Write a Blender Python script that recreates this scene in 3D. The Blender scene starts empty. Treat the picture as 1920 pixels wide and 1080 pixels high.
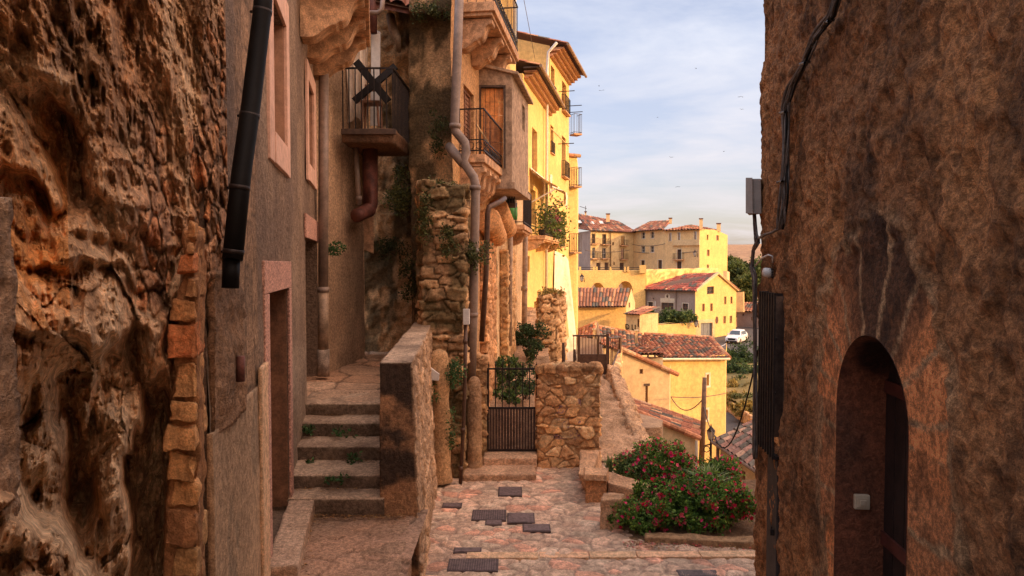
import bpy, math, random
import numpy as np
from mathutils import Vector, Matrix
R = math.radians
random.seed(7); RS = np.random.RandomState(11)
SC = bpy.context.scene; COL = SC.collection

# ------------------------------------------------ camera, sky, sun, exposure
PITCH = 2.0; FPX = 1280.0
cam = bpy.data.cameras.new('camera'); camo = bpy.data.objects.new('camera', cam); COL.objects.link(camo)
cam.lens = 24.0; cam.sensor_width = 36.0; cam.clip_start = 0.05; cam.clip_end = 9000
camo.location = (0, 0, 0); camo.rotation_euler = (R(90-PITCH), 0, 0); SC.camera = camo
SUN_EL, SUN_AZ = 13.0, 110.0      # azimuth of the sun, clockwise from +Y (view direction)
w = bpy.data.worlds.new("World"); SC.world = w; w.use_nodes = True
nt = w.node_tree; N = nt.nodes; L = nt.links
bgn = N['Background']
sky = N.new('ShaderNodeTexSky'); sky.sky_type = 'NISHITA'; sky.sun_disc = False
sky.sun_elevation = R(SUN_EL); sky.sun_rotation = R(SUN_AZ); sky.dust_density = 2.2; sky.ozone_density = 1.2
tc = N.new('ShaderNodeTexCoord'); sep = N.new('ShaderNodeSeparateXYZ'); L.new(tc.outputs['Generated'], sep.inputs[0])
# clouds live on a flat layer overhead: direction / height
zc = N.new('ShaderNodeMath'); zc.operation = 'MAXIMUM'; L.new(sep.outputs[2], zc.inputs[0]); zc.inputs[1].default_value = 0.0
za = N.new('ShaderNodeMath'); za.operation = 'ADD'; L.new(zc.outputs[0], za.inputs[0]); za.inputs[1].default_value = 0.16
dv = N.new('ShaderNodeVectorMath'); dv.operation = 'DIVIDE'; L.new(tc.outputs['Generated'], dv.inputs[0]); L.new(za.outputs[0], dv.inputs[1])
mp = N.new('ShaderNodeMapping'); L.new(dv.outputs[0], mp.inputs[0]); mp.inputs['Rotation'].default_value = (0, 0, R(28)); mp.inputs['Scale'].default_value = (1.0, 1.7, 1.0); mp.inputs['Location'].default_value = (3.1, 0.4, 0)
n1 = N.new('ShaderNodeTexNoise'); n1.inputs['Scale'].default_value = 1.25; n1.inputs['Detail'].default_value = 9; n1.inputs['Roughness'].default_value = 0.6; n1.inputs['Distortion'].default_value = 0.25
L.new(mp.outputs[0], n1.inputs['Vector'])
cr = N.new('ShaderNodeValToRGB'); cr.color_ramp.elements[0].position = 0.38; cr.color_ramp.elements[0].color = (0.30,)*3+(1,); cr.color_ramp.elements[1].position = 0.72; cr.color_ramp.elements[1].color = (0.95,)*3+(1,)
L.new(n1.outputs[0], cr.inputs[0])
cm = N.new('ShaderNodeMix'); cm.data_type = 'RGBA'; L.new(cr.outputs[0], cm.inputs['Factor'])
hz = N.new('ShaderNodeMix'); hz.data_type = 'RGBA'   # cloud light: warmer towards the horizon
mr = N.new('ShaderNodeMapRange'); L.new(sep.outputs[2], mr.inputs[0]); mr.inputs[1].default_value = 0.0; mr.inputs[2].default_value = 0.30
L.new(mr.outputs[0], hz.inputs['Factor']); hz.inputs['A'].default_value = (4.9, 4.35, 4.35, 1); hz.inputs['B'].default_value = (4.9, 5.0, 5.5, 1)
sv = N.new('ShaderNodeVectorMath'); sv.operation = 'DOT_PRODUCT'; L.new(tc.outputs['Generated'], sv.inputs[0])
sv.inputs[1].default_value = (math.sin(R(SUN_AZ))*math.cos(R(SUN_EL)), math.cos(R(SUN_AZ))*math.cos(R(SUN_EL)), math.sin(R(SUN_EL)))
sm = N.new('ShaderNodeMapRange'); L.new(sv.outputs['Value'], sm.inputs[0]); sm.inputs[1].default_value = .28; sm.inputs[2].default_value = .98
gl = N.new('ShaderNodeMix'); gl.data_type = 'RGBA'; L.new(sm.outputs[0], gl.inputs['Factor']); L.new(hz.outputs['Result'], gl.inputs['A']); gl.inputs['B'].default_value = (22, 13, 7, 1)   # clouds lit warm around the low sun
sk2 = N.new('ShaderNodeVectorMath'); sk2.operation = 'MULTIPLY'; L.new(sky.outputs[0], sk2.inputs[0]); sk2.inputs[1].default_value = (1.55, 1.36, 1.55)
L.new(sk2.outputs[0], cm.inputs['A']); L.new(gl.outputs['Result'], cm.inputs['B'])
zr_ = N.new('ShaderNodeMapRange'); L.new(sep.outputs[2], zr_.inputs[0]); zr_.inputs[1].default_value = .40; zr_.inputs[2].default_value = .85; zr_.inputs[3].default_value = 1.0; zr_.inputs[4].default_value = 2.3
zm = N.new('ShaderNodeVectorMath'); zm.operation = 'SCALE'; L.new(cm.outputs['Result'], zm.inputs[0]); L.new(zr_.outputs[0], zm.inputs['Scale'])   # sky above the view brightened, added fill for the shaded lane
L.new(zm.outputs[0], bgn.inputs[0]); bgn.inputs[1].default_value = 0.10
sl = bpy.data.lights.new('sun', 'SUN'); sl.energy = 2.0; sl.angle = R(0.6); sl.color = (1.0, 0.61, 0.24)
slo = bpy.data.objects.new('sun', sl); COL.objects.link(slo)
sd = Vector((math.sin(R(SUN_AZ))*math.cos(R(SUN_EL)), math.cos(R(SUN_AZ))*math.cos(R(SUN_EL)), math.sin(R(SUN_EL))))
slo.rotation_euler = sd.to_track_quat('Z', 'Y').to_euler(); slo.location = (60, -20, 30)
SC.view_settings.view_transform = 'Standard'; SC.view_settings.look = 'None'
SC.view_settings.exposure = 0.92; SC.view_settings.gamma = 1.0; SC.view_settings.use_curve_mapping = False

# ------------------------------------------------ helpers
_f = np.array([0, math.cos(R(PITCH)), -math.sin(R(PITCH))]); _u = np.array([0, math.sin(R(PITCH)), math.cos(R(PITCH))])
def ray(px, py):
    d = _f + np.array([(px-960)/FPX, 0, 0]) - (py-540)/FPX*_u
    return d/d[1]
def P(px, py, Y):            # a point seen at photo pixel (px, py) standing Y metres down the street
    return ray(px, py)*Y
def X_(px, Y): return (px-960)/FPX*Y
def Z_(py, Y): return ray(960, py)[2]*Y

def _hash(ix, iy, iz, s):
    n = (ix*374761393 + iy*668265263 + iz*1440662683 + s*974634777) & 0xffffffff
    n = ((n ^ (n >> 13))*1274126177) & 0xffffffff
    n = ((n ^ (n >> 15))*2246822519) & 0xffffffff
    return ((n ^ (n >> 16)) & 0xffffff)/float(0x1000000)
def vn(p, s=0):
    i = np.floor(p).astype(np.int64); f = p-i; f = f*f*f*(f*(f*6-15)+10)
    o = 0
    for a in (0, 1):
        for b in (0, 1):
            for c in (0, 1):
                wt = (f[:, 0] if a else 1-f[:, 0])*(f[:, 1] if b else 1-f[:, 1])*(f[:, 2] if c else 1-f[:, 2])
                o = o + wt*_hash(i[:, 0]+a, i[:, 1]+b, i[:, 2]+c, s)
    return o
def fbm(p, o=4, s=0, g=.5, ridge=False):
    p = np.asarray(p, float); t = 0; a = 1; n = 0
    for k in range(o):
        v = vn(p*2**k+17.3*k, s+k)
        if ridge: v = 1-abs(2*v-1)
        t = t+a*v; n += a; a *= g
    return t/n
def voro(p, s=0, j=.85):
    i = np.floor(p).astype(np.int64); f1 = np.full(len(p), 9.); f2 = f1.copy(); r1 = np.zeros(len(p)); r2 = r1.copy()
    for a in (-1, 0, 1):
        for b in (-1, 0, 1):
            for c in (-1, 0, 1):
                q = i+(a, b, c)
                h = [_hash(q[:, 0], q[:, 1], q[:, 2], s+k) for k in range(3)]
                d = np.sqrt(sum((q[:, k]+.5+j*(h[k]-.5)-p[:, k])**2 for k in range(3)))
                m = d < f1
                f2 = np.where(m, f1, np.minimum(f2, d)); f1 = np.where(m, d, f1)
                r1 = np.where(m, _hash(q[:, 0], q[:, 1], q[:, 2], s+7), r1); r2 = np.where(m, _hash(q[:, 0], q[:, 1], q[:, 2], s+8), r2)
    return f1, f2, r1, r2
def sstep(a, b, x):
    t = np.clip((x-a)/(b-a), 0, 1); return t*t*(3-2*t)

def mesh_obj(name, V, F, mat, parent=None, col=None, smooth=False, bevel=0, midx=None):
    V = np.asarray(V, float).reshape(-1, 3)
    if parent is not None: V = V-np.array(wloc(parent))
    me = bpy.data.meshes.new(name)
    me.from_pydata(V.tolist(), [], F.tolist() if hasattr(F, 'tolist') else F)
    mats = mat if isinstance(mat, (list, tuple)) else [mat]
    for m in mats: me.materials.append(m)
    if midx is not None: me.polygons.foreach_set('material_index', midx)
    if col is not None:
        c = np.asarray(col, float); c = np.hstack([c, np.ones((len(c), 1))]) if c.shape[1] == 3 else c
        a = me.color_attributes.new('Col', 'FLOAT_COLOR', 'POINT'); a.data.foreach_set('color', c.ravel())
    if smooth: me.polygons.foreach_set('use_smooth', [True]*len(me.polygons))
    me.update()
    o = bpy.data.objects.new(name, me); COL.objects.link(o)
    if parent is not None: o.parent = parent
    if bevel:
        b = o.modifiers.new('bevel', 'BEVEL'); b.width = bevel; b.segments = 2; b.limit_method = 'ANGLE'; b.angle_limit = R(40)
    return o
_WL = {}
def wloc(o):
    v = Vector((0, 0, 0))
    while o is not None: v += o.location; o = o.parent
    return v
def tag(o, label=None, cat=None, group=None, kind=None):
    if label: o['label'] = label
    if cat: o['category'] = cat
    if group: o['group'] = group
    if kind: o['kind'] = kind
    return o
def thing(name, label, cat, loc=(0, 0, 0), group=None):
    o = bpy.data.objects.new(name, None); o.empty_display_size = .2; COL.objects.link(o); o.location = Vector([float(c) for c in loc])
    return tag(o, label, cat, group)
def dup(o, loc, label=None):
    def cp(a, par):
        c = a.copy(); COL.objects.link(c); c.parent = par
        for ch in a.children: cp(ch, c)
        return c
    c = cp(o, None); c.location = loc
    if label: c['label'] = label
    return c

class MB:
    def __init__(s): s.V = []; s.F = []; s.C = []; s.n = 0; s.c = (1, 1, 1); s.usec = False
    def add(s, V, F, col=None):
        V = np.asarray(V, float).reshape(-1, 3)
        s.V.append(V); s.F += [[i+s.n for i in f] for f in (F.tolist() if hasattr(F, 'tolist') else F)]
        if col is not None: s.usec = True; col = np.asarray(col, float); col = np.tile(col, (len(V), 1)) if col.ndim == 1 else col
        else: col = np.tile(np.array(s.c, float), (len(V), 1))
        s.C.append(col); s.n += len(V); return s
    def hexa(s, c, col=None):      # c: 4 bottom then 4 top
        return s.add(c, [[0, 3, 2, 1], [4, 5, 6, 7], [0, 1, 5, 4], [1, 2, 6, 5], [2, 3, 7, 6], [3, 0, 4, 7]], col)
    def box(s, x0, x1, y0, y1, z0, z1, col=None):
        return s.hexa([(x0, y0, z0), (x1, y0, z0), (x1, y1, z0), (x0, y1, z0), (x0, y0, z1), (x1, y0, z1), (x1, y1, z1), (x0, y1, z1)], col)
    def lbox(s, pl, u0, u1, z0, z1, w0, w1, col=None):
        return s.hexa([pl.pt(u0, z0, w1), pl.pt(u1, z0, w1), pl.pt(u1, z0, w0), pl.pt(u0, z0, w0), pl.pt(u0, z1, w1), pl.pt(u1, z1, w1), pl.pt(u1, z1, w0), pl.pt(u0, z1, w0)], col)
    def tube(s, pts, r, n=8, cap=True, col=None):
        pts = [Vector([float(x) for x in p]) for p in pts]; rr = r if isinstance(r, (list, tuple)) else [r]*len(pts)
        V = []; F = []; t0 = None
        for i, p in enumerate(pts):
            t = (pts[min(i+1, len(pts)-1)]-pts[max(i-1, 0)]).normalized()
            if t0 is None:
                a = Vector((0, 0, 1)) if abs(t.z) < .9 else Vector((1, 0, 0)); x = t.cross(a).normalized()
            else: x = (x-t*x.dot(t)).normalized()
            y = t.cross(x); t0 = t
            for k in range(n):
                an = 2*math.pi*k/n; V.append(p+(x*math.cos(an)+y*math.sin(an))*rr[i])
        for i in range(len(pts)-1):
            for k in range(n):
                F.append([i*n+k, i*n+(k+1) % n, (i+1)*n+(k+1) % n, (i+1)*n+k])
        if cap: F += [list(range(n))[::-1], list(range((len(pts)-1)*n, len(pts)*n))]
        return s.add([tuple(v) for v in V], F, col)
    def prism(s, poly, a, b, col=None):  # poly: list of 3D points, extruded from offset a to offset b (vectors)
        n = len(poly); p = np.array(poly, float)
        V = np.vstack([p+np.array(a), p+np.array(b)])
        return s.add(V, [list(range(n))[::-1], list(range(n, 2*n))]+[[i, (i+1) % n, n+(i+1) % n, n+i] for i in range(n)], col)
    def build(s, name, mat, parent=None, smooth=False, bevel=0):
        V = np.vstack(s.V)
        return mesh_obj(name, V, s.F, mat, parent, np.vstack(s.C) if s.usec else None, smooth, bevel)

class Plane:      # a vertical wall plane from A to B (plan points); w points out of the wall
    def __init__(s, A, B, flip=False):
        s.A = np.array(A, float)[:2]; s.B = np.array(B, float)[:2]; d = s.B-s.A; s.L = np.linalg.norm(d); s.u = d/s.L
        n = np.array([s.u[1], -s.u[0]])
        if n.dot(-s.A) < 0: n = -n
        s.n = -n if flip else n
    def pt(s, u, z, w=0):
        q = s.A+s.u*u+s.n*w; return (q[0], q[1], z)
    def pu(s, px, w=0):      # u of the vertical line seen at px
        k = (px-960)/FPX; a = s.A+s.n*w
        return (k*a[1]-a[0])/(s.u[0]-k*s.u[1])
    def uz(s, px, py, w=0):
        u = s.pu(px, w); Y = (s.A+s.n*w+s.u*u)[1]
        return u, Z_(py, Y)
    def rect(s, px0, px1, py0, py1, w=0):   # hole from pixels, z taken at the middle
        u0, u1 = sorted((s.pu(px0, w), s.pu(px1, w))); Y = (s.A+s.n*w+s.u*(u0+u1)/2)[1]
        return (u0, u1, Z_(py1, Y), Z_(py0, Y))

def lines(a, b, step, extra):
    n = max(1, int(round((b-a)/step))); g = list(np.linspace(a, b, n+1))
    ex = [e for e in extra if a < e < b]
    g = [x for x in g if all(abs(x-e) > step*.3 for e in ex) or x in (a, b)]+ex
    return np.array(sorted(set(g)))
def wall(mb, pl, u0, u1, z0, z1, holes=(), step=.5, depth=.2, thick=.3, disp=None, colf=None, top=None, ends=True):
    us = lines(u0, u1, step, [e for h in holes for e in h[:2]]); zs = lines(z0, z1, step, [e for h in holes for e in h[2:4]])
    U, Zg = np.meshgrid(us, zs, indexing='ij'); U = U.ravel(); Zz = Zg.ravel()
    if top is not None:       # top(u) gives the height of the sloping top edge
        Zz = np.minimum(Zz, top(U))
    lock = np.zeros(len(U), bool)
    for h in holes: lock |= (U > h[0]-1e-4) & (U < h[1]+1e-4) & (Zz > h[2]-1e-4) & (Zz < h[3]+1e-4)
    W = np.zeros(len(U)) if disp is None else np.where(lock, 0, disp(U, Zz))
    V = np.stack([pl.A[0]+pl.u[0]*U+pl.n[0]*W, pl.A[1]+pl.u[1]*U+pl.n[1]*W, Zz], 1)
    F = []; nz = len(zs)
    for i in range(len(us)-1):
        for j in range(nz-1):
            cu = (us[i]+us[i+1])/2; cz = (zs[j]+zs[j+1])/2
            if any(h[0] < cu < h[1] and h[2] < cz < h[3] for h in holes): continue
            a = i*nz+j
            if top is None or Zz[a+1]-Zz[a] > 1e-5 or Zz[a+nz+1]-Zz[a+nz] > 1e-5: F.append([a, a+nz, a+nz+1, a+1])
    mb.add(V, F, None if colf is None else colf(U, Zz))
    c0 = None if colf is None else colf(np.array([(u0+u1)/2]), np.array([(z0+z1)/2]))[0]
    for h in holes:
        a, b, c, d = h[:4]; dd = h[4] if len(h) > 4 else depth
        for q in ([(a, c), (a, d)], [(b, d), (b, c)], [(a, d), (b, d)], [(b, c), (a, c)]):
            mb.add([pl.pt(*q[0], 0), pl.pt(*q[1], 0), pl.pt(*q[1], -dd), pl.pt(*q[0], -dd)], [[0, 1, 2, 3]], c0)
    t0 = z1 if top is None else float(top(np.array([u0]))[0]); t1 = z1 if top is None else float(top(np.array([u1]))[0])
    if ends and thick:
        mb.add([pl.pt(u0, z0, -thick), pl.pt(u0, z0), pl.pt(u0, t0), pl.pt(u0, t0, -thick)], [[0, 1, 2, 3]], c0)
        mb.add([pl.pt(u1, z0), pl.pt(u1, z0, -thick), pl.pt(u1, t1, -thick), pl.pt(u1, t1)], [[0, 1, 2, 3]], c0)
        mb.add([pl.pt(u0, t0), pl.pt(u1, t1), pl.pt(u1, t1, -thick), pl.pt(u0, t0, -thick)], [[0, 1, 2, 3]], c0)

def rough(c, step, fn, skip=()):
    """subdivided hexahedron (8 corners, 4 bottom + 4 top) with every vertex moved along its normal; fn(P,Nrm)->(disp,col)"""
    c = np.array(c, float); faces = {'bottom': (0, 3, 2, 1), 'top': (4, 5, 6, 7), 'front': (0, 1, 5, 4), 'right': (1, 2, 6, 5), 'back': (2, 3, 7, 6), 'left': (3, 0, 4, 7)}
    el = lambda a, b: max(1, int(round(np.linalg.norm(c[a]-c[b])/step)))
    nx = max(el(0, 1), el(4, 5)); ny = max(el(1, 2), el(0, 3)); nz = max(el(0, 4), el(1, 5), el(2, 6))
    cnt = {'bottom': (ny, nx), 'top': (nx, ny), 'front': (nx, nz), 'right': (ny, nz), 'back': (nx, nz), 'left': (ny, nz)}
    AV = []; AF = []; n = 0; ctr = c.mean(0)
    for k, f in faces.items():
        if k in skip: continue
        a, b, d, e = [c[i] for i in f]; m, q = cnt[k]
        s = np.linspace(0, 1, m+1)[:, None, None]; t = np.linspace(0, 1, q+1)[None, :, None]
        g = (a*(1-s)*(1-t)+b*s*(1-t)+d*s*t+e*(1-s)*t).reshape(-1, 3)
        idx = np.arange((m+1)*(q+1)).reshape(m+1, q+1)
        fc = np.stack([idx[:-1, :-1], idx[1:, :-1], idx[1:, 1:], idx[:-1, 1:]], -1).reshape(-1, 4)
        AV.append(g); AF.append(fc+n); n += len(g)
    V = np.vstack(AV); F = np.vstack(AF)
    _, ix, inv = np.unique(np.round(V, 4), axis=0, return_index=True, return_inverse=True)
    inv = np.asarray(inv).ravel(); V = V[ix]; F = inv[F]
    fn_ = np.cross(V[F[:, 2]]-V[F[:, 0]], V[F[:, 3]]-V[F[:, 1]])
    fn_ /= np.linalg.norm(fn_, axis=1, keepdims=True)+1e-9
    Nn = np.zeros_like(V)
    for k in range(4): np.add.at(Nn, F[:, k], fn_)
    Nn /= np.linalg.norm(Nn, axis=1, keepdims=True)+1e-9
    d, col = fn(V, Nn)
    return V+Nn*d[:, None], F, col
def mixc(a, b, t): t = np.asarray(t)[:, None]; return np.array(a)[None, :3]*(1-t)+np.array(b)[None, :3]*t
def stonefn(sz=(.3, .3, .18), bulge=.05, pal=((.42, .27, .15), (.30, .19, .12), (.5, .36, .22)), mortar=(.33, .22, .14), seed=1, gap=.10, roughness=.012, axis=None):
    def fn(V, Nn):
        wob = np.stack([fbm(V*3.1, 2, seed+50), fbm(V*3.1, 2, seed+60), fbm(V*3.1, 2, seed+70)], 1)-.5
        q = (V+wob*.14)/np.array(sz)
        row = np.floor(q[:, 2]); q[:, 0] += _hash(row.astype(np.int64), row.astype(np.int64)*0, row.astype(np.int64)*0, seed)*1.0
        f1, f2, r1, r2 = voro(q, seed, .78)
        e = sstep(.015, gap*.5+.05, f2-f1)
        d = bulge*.75*(e-.4)+(r2-.5)*bulge*1.1*e-.25*bulge*np.clip(f1-.25, 0, 1)+(r1-.5)*bulge*1.6*(q[:, 2]-np.floor(q[:, 2])-.5)*e+(fbm(V*14, 3, seed)-.5)*roughness*3*e+(fbm(V*30, 2, seed+3)-.5)*roughness
        c = mixc(pal[0], pal[1], np.clip(r1*1.6, 0, 1)); c = c*(1-(r1 > .7)[:, None])+np.array(pal[2])*((r1 > .7)[:, None])
        c = c*(.72+.56*r2)[:, None]; c = c*(.75+.5*fbm(V*9, 3, seed+9))[:, None]
        m = sstep(.02, .07, f2-f1)[:, None]
        return d, c*m+np.array(mortar)*(1-m)*(.8+.3*fbm(V*6, 2, 3))[:, None]
    return fn
def plasterfn(amp=.02, c1=(.35, .24, .16), c2=(.22, .15, .1), seed=1, sc=1.5, fine=.006):
    def fn(V, Nn):
        d = (fbm(V*sc, 4, seed)-.5)*2*amp+(fbm(V*sc*9, 3, seed+5)-.5)*2*fine
        t = np.clip((fbm(V*sc*.9, 5, seed+9, .6)-.35)*2.6, 0, 1)
        return d, mixc(c1, c2, t)
    return fn
def rough_obj(name, c, step, fn, mat, parent=None, skip=()):
    V, F, col = rough(c, step, fn, skip)
    return mesh_obj(name, V, F, mat, parent, col, True)
def hexb(x0, x1, y0, y1, z0, z1): return [(x0, y0, z0), (x1, y0, z0), (x1, y1, z0), (x0, y1, z0), (x0, y0, z1), (x1, y0, z1), (x1, y1, z1), (x0, y1, z1)]
def lhex(pl, u0, u1, z0, z1, w0, w1): return [pl.pt(u0, z0, w1), pl.pt(u1, z0, w1), pl.pt(u1, z0, w0), pl.pt(u0, z0, w0), pl.pt(u0, z1, w1), pl.pt(u1, z1, w1), pl.pt(u1, z1, w0), pl.pt(u0, z1, w0)]

# ------------------------------------------------ materials
def newmat(name):
    m = bpy.data.materials.new(name); m.use_nodes = True; b = m.node_tree.nodes['Principled BSDF']
    b.inputs['Roughness'].default_value = .9; b.inputs['Specular IOR Level'].default_value = .25
    return m, m.node_tree, b
def nd(t, typ, **kw):
    n = t.nodes.new(typ)
    for k, v in kw.items(): setattr(n, k, v)
    return n
def noise(t, vec, scale, detail=4, rough=.55, dist=0):
    n = nd(t, 'ShaderNodeTexNoise'); n.inputs['Scale'].default_value = scale; n.inputs['Detail'].default_value = detail
    n.inputs['Roughness'].default_value = rough; n.inputs['Distortion'].default_value = dist; t.links.new(vec, n.inputs['Vector']); return n.outputs[0]
def ramp(t, fac, p0, p1, c0=0., c1=1.):
    r = nd(t, 'ShaderNodeMapRange'); r.interpolation_type = 'SMOOTHSTEP'; t.links.new(fac, r.inputs[0])
    for i, v in enumerate((p0, p1, c0, c1)): r.inputs[i+1].default_value = v
    return r.outputs[0]
def mix(t, fac, a, b, mode='MIX'):
    m = nd(t, 'ShaderNodeMix', data_type='RGBA', blend_type=mode)
    for s, v in (('Factor', fac), ('A', a), ('B', b)):
        if hasattr(v, 'is_linked') or hasattr(v, 'links'): t.links.new(v, m.inputs[s])
        else: m.inputs[s].default_value = (tuple(v)+(1,))[:4] if s != 'Factor' else v
    return m.outputs['Result']
def wmap(t, sx, sy, sz):
    g = nd(t, 'ShaderNodeNewGeometry'); m = nd(t, 'ShaderNodeMapping'); m.inputs['Scale'].default_value = (sx, sy, sz); t.links.new(g.outputs['Position'], m.inputs[0]); return m.outputs[0]
def bump(t, b, h, dist, strength=1.0, prev=None):
    n = nd(t, 'ShaderNodeBump'); n.inputs['Distance'].default_value = dist; n.inputs['Strength'].default_value = strength
    t.links.new(h, n.inputs['Height'])
    if prev is not None: t.links.new(prev, n.inputs['Normal'])
    t.links.new(n.outputs[0], b.inputs['Normal']); return n.outputs[0]
def M_rough(name, c1=None, c2=None, stain=(.05, .035, .025), amt=.5, sc=1., fine=60, bd=.01, streak=.0, rough_=.92, attr=False, pit=0., coarse=8, speck=.35, gain=None):
    """weathered mineral surface: two tones, stains, optional rain streaks, pits and grain"""
    m, t, b = newmat(name); v = wmap(t, sc, sc, sc)
    big = noise(t, v, .9, 6, .62, .3); mid = noise(t, v, coarse, 6, .65); fin = noise(t, v, fine, 4, .7)
    if attr:
        a = nd(t, 'ShaderNodeVertexColor', layer_name='Col'); base = a.outputs[0]
    else:
        base = mix(t, ramp(t, big, .38, .62), c1, c2)
    base = mix(t, 1.0, base, mix(t, ramp(t, mid, .38, .62), (1-speck,)*3, (1+speck*.6,)*3), 'MULTIPLY')
    base = mix(t, 1.0, base, mix(t, ramp(t, fin, .38, .62), (1-speck*.7,)*3, (1+speck*.5,)*3), 'MULTIPLY')
    st = noise(t, v, 1.7, 8, .68, .5); base = mix(t, ramp(t, st, .52, .72, 0, amt), base, stain)
    if streak:
        vs = wmap(t, 5*sc, 5*sc, .35*sc); sn = noise(t, vs, 1., 6, .6); base = mix(t, ramp(t, sn, .5, .72, 0, streak), base, stain)
    if gain: base = mix(t, 1.0, base, gain, 'MULTIPLY')
    h = nd(t, 'ShaderNodeMath', operation='MULTIPLY_ADD'); t.links.new(mid, h.inputs[0]); h.inputs[1].default_value = 2.2; t.links.new(fin, h.inputs[2])
    hh = h.outputs[0]
    if pit:
        vo = nd(t, 'ShaderNodeTexVoronoi'); vo.inputs['Scale'].default_value = 26*sc; g = wmap(t, 1, 1, 1); t.links.new(g, vo.inputs['Vector'])
        pm = ramp(t, vo.outputs['Distance'], .05, .4); k = ramp(t, noise(t, v, 2.3, 4), .45, .6, 0, pit)
        pp = nd(t, 'ShaderNodeMath', operation='MULTIPLY'); t.links.new(pm, pp.inputs[0]); t.links.new(k, pp.inputs[1])
        ad = nd(t, 'ShaderNodeMath', operation='ADD'); t.links.new(hh, ad.inputs[0]); t.links.new(pp.outputs[0], ad.inputs[1]); hh = ad.outputs[0]
    t.links.new(base, b.inputs['Base Color']); b.inputs['Roughness'].default_value = rough_
    bump(t, b, hh, bd); return m
def M_plain(name, c, rough_=.5, metal=0., var=.25, sc=12, bd=.0, spec=.4):
    m, t, b = newmat(name); v = wmap(t, 1, 1, 1); n = noise(t, v, sc, 6, .65); n2 = noise(t, v, sc*7, 3, .6)
    col = mix(t, 1.0, mix(t, 1.0, c, mix(t, ramp(t, n, .3, .7), (1-var,)*3, (1+var,)*3), 'MULTIPLY'), mix(t, ramp(t, n2, .3, .7), (1-var*.5,)*3, (1+var*.4,)*3), 'MULTIPLY')
    t.links.new(col, b.inputs['Base Color']); b.inputs['Roughness'].default_value = rough_; b.inputs['Metallic'].default_value = metal; b.inputs['Specular IOR Level'].default_value = spec
    if bd: bump(t, b, n2, bd)
    return m
def M_attr(name, rough_=.8, sc=20, bd=.003, var=.25, trans=0.):
    m, t, b = newmat(name); a = nd(t, 'ShaderNodeVertexColor', layer_name='Col'); v = wmap(t, 1, 1, 1); n = noise(t, v, sc, 5, .65)
    col = mix(t, 1.0, a.outputs[0], mix(t, ramp(t, n, .3, .7), (1-var,)*3, (1+var,)*3), 'MULTIPLY'); t.links.new(col, b.inputs['Base Color']); b.inputs['Roughness'].default_value = rough_
    if bd: bump(t, b, n, bd)
    if trans:
        tr = nd(t, 'ShaderNodeBsdfTranslucent'); t.links.new(col, tr.inputs[0]); ms = nd(t, 'ShaderNodeMixShader'); ms.inputs[0].default_value = trans
        t.links.new(b.outputs[0], ms.inputs[1]); t.links.new(tr.outputs[0], ms.inputs[2]); t.links.new(ms.outputs[0], t.nodes['Material Output'].inputs[0])
    return m
m_rock = M_rough('rock', attr=True, amt=.3, stain=(.10, .055, .03), fine=45, bd=.02, pit=1.0, coarse=11, speck=.3, gain=(1.55, 1.34, 1.0))
m_stone = M_rough('stonework', attr=True, amt=.35, stain=(.07, .045, .03), fine=70, bd=.012, coarse=16, speck=.28, gain=(1.55, 1.34, 1.0))
m_wallA = M_rough('wall_plaster', attr=True, amt=.3, stain=(.07, .04, .025), fine=75, bd=.018, coarse=22, streak=.2, speck=.3, gain=(1.5, 1.32, 1.05))
m_wallR = M_rough('stucco', attr=True, amt=.12, stain=(.10, .055, .03), fine=110, bd=.035, coarse=26, streak=.1, speck=.40, gain=(1.72, 1.42, .98))
m_grey = M_rough('grey_render', (.30, .22, .17), (.15, .12, .10), amt=.5, streak=.55, fine=90, bd=.009, coarse=20)
m_pinkr = M_rough('pink_cement', (.42, .29, .22), (.33, .24, .19), (.12, .09, .075), amt=.6, streak=.2, fine=60, bd=.002, speck=.15)
m_granite = M_rough('pink_granite', (.62, .33, .23), (.52, .28, .20), (.14, .08, .06), amt=.2, fine=170, bd=.002, speck=.5, coarse=40)
m_ochre = M_rough('ochre_plaster', (.62, .40, .18), (.5, .32, .16), (.2, .12, .07), amt=.4, fine=60, bd=.003, streak=.3, speck=.15)
m_cream = M_rough('cream_wall', (.66, .50, .26), (.58, .42, .21), (.28, .19, .10), amt=.5, fine=60, bd=.004, streak=.35, speck=.13, sc=.7)
m_yellow = M_rough('yellow_wall', (.74, .50, .18), (.66, .43, .155), (.42, .27, .12), amt=.5, fine=60, bd=.006, streak=.3, speck=.14, sc=.7)
m_white = M_rough('white_wall', (.74, .66, .50), (.66, .56, .40), (.35, .26, .16), amt=.35, fine=60, bd=.003, streak=.3, speck=.1, sc=.6)
m_peach = M_rough('peach_wall', (.68, .50, .27), (.62, .44, .23), (.35, .24, .15), amt=.35, fine=60, bd=.004, streak=.2, speck=.12, sc=.6)
m_tan = M_rough('tan_wall', (.78, .53, .25), (.68, .46, .22), (.28, .19, .13), amt=.3, fine=60, bd=.003, streak=.2, speck=.1, sc=.6)
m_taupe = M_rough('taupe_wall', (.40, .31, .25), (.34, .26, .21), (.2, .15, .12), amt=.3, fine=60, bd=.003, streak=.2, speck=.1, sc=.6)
m_concr = M_rough('concrete', (.42, .31, .23), (.30, .22, .16), (.05, .035, .025), amt=.65, streak=.3, fine=80, bd=.006)
m_bayc = M_rough('bay_cement', (.46, .32, .21), (.38, .26, .17), (.10, .07, .05), amt=.45, streak=.35, fine=80, bd=.004)
m_corbel = M_rough('corbel_stone', (.62, .36, .19), (.50, .29, .16), (.12, .07, .045), amt=.5, fine=60, bd=.004)
m_asph = M_rough('asphalt', (.10, .085, .075), (.085, .075, .068), (.05, .045, .04), amt=.3, fine=40, bd=.003, speck=.2)
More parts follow.
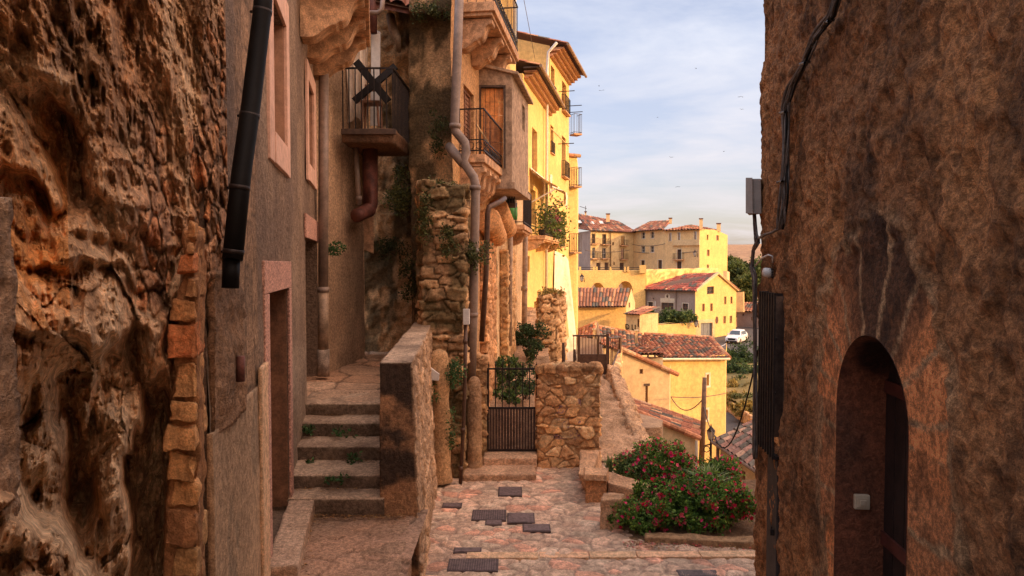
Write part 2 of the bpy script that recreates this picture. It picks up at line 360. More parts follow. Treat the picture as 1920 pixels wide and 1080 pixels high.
m_earth = M_rough('earth', (.30, .20, .12), (.20, .14, .085), (.09, .08, .035), amt=.6, fine=40, bd=.03, speck=.4)
m_field = M_rough('dry_fields', (.42, .24, .12), (.33, .19, .10), (.16, .13, .06), amt=.5, sc=.02, fine=60, bd=.2, speck=.3)
m_iron = M_plain('dark_iron', (.035, .026, .022), .55, .6, .4, 20, .0006)
m_brown = M_plain('brown_metal', (.10, .055, .035), .5, .4, .3, 14)
m_pvc = M_plain('grey_pipe', (.22, .155, .115), .5, 0, .25, 6)
m_pvcd = M_plain('dirty_cream_pipe', (.30, .20, .125), .6, 0, .4, 5)
m_blackp = M_plain('black_pipe', (.006, .005, .004), .6, 0, .3, 6, spec=.12)
m_rust = M_plain('rusty_pipe', (.12, .04, .026), .65, .1, .45, 7, .002)
m_woodd = M_plain('dark_wood', (.075, .045, .03), .7, 0, .4, 9, .002)
m_wood = M_plain('brown_wood', (.22, .10, .05), .6, 0, .35, 9, .001)
m_woodo = M_plain('orange_wood', (.75, .30, .08), .55, 0, .3, 5, .001)
m_wh = M_plain('white_paint', (.62, .58, .52), .5, 0, .12, 8)
m_cloth = M_plain('cloth', (.72, .60, .46), .9, 0, .15, 9)
m_black = M_plain('black_void', (.012, .009, .008), .8, 0, .2, 8)
m_cable = M_plain('cable', (.10, .075, .06), .6, 0, .4, 12)
m_tile = M_attr('roof_tiles', .85, 14, .004, .35)
m_leaf = M_attr('leaves', .55, 30, 0, .2, .35)
m_petal = M_attr('petals', .6, 30, 0, .15, .3)
m_green = M_plain('green_plastic', (.05, .22, .04), .5, 0, .2, 8)
m_glass, _t, _b = newmat('window_glass'); _b.inputs['Base Color'].default_value = (.03, .032, .035, 1); _b.inputs['Roughness'].default_value = .08; _b.inputs['Specular IOR Level'].default_value = .7
# ------------------------------------------------ ground
def terr(x, y):
    z = np.interp(y, [-50, 12.8, 14.5, 18, 30, 45, 104, 122, 200, 600, 1500, 3500], [-4.4, -4.4, -5.2, -7.2, -9.6, -10.5, -10.5, -2.4, -6, 3, 44, 40])
    z2 = np.interp(y, [-50, 12.8, 14.5, 18, 30, 45, 104, 122, 200, 600, 1500, 3500], [-4.4, -4.4, -5.2, -7.2, -9.6, -10.5, -10.8, -11, -8, 3, 44, 40])
    k = sstep(.30, .325, x/np.maximum(y, 1)); return z*(1-k)+z2*k
gx = np.concatenate([-np.geomspace(3000, 8, 26), np.linspace(-7, 60, 90), np.geomspace(62, 3000, 30)]); gy = np.concatenate([np.linspace(-60, 10, 8), np.linspace(11, 160, 140), np.geomspace(165, 3400, 50)])
GX, GY = np.meshgrid(gx, gy, indexing='ij'); V = np.stack([GX.ravel(), GY.ravel(), terr(GX.ravel(), GY.ravel())], 1)
V[:, 2] += (fbm(V*[.012, .012, 0], 4, 3)-.5)*np.clip((V[:, 1]-180)*.02, 0, 12)
ny = len(gy); idx = np.arange(len(gx)*ny).reshape(len(gx), ny)
tag(mesh_obj('terrain', V, np.stack([idx[:-1, :-1], idx[1:, :-1], idx[1:, 1:], idx[:-1, 1:]], -1).reshape(-1, 4), m_field, smooth=True), kind='structure')

def surf(name, f, x0, x1, y0, y1, step, colf, mat, kind='structure'):
    a = np.linspace(x0, x1, int((x1-x0)/step)+1); b = np.linspace(y0, y1, int((y1-y0)/step)+1)
    A, B = np.meshgrid(a, b, indexing='ij'); A = A.ravel(); B = B.ravel(); Q = np.stack([A, B, f(A, B)], 1)
    i = np.arange(len(Q)).reshape(len(a), len(b)); dz, c = colf(Q); Q[:, 2] += dz
    return tag(mesh_obj(name, Q, np.stack([i[:-1, :-1], i[1:, :-1], i[1:, 1:], i[:-1, 1:]], -1).reshape(-1, 4), mat, col=c, smooth=True), kind=kind)
def pavecol(Q):
    q = Q.copy(); q[:, 2] = 0; wob = np.stack([fbm(q*2.3, 2, 5), fbm(q*2.3, 2, 15), fbm(q*2.3, 2, 25)], 1)-.5
    f1, f2, r1, r2 = voro((q+wob*.16)*[3.6, 4.8, 1]+[0, 0, .5], 4, .95); e = sstep(.02, .16, f2-f1)
    c = mixc((.47, .32, .225), (.42, .33, .24), r1); c = np.where((r1 > .82)[:, None], np.array((.50, .28, .19)), c)*(.78+.45*r2)[:, None]
    c = c*(.7+.6*fbm(q*9, 4, 3))[:, None]; m = sstep(.03, .11, f2-f1)[:, None]
    return .022*e+(r2-.5)*.012*e+(fbm(q*12, 3, 8)-.5)*.014+(fbm(q*1.5, 2, 1)-.5)*.05, c*m+np.array((.28, .20, .15))*(1-m)
m_pave = M_rough('paving_stone', attr=True, amt=.2, stain=(.16, .10, .07), fine=55, bd=.012, coarse=12, speck=.28, gain=(1.4, 1.3, 1.2))
surf('street_paving', lambda x, y: -3.81+0*x-np.where((x > 1.9) & (y > 9.25), .15, 0)-np.where((x > 1.9) & (y > 11.9), 1.2, 0), -1.6, 4.6, 7.0, 13.6, .022, pavecol, m_pave)
# kerb strip of long pale slabs set flush across the street
mb = MB(); xs = [-.6, .35, 1.0, 1.62, 2.45, 3.4]
for i in range(5):
    mb.box(xs[i]+.008, xs[i+1]-.008, 8.66+.01*i, 8.84+.01*i, -3.9, -3.775, (.50+.03*(i % 2), .36, .27))
tag(mb.build('kerb_strip', m_stone, bevel=.008), kind='structure')
# slope the photographer stands on
V = [(-3, -4, -1.62), (4, -4, -1.62), (4, 1.5, -1.75), (-3, 1.5, -1.75), (4, 6.9, -3.8), (-3, 5.2, -2.86), (-.95, 5.2, -2.9), (-.6, 6.9, -3.8)]
tag(mesh_obj('sloping_lane', V, [[0, 1, 2, 3], [3, 2, 6, 5], [2, 4, 7, 6]], m_concr), kind='structure')
# lower landing
def land(Q):
    c = mixc((.40, .26, .20), (.27, .19, .15), np.clip((fbm(Q*[1.3, 1.3, 1], 5, 4)-.35)*3, 0, 1)); f1, f2, r1, r2 = voro((Q*[1, 1, 0]+(fbm(Q*2, 3, 7)[:, None]-.5)*.5)*[1.1, .9, 1], 9, .9)
    crack = 1-sstep(.0, .035, f2-f1)
    return (fbm(Q*1.6, 4, 2)-.5)*.09+(fbm(Q*9, 3, 2)-.5)*.03-crack*.03, c*(1-.5*crack)[:, None]
surf('landing_floor', lambda x, y: -2.87+0*x, -2.7, -.98, 4.6, 7.9, .025, land, m_wallA)
tag(rough_obj('landing_kerb_edge', [(-1.6, 4.9, -3.6), (-.93, 4.9, -3.6), (-1.14, 7.68, -3.6), (-1.8, 7.68, -3.6), (-1.6, 4.9, -2.88), (-.93, 4.9, -2.88), (-1.16, 7.68, -2.86), (-1.8, 7.68, -2.86)], .03, plasterfn(.04, (.38, .25, .19), (.22, .15, .11), 12, 2.5, .02), m_wallA), kind='structure')

# ------------------------------------------------ rock face on the left
def rockgeo():
    pxs = np.concatenate([np.arange(-60, 430, 1.6)]); pys = np.arange(-60, 1180, 2.3)
    A, B = np.meshgrid(pxs, pys, indexing='ij'); A = A.ravel(); B = B.ravel()
    k = np.array([(p-960)/FPX for p in pxs]); Y0 = -1.0/(k+.2)   # wall line X = -1 - .2 Y
    Y = np.repeat(Y0, len(pys)); rx = (A-960)/FPX; rz = -np.tan(np.arctan((B-540)/FPX)+R(PITCH))
    base = np.stack([rx*Y, Y, rz*Y], 1)
    # warped picture-free coordinates for the large forms: s along the wall, z up
    s = base[:, 1]; z = base[:, 2]
    wx = (fbm(base*2.0, 4, 31)-.5)*150; wy = (fbm(base*2.0, 4, 41)-.5)*190
    a = A+wx; b = B+wy
    g = lambda cx, cy, rx_, ry_: np.exp(-(((a-cx)/rx_)**2+((b-cy)/ry_)**2)**1.6)
    d = np.zeros(len(A))
    d -= .16*g(150, 560, 210, 120)                 # overhanging mass
    d += .27*g(105, 850, 62, 170)*sstep(-.2, .3, fbm(base*3, 3, 44)-.3)   # first hollow
    d -= .10*g(175, 840, 34, 240)                  # rib of rock between the hollows
    h = sstep(0, 46, (a-(310-(b-640)*.42)))*sstep(640, 690, b)*(1-sstep(300, 325, A))
    h = np.where(b > 880, np.maximum(h*0, sstep(0, 30, a-200)*(1-sstep(296, 320, A))), h); d += .27*h
    d -= .26*sstep(0, 60, (60+(b-900)*.45)-a)*sstep(880, 960, b)   # boulder at the bottom left
    led = lambda y0, x0, x1, sl: sstep(0, 26, b-(y0+(a-x0)*sl))*(1-sstep(30, 190, b-(y0+(a-x0)*sl)))*sstep(x0-30, x0+30, a)*(1-sstep(x1-30, x1+30, a))
    for q in ((450, 40, 300, .12, .10), (300, -60, 110, .25, .12), (600, 150, 310, -.1, .14), (560, 0, 200, .35, .09), (180, 60, 190, .4, .07), (395, 130, 330, .1, .07)):
        d += q[4]*led(*q[:4])
    d = d-.12*sstep(372, 392, A)*(1-sstep(520, 590, B+wy*.4))+.25*sstep(372, 388, A)*sstep(520, 590, B+wy*.4)
    st = base.copy(); st[:, 2] = base[:, 2]*1.5+base[:, 1]*.5
    big = fbm(st*1.1, 3, 3); fine = fbm(base*26, 3, 21)
    wv = np.stack([fbm(base*2.2, 3, 101), fbm(base*2.2, 3, 102), fbm(base*2.2, 3, 103)], 1)-.5
    c1_, c2_, k1, k2 = voro((st+wv*.5)*[1.9, 1.5, 2.0], 17, .9); c3_, c4_, k3, k4 = voro((st+wv*.35)*[5.0, 4.2, 6.0], 27, .9); c5_, c6_, k5, k6 = voro((base+wv*.2)*[13, 13, 15], 37, .9)
    tilt = (wv[:, 2])*.25
    up_ = sstep(120, 240, A)*(1-sstep(380, 480, B)); fl = fbm(base*[4, 4, 6], 5, 14, .55, True)
    d += (big-.5)*.30+((c1_-.45)*.15+(k1-.5)*.08+(c3_-.4)*.035+(k3-.5)*.02)*(1-.6*up_)+(c5_-.4)*.014-(fl-.6)*.12-(fbm(base*9, 4, 19, .55, True)-.6)*.04+(fine-.5)*.03+(fbm(base*60, 2, 22)-.5)*.008
    # honeycomb weathering, upper middle
    pm = np.exp(-(((A-165)/75)**2+((B-120)/120)**2)**2)+.8*np.exp(-(((A-265)/55)**2+((B-235)/50)**2)**2)
    f1, f2, r1, r2 = voro((base+(wv)*.12)*[19, 19, 14], 5, 1.); d += pm*(1-sstep(.0, .55, f1+(r1-.5)*.5))*.04
    # rubble masonry built into the upper right of the face
    rm = sstep(225, 300, A+wx*.6)*(1-sstep(540, 640, B+wy*.3))*sstep(-60, 160, B+wy*.5)*sstep(.30, .5, fbm(base*1.4, 3, 66))
    q = (base+(np.stack([fbm(base*5, 3, 5), fbm(base*5, 3, 6), fbm(base*5, 3, 7)], 1)-.5)*.16)/[.17, .2, .12]
    e1, e2, s1, s2 = voro(q, 8, .8); ee = sstep(.02, .3, e2-e1); d = d*(1-.4*rm)-rm*(ee*.022-.01+(s2-.5)*.04)
    Yd = Y+d/.42
    V = np.stack([rx*Yd, Yd, rz*Yd], 1)
    # colours: the rock's own tints
    t1 = np.clip((fbm(V*1.1, 5, 60)-.38)*3.2, 0, 1); c = mixc((.42, .25, .15), (.31, .20, .125), t1)
    orange = np.clip((fbm(V*.9, 4, 70)-.45)*4, 0, 1)*(A < 130)*(B < 620); c = c*(1-orange)[:, None]+np.array((.46, .22, .08))*orange[:, None]
    pale = np.clip((fbm(V*2.4, 5, 80)-.46+.06*sstep(300, 500, B))*5, 0, 1); c = c*(1-.75*pale)[:, None]+np.array((.54, .41, .30))*.75*pale[:, None]
    c = c*(1-.35*pm)[:, None]
    cs = mixc((.38, .22, .14), (.26, .17, .13), s1)*(.75+.5*s2)[:, None]; cs = np.where((s1 > .86)[:, None], np.array((.46, .22, .12)), cs)
    mm = sstep(.03, .14, e2-e1)[:, None]; cs = cs*mm+np.array((.17, .11, .075))*(1-mm); c = c*(1-rm[:, None])+cs*rm[:, None]
    c = c*(.72+.56*fbm(V*11, 4, 90))[:, None]
    i = np.arange(len(A)).reshape(len(pxs), len(pys))
    return V, np.stack([i[:-1, :-1], i[:-1, 1:], i[1:, 1:], i[1:, :-1]], -1).reshape(-1, 4), c
V, F, c = rockgeo()
o = mesh_obj('rock_face', V, F, m_rock, col=c, smooth=True); tag(o, 'weathered brown rock face with hollows and pitted patches filling the left side', 'rock face')
# near wall end
def nf(V, Nn):
    d, c = plasterfn(.015, (.36, .25, .18), (.26, .18, .13), 3, 5, .008)(V, Nn); return d, c
o = rough_obj('wall_end', hexb(-1.7, -.915, .95, 1.25, -1.9, .12), .012, nf, m_wallA); tag(o, 'rounded end of a rough plaster wall at the far left edge, nearest of all', 'wall')

# pier of squared stones
def pxY(px): return -1.0/((px-960)/FPX+.2)
pier = thing('stone_pier', 'rough pier of stacked orange brown stones between rock hollow and pink cement', 'pier', (-1.5, 3.3, -1.5))
y = 415; k = 0
while y < 1045:
    hgt = random.choice([34, 42, 48, 56, 62, 70]) if y > 560 else random.choice([28, 34, 42])
    xl = 300+random.uniform(-6, 14)+(34 if y < 560 else 8 if y < 740 else 0); xr = 384-random.uniform(0, 8)
    Yc = 3.05; zt, zb = Z_(y, Yc), Z_(y+hgt-3, Yc); xa, xb_ = X_(xl, Yc), X_(xr-12, Yc); x2 = X_(xr, 3.5)
    dz = random.uniform(-.01, .01); q = random.uniform(-.03, .03)
    cc = [(xa, Yc+q, zb), (xb_, Yc-.03+q, zb+dz), (x2, 3.5, zb+dz), (X_(xl+25, 3.7), 3.7, zb), (xa+.01, Yc+q+.02, zt), (xb_-.01, Yc-.01+q, zt+dz), (x2, 3.5, zt+dz*2), (X_(xl+25, 3.7), 3.7, zt)]
    col = random.choice([(.40, .21, .10), (.34, .19, .10), (.46, .27, .14), (.30, .16, .09), (.42, .17, .08) if y < 620 else (.38, .24, .13)])
    def bf(V, Nn, col=col, k=k):
        ctr = V.mean(0); hw = np.maximum(V.max(0)-ctr, .01); r = np.abs((V-ctr)/hw); rr = np.sort(r, 1); e = np.clip(rr[:, 1]-.72, 0, 1)
        return -e*.075+(fbm(V*9, 4, k)-.5)*.045-(fbm(V*5, 3, k+5, .5, True)-.5)*.03, np.array(col)[None]*(.6+.75*fbm(V*7, 4, k+3))[:, None]
    rough_obj('stone', cc, .012, bf, m_stone, pier); y += hgt+random.uniform(1, 5); k += 1
rough_obj('mortar', [P(306, 1090, 3.09), P(372, 1090, 3.07), P(384, 1060, 3.5), P(320, 1060, 3.8), P(346, 432, 3.14), P(366, 440, 3.16), P(380, 440, 3.5), P(350, 440, 3.8)], .02, (lambda V, Nn: ((fbm(V*6, 4, 3)-.5)*.07, mixc((.36, .19, .10), (.20, .11, .06), fbm(V*8, 3, 2)))), m_stone, pier)

# ------------------------------------------------ grey house on the left (door, two windows, corbelled balcony)
G1 = Plane((-1.8, 4.0), (-3.36, 11.8)); GL = G1.L
def uY(Y): return (Y-4.0)/7.8*GL
def up(px): return G1.pu(px)
g1 = thing('grey_house', 'old grey rendered house with pink granite doorway and tall deep windows beside the steps', 'house', (-1.8, 4.0, -2.8))
h_door = (up(499), up(537.5), -2.80, -.27, .55); h_w1 = (up(511), up(536), 1.28, 2.62, .45); h_w2 = (up(577.5), up(588), 1.48, 2.72, .4); h_d2 = (up(573), up(596.0), -2.0, .38, .7)
def g1d(u, z):
    p = np.stack([u, z*0, z], 1); return (fbm(p*1.3, 3, 5)-.5)*.05+(fbm(p*9, 3, 6)-.5)*.012
def g1c(u, z):
    p = np.stack([u, z*0, z], 1); t = np.clip((fbm(p*[1.3, 1, .8], 5, 8)-.35)*3, 0, 1); c = mixc((.25, .19, .15), (.16, .12, .10), t)
    low = sstep(.25, .45, (-.2-(z+.4)-(u-up(545))*.12)*(u > up(545))+0*u)[:, None]; pal = mixc((.34, .27, .22), (.22, .175, .145), t)
    q = sstep(.5, .62, fbm(p*[2, 1, .5], 4, 77))[:, None]
    c = c*(1-low)+pal*low
    ed = sstep(up(440), up(446), u)*(1-sstep(up(478), up(484), u)); ed = ed[:, None]*.8   # bare brown strip beside the rock
    f1, f2, r1, r2 = voro(p*[3.2, 1, 3.0]+[0, .5, 0], 4, .6); qc = mixc((.36, .24, .16), (.20, .14, .10), r1)*(sstep(.02, .12, f2-f1)*.6+.4)[:, None]
    c = c*(1-ed)+qc*ed
    return c*(.8+.4*fbm(p*14, 3, 4))[:, None]
mb = MB(); wall(mb, G1, 0, GL, -3.0, 5.1, [h_door, h_w1, h_w2, h_d2], .035, disp=g1d, colf=g1c, thick=.6); mb.build('wall', m_wallA, g1, smooth=False)
# smooth pink cement panel by the rock
def pf(V, Nn):
    t = np.clip((fbm(V*1.6, 4, 8)-.4)*3, 0, 1); c = mixc((.34, .25, .19), (.25, .185, .14), t)
    l = sstep(.53, .57, fbm(V*[2.2, 2.2, 1.5], 5, 18)); c = c*(1-.75*l)[:, None]+np.array((.20, .16, .13))*.75*l[:, None]
    return (fbm(V*2, 3, 4)-.5)*.012-.006*l, c
rough_obj('cement_panel', lhex(G1, up(382), up(489), -2.95, -1.0, .0, .035), .03, pf, m_stone, g1)
rough_obj('corner_strip', lhex(G1, up(474), up(487), -2.95, -.85, .03, .06), .03, plasterfn(.004, (.56, .42, .32), (.5, .36, .27), 4), m_stone, g1)
rough_obj('plaster_band', lhex(G1, up(386), up(442), -1.05, -.05, .0, .05), .025, plasterfn(.06, (.27, .17, .11), (.16, .11, .08), 14, 3, .02), m_wallA, g1)
# door surround
d = thing_d = None
def part_empty(name, parent):
    o = bpy.data.objects.new(name, None); COL.objects.link(o); o.parent = parent; return o
MB().lbox(G1, up(490), up(541.5), -.265, .03, .0, .03).build('lintel', m_granite, g1, bevel=.006)
MB().lbox(G1, up(490), up(499), -2.78, -.27, .002, .03).build('jamb', m_granite, g1, bevel=.006)
MB().lbox(G1, up(537.5), up(541.5), -2.78, -.27, .002, .03).build('jamb', m_granite, g1, bevel=.006)
mb = MB(); dl = mb.lbox(G1, h_door[0], h_door[1], -2.8, -.27, -.52, -.46)
for i in range(5): a = h_door[0]+(h_door[1]-h_door[0])*i/5; mb.lbox(G1, a+.01, a+(h_door[1]-h_door[0])/5-.01, -2.7, -.35, -.46, -.44)
dr = mb.build('door', m_wood, g1); 
mb = MB(); mb.lbox(G1, h_door[1]-.012, h_door[1], -2.75, -.28, -.44, -.01); mb.build('door_lining', M_plain('old_ochre_wood', (.19, .09, .045), .75, 0, .4, 7, .002), g1)
rough_obj('doorstep', lhex(G1, up(488), up(538), -3.0, -2.68, 0, .28), .03, plasterfn(.015, (.46, .35, .29), (.34, .25, .2), 4, 4), m_wallA, g1)
# windows
def deep_window(h, tl, tr, tb, tt, sill):
    mb = MB(); mb.lbox(G1, h[0]-tl, h[0], h[2]-sill, h[3]+tt, .001, .04); mb.lbox(G1, h[1], h[1]+tr, h[2]-sill, h[3]+tt, .001, .04); mb.lbox(G1, h[0], h[1], h[3], h[3]+tt, .002, .038); mb.lbox(G1, h[0], h[1], h[2]-sill, h[2], .002, .05)
    wn = mb.build('window', m_pinkl, g1, bevel=.006)
    MB().lbox(G1, h[0], h[1], h[2], h[3], -.42, -.38).build('shutter', m_wood, wn)
    MB().lbox(G1, h[1]-.02, h[1]-.002, h[2], h[3], -.38, -.0).build('reveal', M_plain('reveal_paint', (.40, .21, .12), .7, 0, .2, 8), wn)
m_pinkl = M_rough('pink_window_stone', (.72, .44, .31), (.62, .38, .27), (.3, .19, .13), amt=.3, fine=60, bd=.002, speck=.12)
deep_window(h_w1, .30, .22, .2, .3, .30); deep_window(h_w2, .16, .34, .1, .25, .25)
MB().lbox(G1, up(571.5), up(597), .38, .72, .0, .03).build('lintel', m_granite, g1, bevel=.006)
MB().lbox(G1, h_d2[0], h_d2[1], -2.0, .38, -.66, -.6).build('inner_door', m_woodd, g1)
# second stretch of wall, bending towards the street, with the sun-tinted doorpost
G2 = Plane((-3.36, 11.8), (-3.05, 14.1)); 
mb = MB(); wall(mb, G2, 0, G2.L, -2.1, 5.6, [], .035, disp=lambda u, z: g1d(u+9, z)*1.2, colf=lambda u, z: (lambda p: mixc((.44, .32, .235), (.27, .20, .15), np.clip((fbm(p*[1.2, 1, .9], 5, 48)-.36)*3, 0, 1)))(np.stack([u, 0*z, z], 1)), thick=.4)
mb.build('side_wall', m_wallA, g1)
# ochre doorpost (sliver of sunlight painted into its colour) + lintel at its end, facing the camera a little
MB().hexa([(X_(664, 14.05), 14.05, -2.0), (X_(681, 14.15), 14.15, -2.0), (X_(683, 14.5), 14.5, -2.0), (X_(664, 14.5), 14.5, -2.0), (X_(664, 14.05), 14.05, .35), (X_(681, 14.15), 14.15, .35), (X_(683, 14.5), 14.5, .35), (X_(664, 14.5), 14.5, .35)]).build('doorpost', M_rough('sun_tinted_post', (.95, .50, .10), (.85, .44, .12), (.3, .17, .09), amt=.5, fine=60, bd=.003, speck=.15), g1, bevel=.01)
MB().hexa([(X_(672, 14.2), 14.2, .36), (X_(701, 14.2), 14.2, .22), (X_(701, 14.6), 14.6, .22), (X_(672, 14.6), 14.6, .36), (X_(672, 14.2), 14.2, 1.0), (X_(701, 14.2), 14.2, 1.0), (X_(701, 14.6), 14.6, 1.0), (X_(672, 14.6), 14.6, 1.0)]).build('lintel', m_corbel, g1, bevel=.01)
# corbelled balcony high on the wall
def scallop(w0, z0, z1, out):   # profile in (w,z) : wall side to tip with S curve
    pr = [(0, z1), (out, z1), (out, z1-.07)]
    for i in range(9):
        a = i/8; pr.append((out-.04-(out*.36)*a-.02*math.sin(a*math.pi*2), z1-.09-(z1-z0)*.5*(.5-.5*math.cos(a*math.pi))))
    w_ = out*.58; zz = z1-.09-(z1-z0)*.5
    for i in range(9):
        a = i/8; pr.append((w_-.03-(out*.42)*a, zz-.04-((zz-.04)-z0)*(.5-.5*math.cos(a*math.pi))))
    pr.append((0, z0)); return pr
def corbel(pl, parent, u, wd, z0, z1, out, mat):
    pr = scallop(0, z0, z1, out); n = len(pr)
    V = [pl.pt(u, z, w_) for w_, z in pr]+[pl.pt(u+wd, z, w_) for w_, z in pr]
    return mesh_obj('corbel', V, [list(range(n)), list(range(n, 2*n))[::-1]]+[[i, (i+1) % n, n+(i+1) % n, n+i] for i in range(n)], mat, parent, bevel=.006)
bal = MB().lbox(G1, uY(9.2), uY(11.9), 3.78, 3.98, 0, .92).build('balcony', m_corbel, g1, bevel=.02)
for Yc in (9.45, 10.4, 11.35): corbel(G1, bal, uY(Yc), .34, 3.12, 3.77, .85, m_corbel)
mb = MB()
for i in range(20): mb.tube([G1.pt(uY(9.2)+.14*i, 3.98, .88), G1.pt(uY(9.2)+.14*i, 4.95, .88)], .008, 4)
mb.tube([G1.pt(uY(9.2), 4.95, .88), G1.pt(uY(11.9), 4.95, .88)], .014, 5); mb.build('railing', m_iron, bal)

# pipes on the near facade
o = MB().tube([P(497, -60, 4.6), P(492, 20, 4.62), P(470, 200, 4.42), P(452, 330, 4.25), P(436, 486, 4.1)], .060, 14).build('drain_pipe', m_blackp, smooth=True); o.name = 'tube'; dp_ = thing('drain_pipe', 'thick black downpipe slanting down beside the rock face', 'drainpipe', P(436, 486, 4.1)); o.parent = dp_; o.location = -dp_.location
for (a_, b_, Y_) in ((492, 20, 4.62), (468, 215, 4.40), (449, 350, 4.22), (438, 470, 4.11)):
    MB().tube([P(a_+.4, b_-3, Y_), P(a_-.6, b_+5, Y_)], .0635, 14).build('bracket', m_iron, dp_, True)
    MB().tube([P(a_, b_, Y_), P(a_-22, b_+2, Y_+.05)], .010, 5).build('bracket_arm', m_iron, dp_)
o = MB().tube([P(434, 488, 4.12), P(432, 540, 4.1)], .05, 12).build('pipe_stub', m_blackp, smooth=True); tag(o, 'short black pipe stub below the slanting black downpipe', 'pipe')
o = MB().tube([P(451, 668, 4.55), P(451, 715, 4.55)], .028, 10).build('clay_pipe', m_rust, smooth=True); tag(o, 'short rust orange clay pipe set in plaster above the pink cement', 'pipe')
t = thing('drain_pipe', 'tall grey downpipe standing in the corner beyond the granite doorway', 'drainpipe', tuple(P(606, 700, 11.5)))
MB().tube([P(606, 705, 11.5), P(606, 655, 11.5)], .105, 14).build('shoe', m_concr, t, True)
MB().tube([P(606, 656, 11.5), P(606, 545, 11.5)], .088, 14).build('lower_pipe', m_pvcd, t, True)
MB().tube([P(606, 548, 11.5), P(606, 538, 11.5)], .10, 14).build('collar', m_pvc, t, True)
MB().tube([P(606, 545, 11.5), P(607, 100, 11.5)], .083, 14).build('upper_pipe', m_pvc, t, True)

# ------------------------------------------------ steps, upper landing and parapet
steps = thing('stone_steps', 'five worn stone steps climbing beside the grey house', 'steps', (-2, 7.67, -2.86))
Ys = [7.67, 8.0, 8.61, 9.09, 9.54, 10.3]; Zs = [-2.86, -2.66, -2.495, -2.315, -2.127, -1.957]
for i in range(5):
    xl = -1.0-.2*Ys[i]-.05; xr = -1.45; 
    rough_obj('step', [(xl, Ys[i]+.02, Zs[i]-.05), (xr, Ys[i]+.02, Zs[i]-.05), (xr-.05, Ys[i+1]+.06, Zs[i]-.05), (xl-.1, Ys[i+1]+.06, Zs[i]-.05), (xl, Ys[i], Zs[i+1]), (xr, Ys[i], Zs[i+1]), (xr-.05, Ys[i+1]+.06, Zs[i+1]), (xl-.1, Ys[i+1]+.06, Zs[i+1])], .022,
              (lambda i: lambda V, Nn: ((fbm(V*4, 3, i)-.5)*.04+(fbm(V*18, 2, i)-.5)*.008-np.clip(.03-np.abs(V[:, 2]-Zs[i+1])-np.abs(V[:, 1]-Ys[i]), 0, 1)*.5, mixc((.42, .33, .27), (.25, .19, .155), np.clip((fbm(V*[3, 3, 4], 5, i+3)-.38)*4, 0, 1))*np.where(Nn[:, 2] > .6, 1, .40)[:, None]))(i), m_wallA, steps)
def slabs(Q):
    q = Q*[1, 1, 0]; wob = (fbm(q*2, 3, 5)[:, None]-.5)*.2
    f1, f2, r1, r2 = voro((q+wob)*[1.1, 1.25, 1]+[.3, 0, .5], 14, .8); m = sstep(.015, .06, f2-f1)
    c = mixc((.40, .30, .24), (.44, .28, .20), r1)*(.75+.4*r2)[:, None]
    return .02*m+(r2-.5)*.02*m+(fbm(q*8, 3, 3)-.5)*.025, c*(.35+.65*m)[:, None]*(.75+.5*fbm(q*6, 4, 2))[:, None]
surf('upper_landing', lambda x, y: -1.975+(y-9.6)*.004, -3.7, -1.3, 9.62, 15.6, .03, slabs, m_wallA)
par = thing('parapet_wall', 'thick stone parapet beside the steps with worn cement top', 'wall', (-1.3, 7.7, -3.8))
def parfn(V, Nn):
    d, c = stonefn((.34, .34, .2), .035, ((.42, .29, .20), (.30, .21, .15), (.48, .34, .24)), (.32, .23, .17), 22, .1)(V, Nn)
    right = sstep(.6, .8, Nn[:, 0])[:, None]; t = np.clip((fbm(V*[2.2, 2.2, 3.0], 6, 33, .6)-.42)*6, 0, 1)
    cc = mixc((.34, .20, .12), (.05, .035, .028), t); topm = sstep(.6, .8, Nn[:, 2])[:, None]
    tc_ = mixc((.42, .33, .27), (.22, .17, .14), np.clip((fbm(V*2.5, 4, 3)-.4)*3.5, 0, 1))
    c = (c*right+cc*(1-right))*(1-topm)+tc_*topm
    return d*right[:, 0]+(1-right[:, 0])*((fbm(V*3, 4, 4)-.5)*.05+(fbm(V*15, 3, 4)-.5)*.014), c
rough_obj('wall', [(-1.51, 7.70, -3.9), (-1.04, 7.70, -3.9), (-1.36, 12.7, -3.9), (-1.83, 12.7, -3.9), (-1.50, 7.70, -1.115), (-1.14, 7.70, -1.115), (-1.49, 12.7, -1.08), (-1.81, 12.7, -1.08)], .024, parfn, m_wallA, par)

def litter(name, label, f, n, size, seed, pal):
    rs = np.random.RandomState(seed); V = []; F = []; C = []
    for i in range(n):
        x, y, z = f(rs); a = rs.uniform(0, 6.28); l = size*rs.uniform(.4, 1.2); c_, s_ = math.cos(a)*l, math.sin(a)*l; k = len(V); h_ = rs.uniform(.002, .012)
        V += [(x-c_, y-s_, z+.004), (x+s_*.5, y-c_*.5, z+h_), (x+c_, y+s_, z+.006), (x-s_*.5, y+c_*.5, z+h_*.5)]; F.append([k, k+1, k+2, k+3]); C += [np.array(pal[rs.randint(len(pal))])*rs.uniform(.6, 1.2)]*4
    o = mesh_obj(name, V, F, m_stone, None, C); o['label'] = label; o['category'] = 'leaf litter'; o['kind'] = 'stuff'
lp_ = ((.16, .08, .04), (.26, .14, .06), (.10, .06, .035), (.30, .20, .10))
def f1_(rs):
    if rs.rand() < .6: y = 7.64-abs(rs.normal())*.07; return (rs.uniform(-2.5, -1.2), y, -2.85+.02*rs.rand())
    y = rs.uniform(5.6, 7.5); return (-2.36+(7.6-y)*.2+abs(rs.normal())*.1, y, -2.845+.02*rs.rand())
litter('fallen_leaves', 'brown fallen leaves gathered along the foot of the stone steps', f1_, 700, .018, 3, lp_)
def f2_(rs):
    i = rs.randint(5); y = Ys[i+1]-abs(rs.normal())*.06; return (rs.uniform(-1.0-.2*y+.02, -1.5), y, Zs[i+1]+.012)
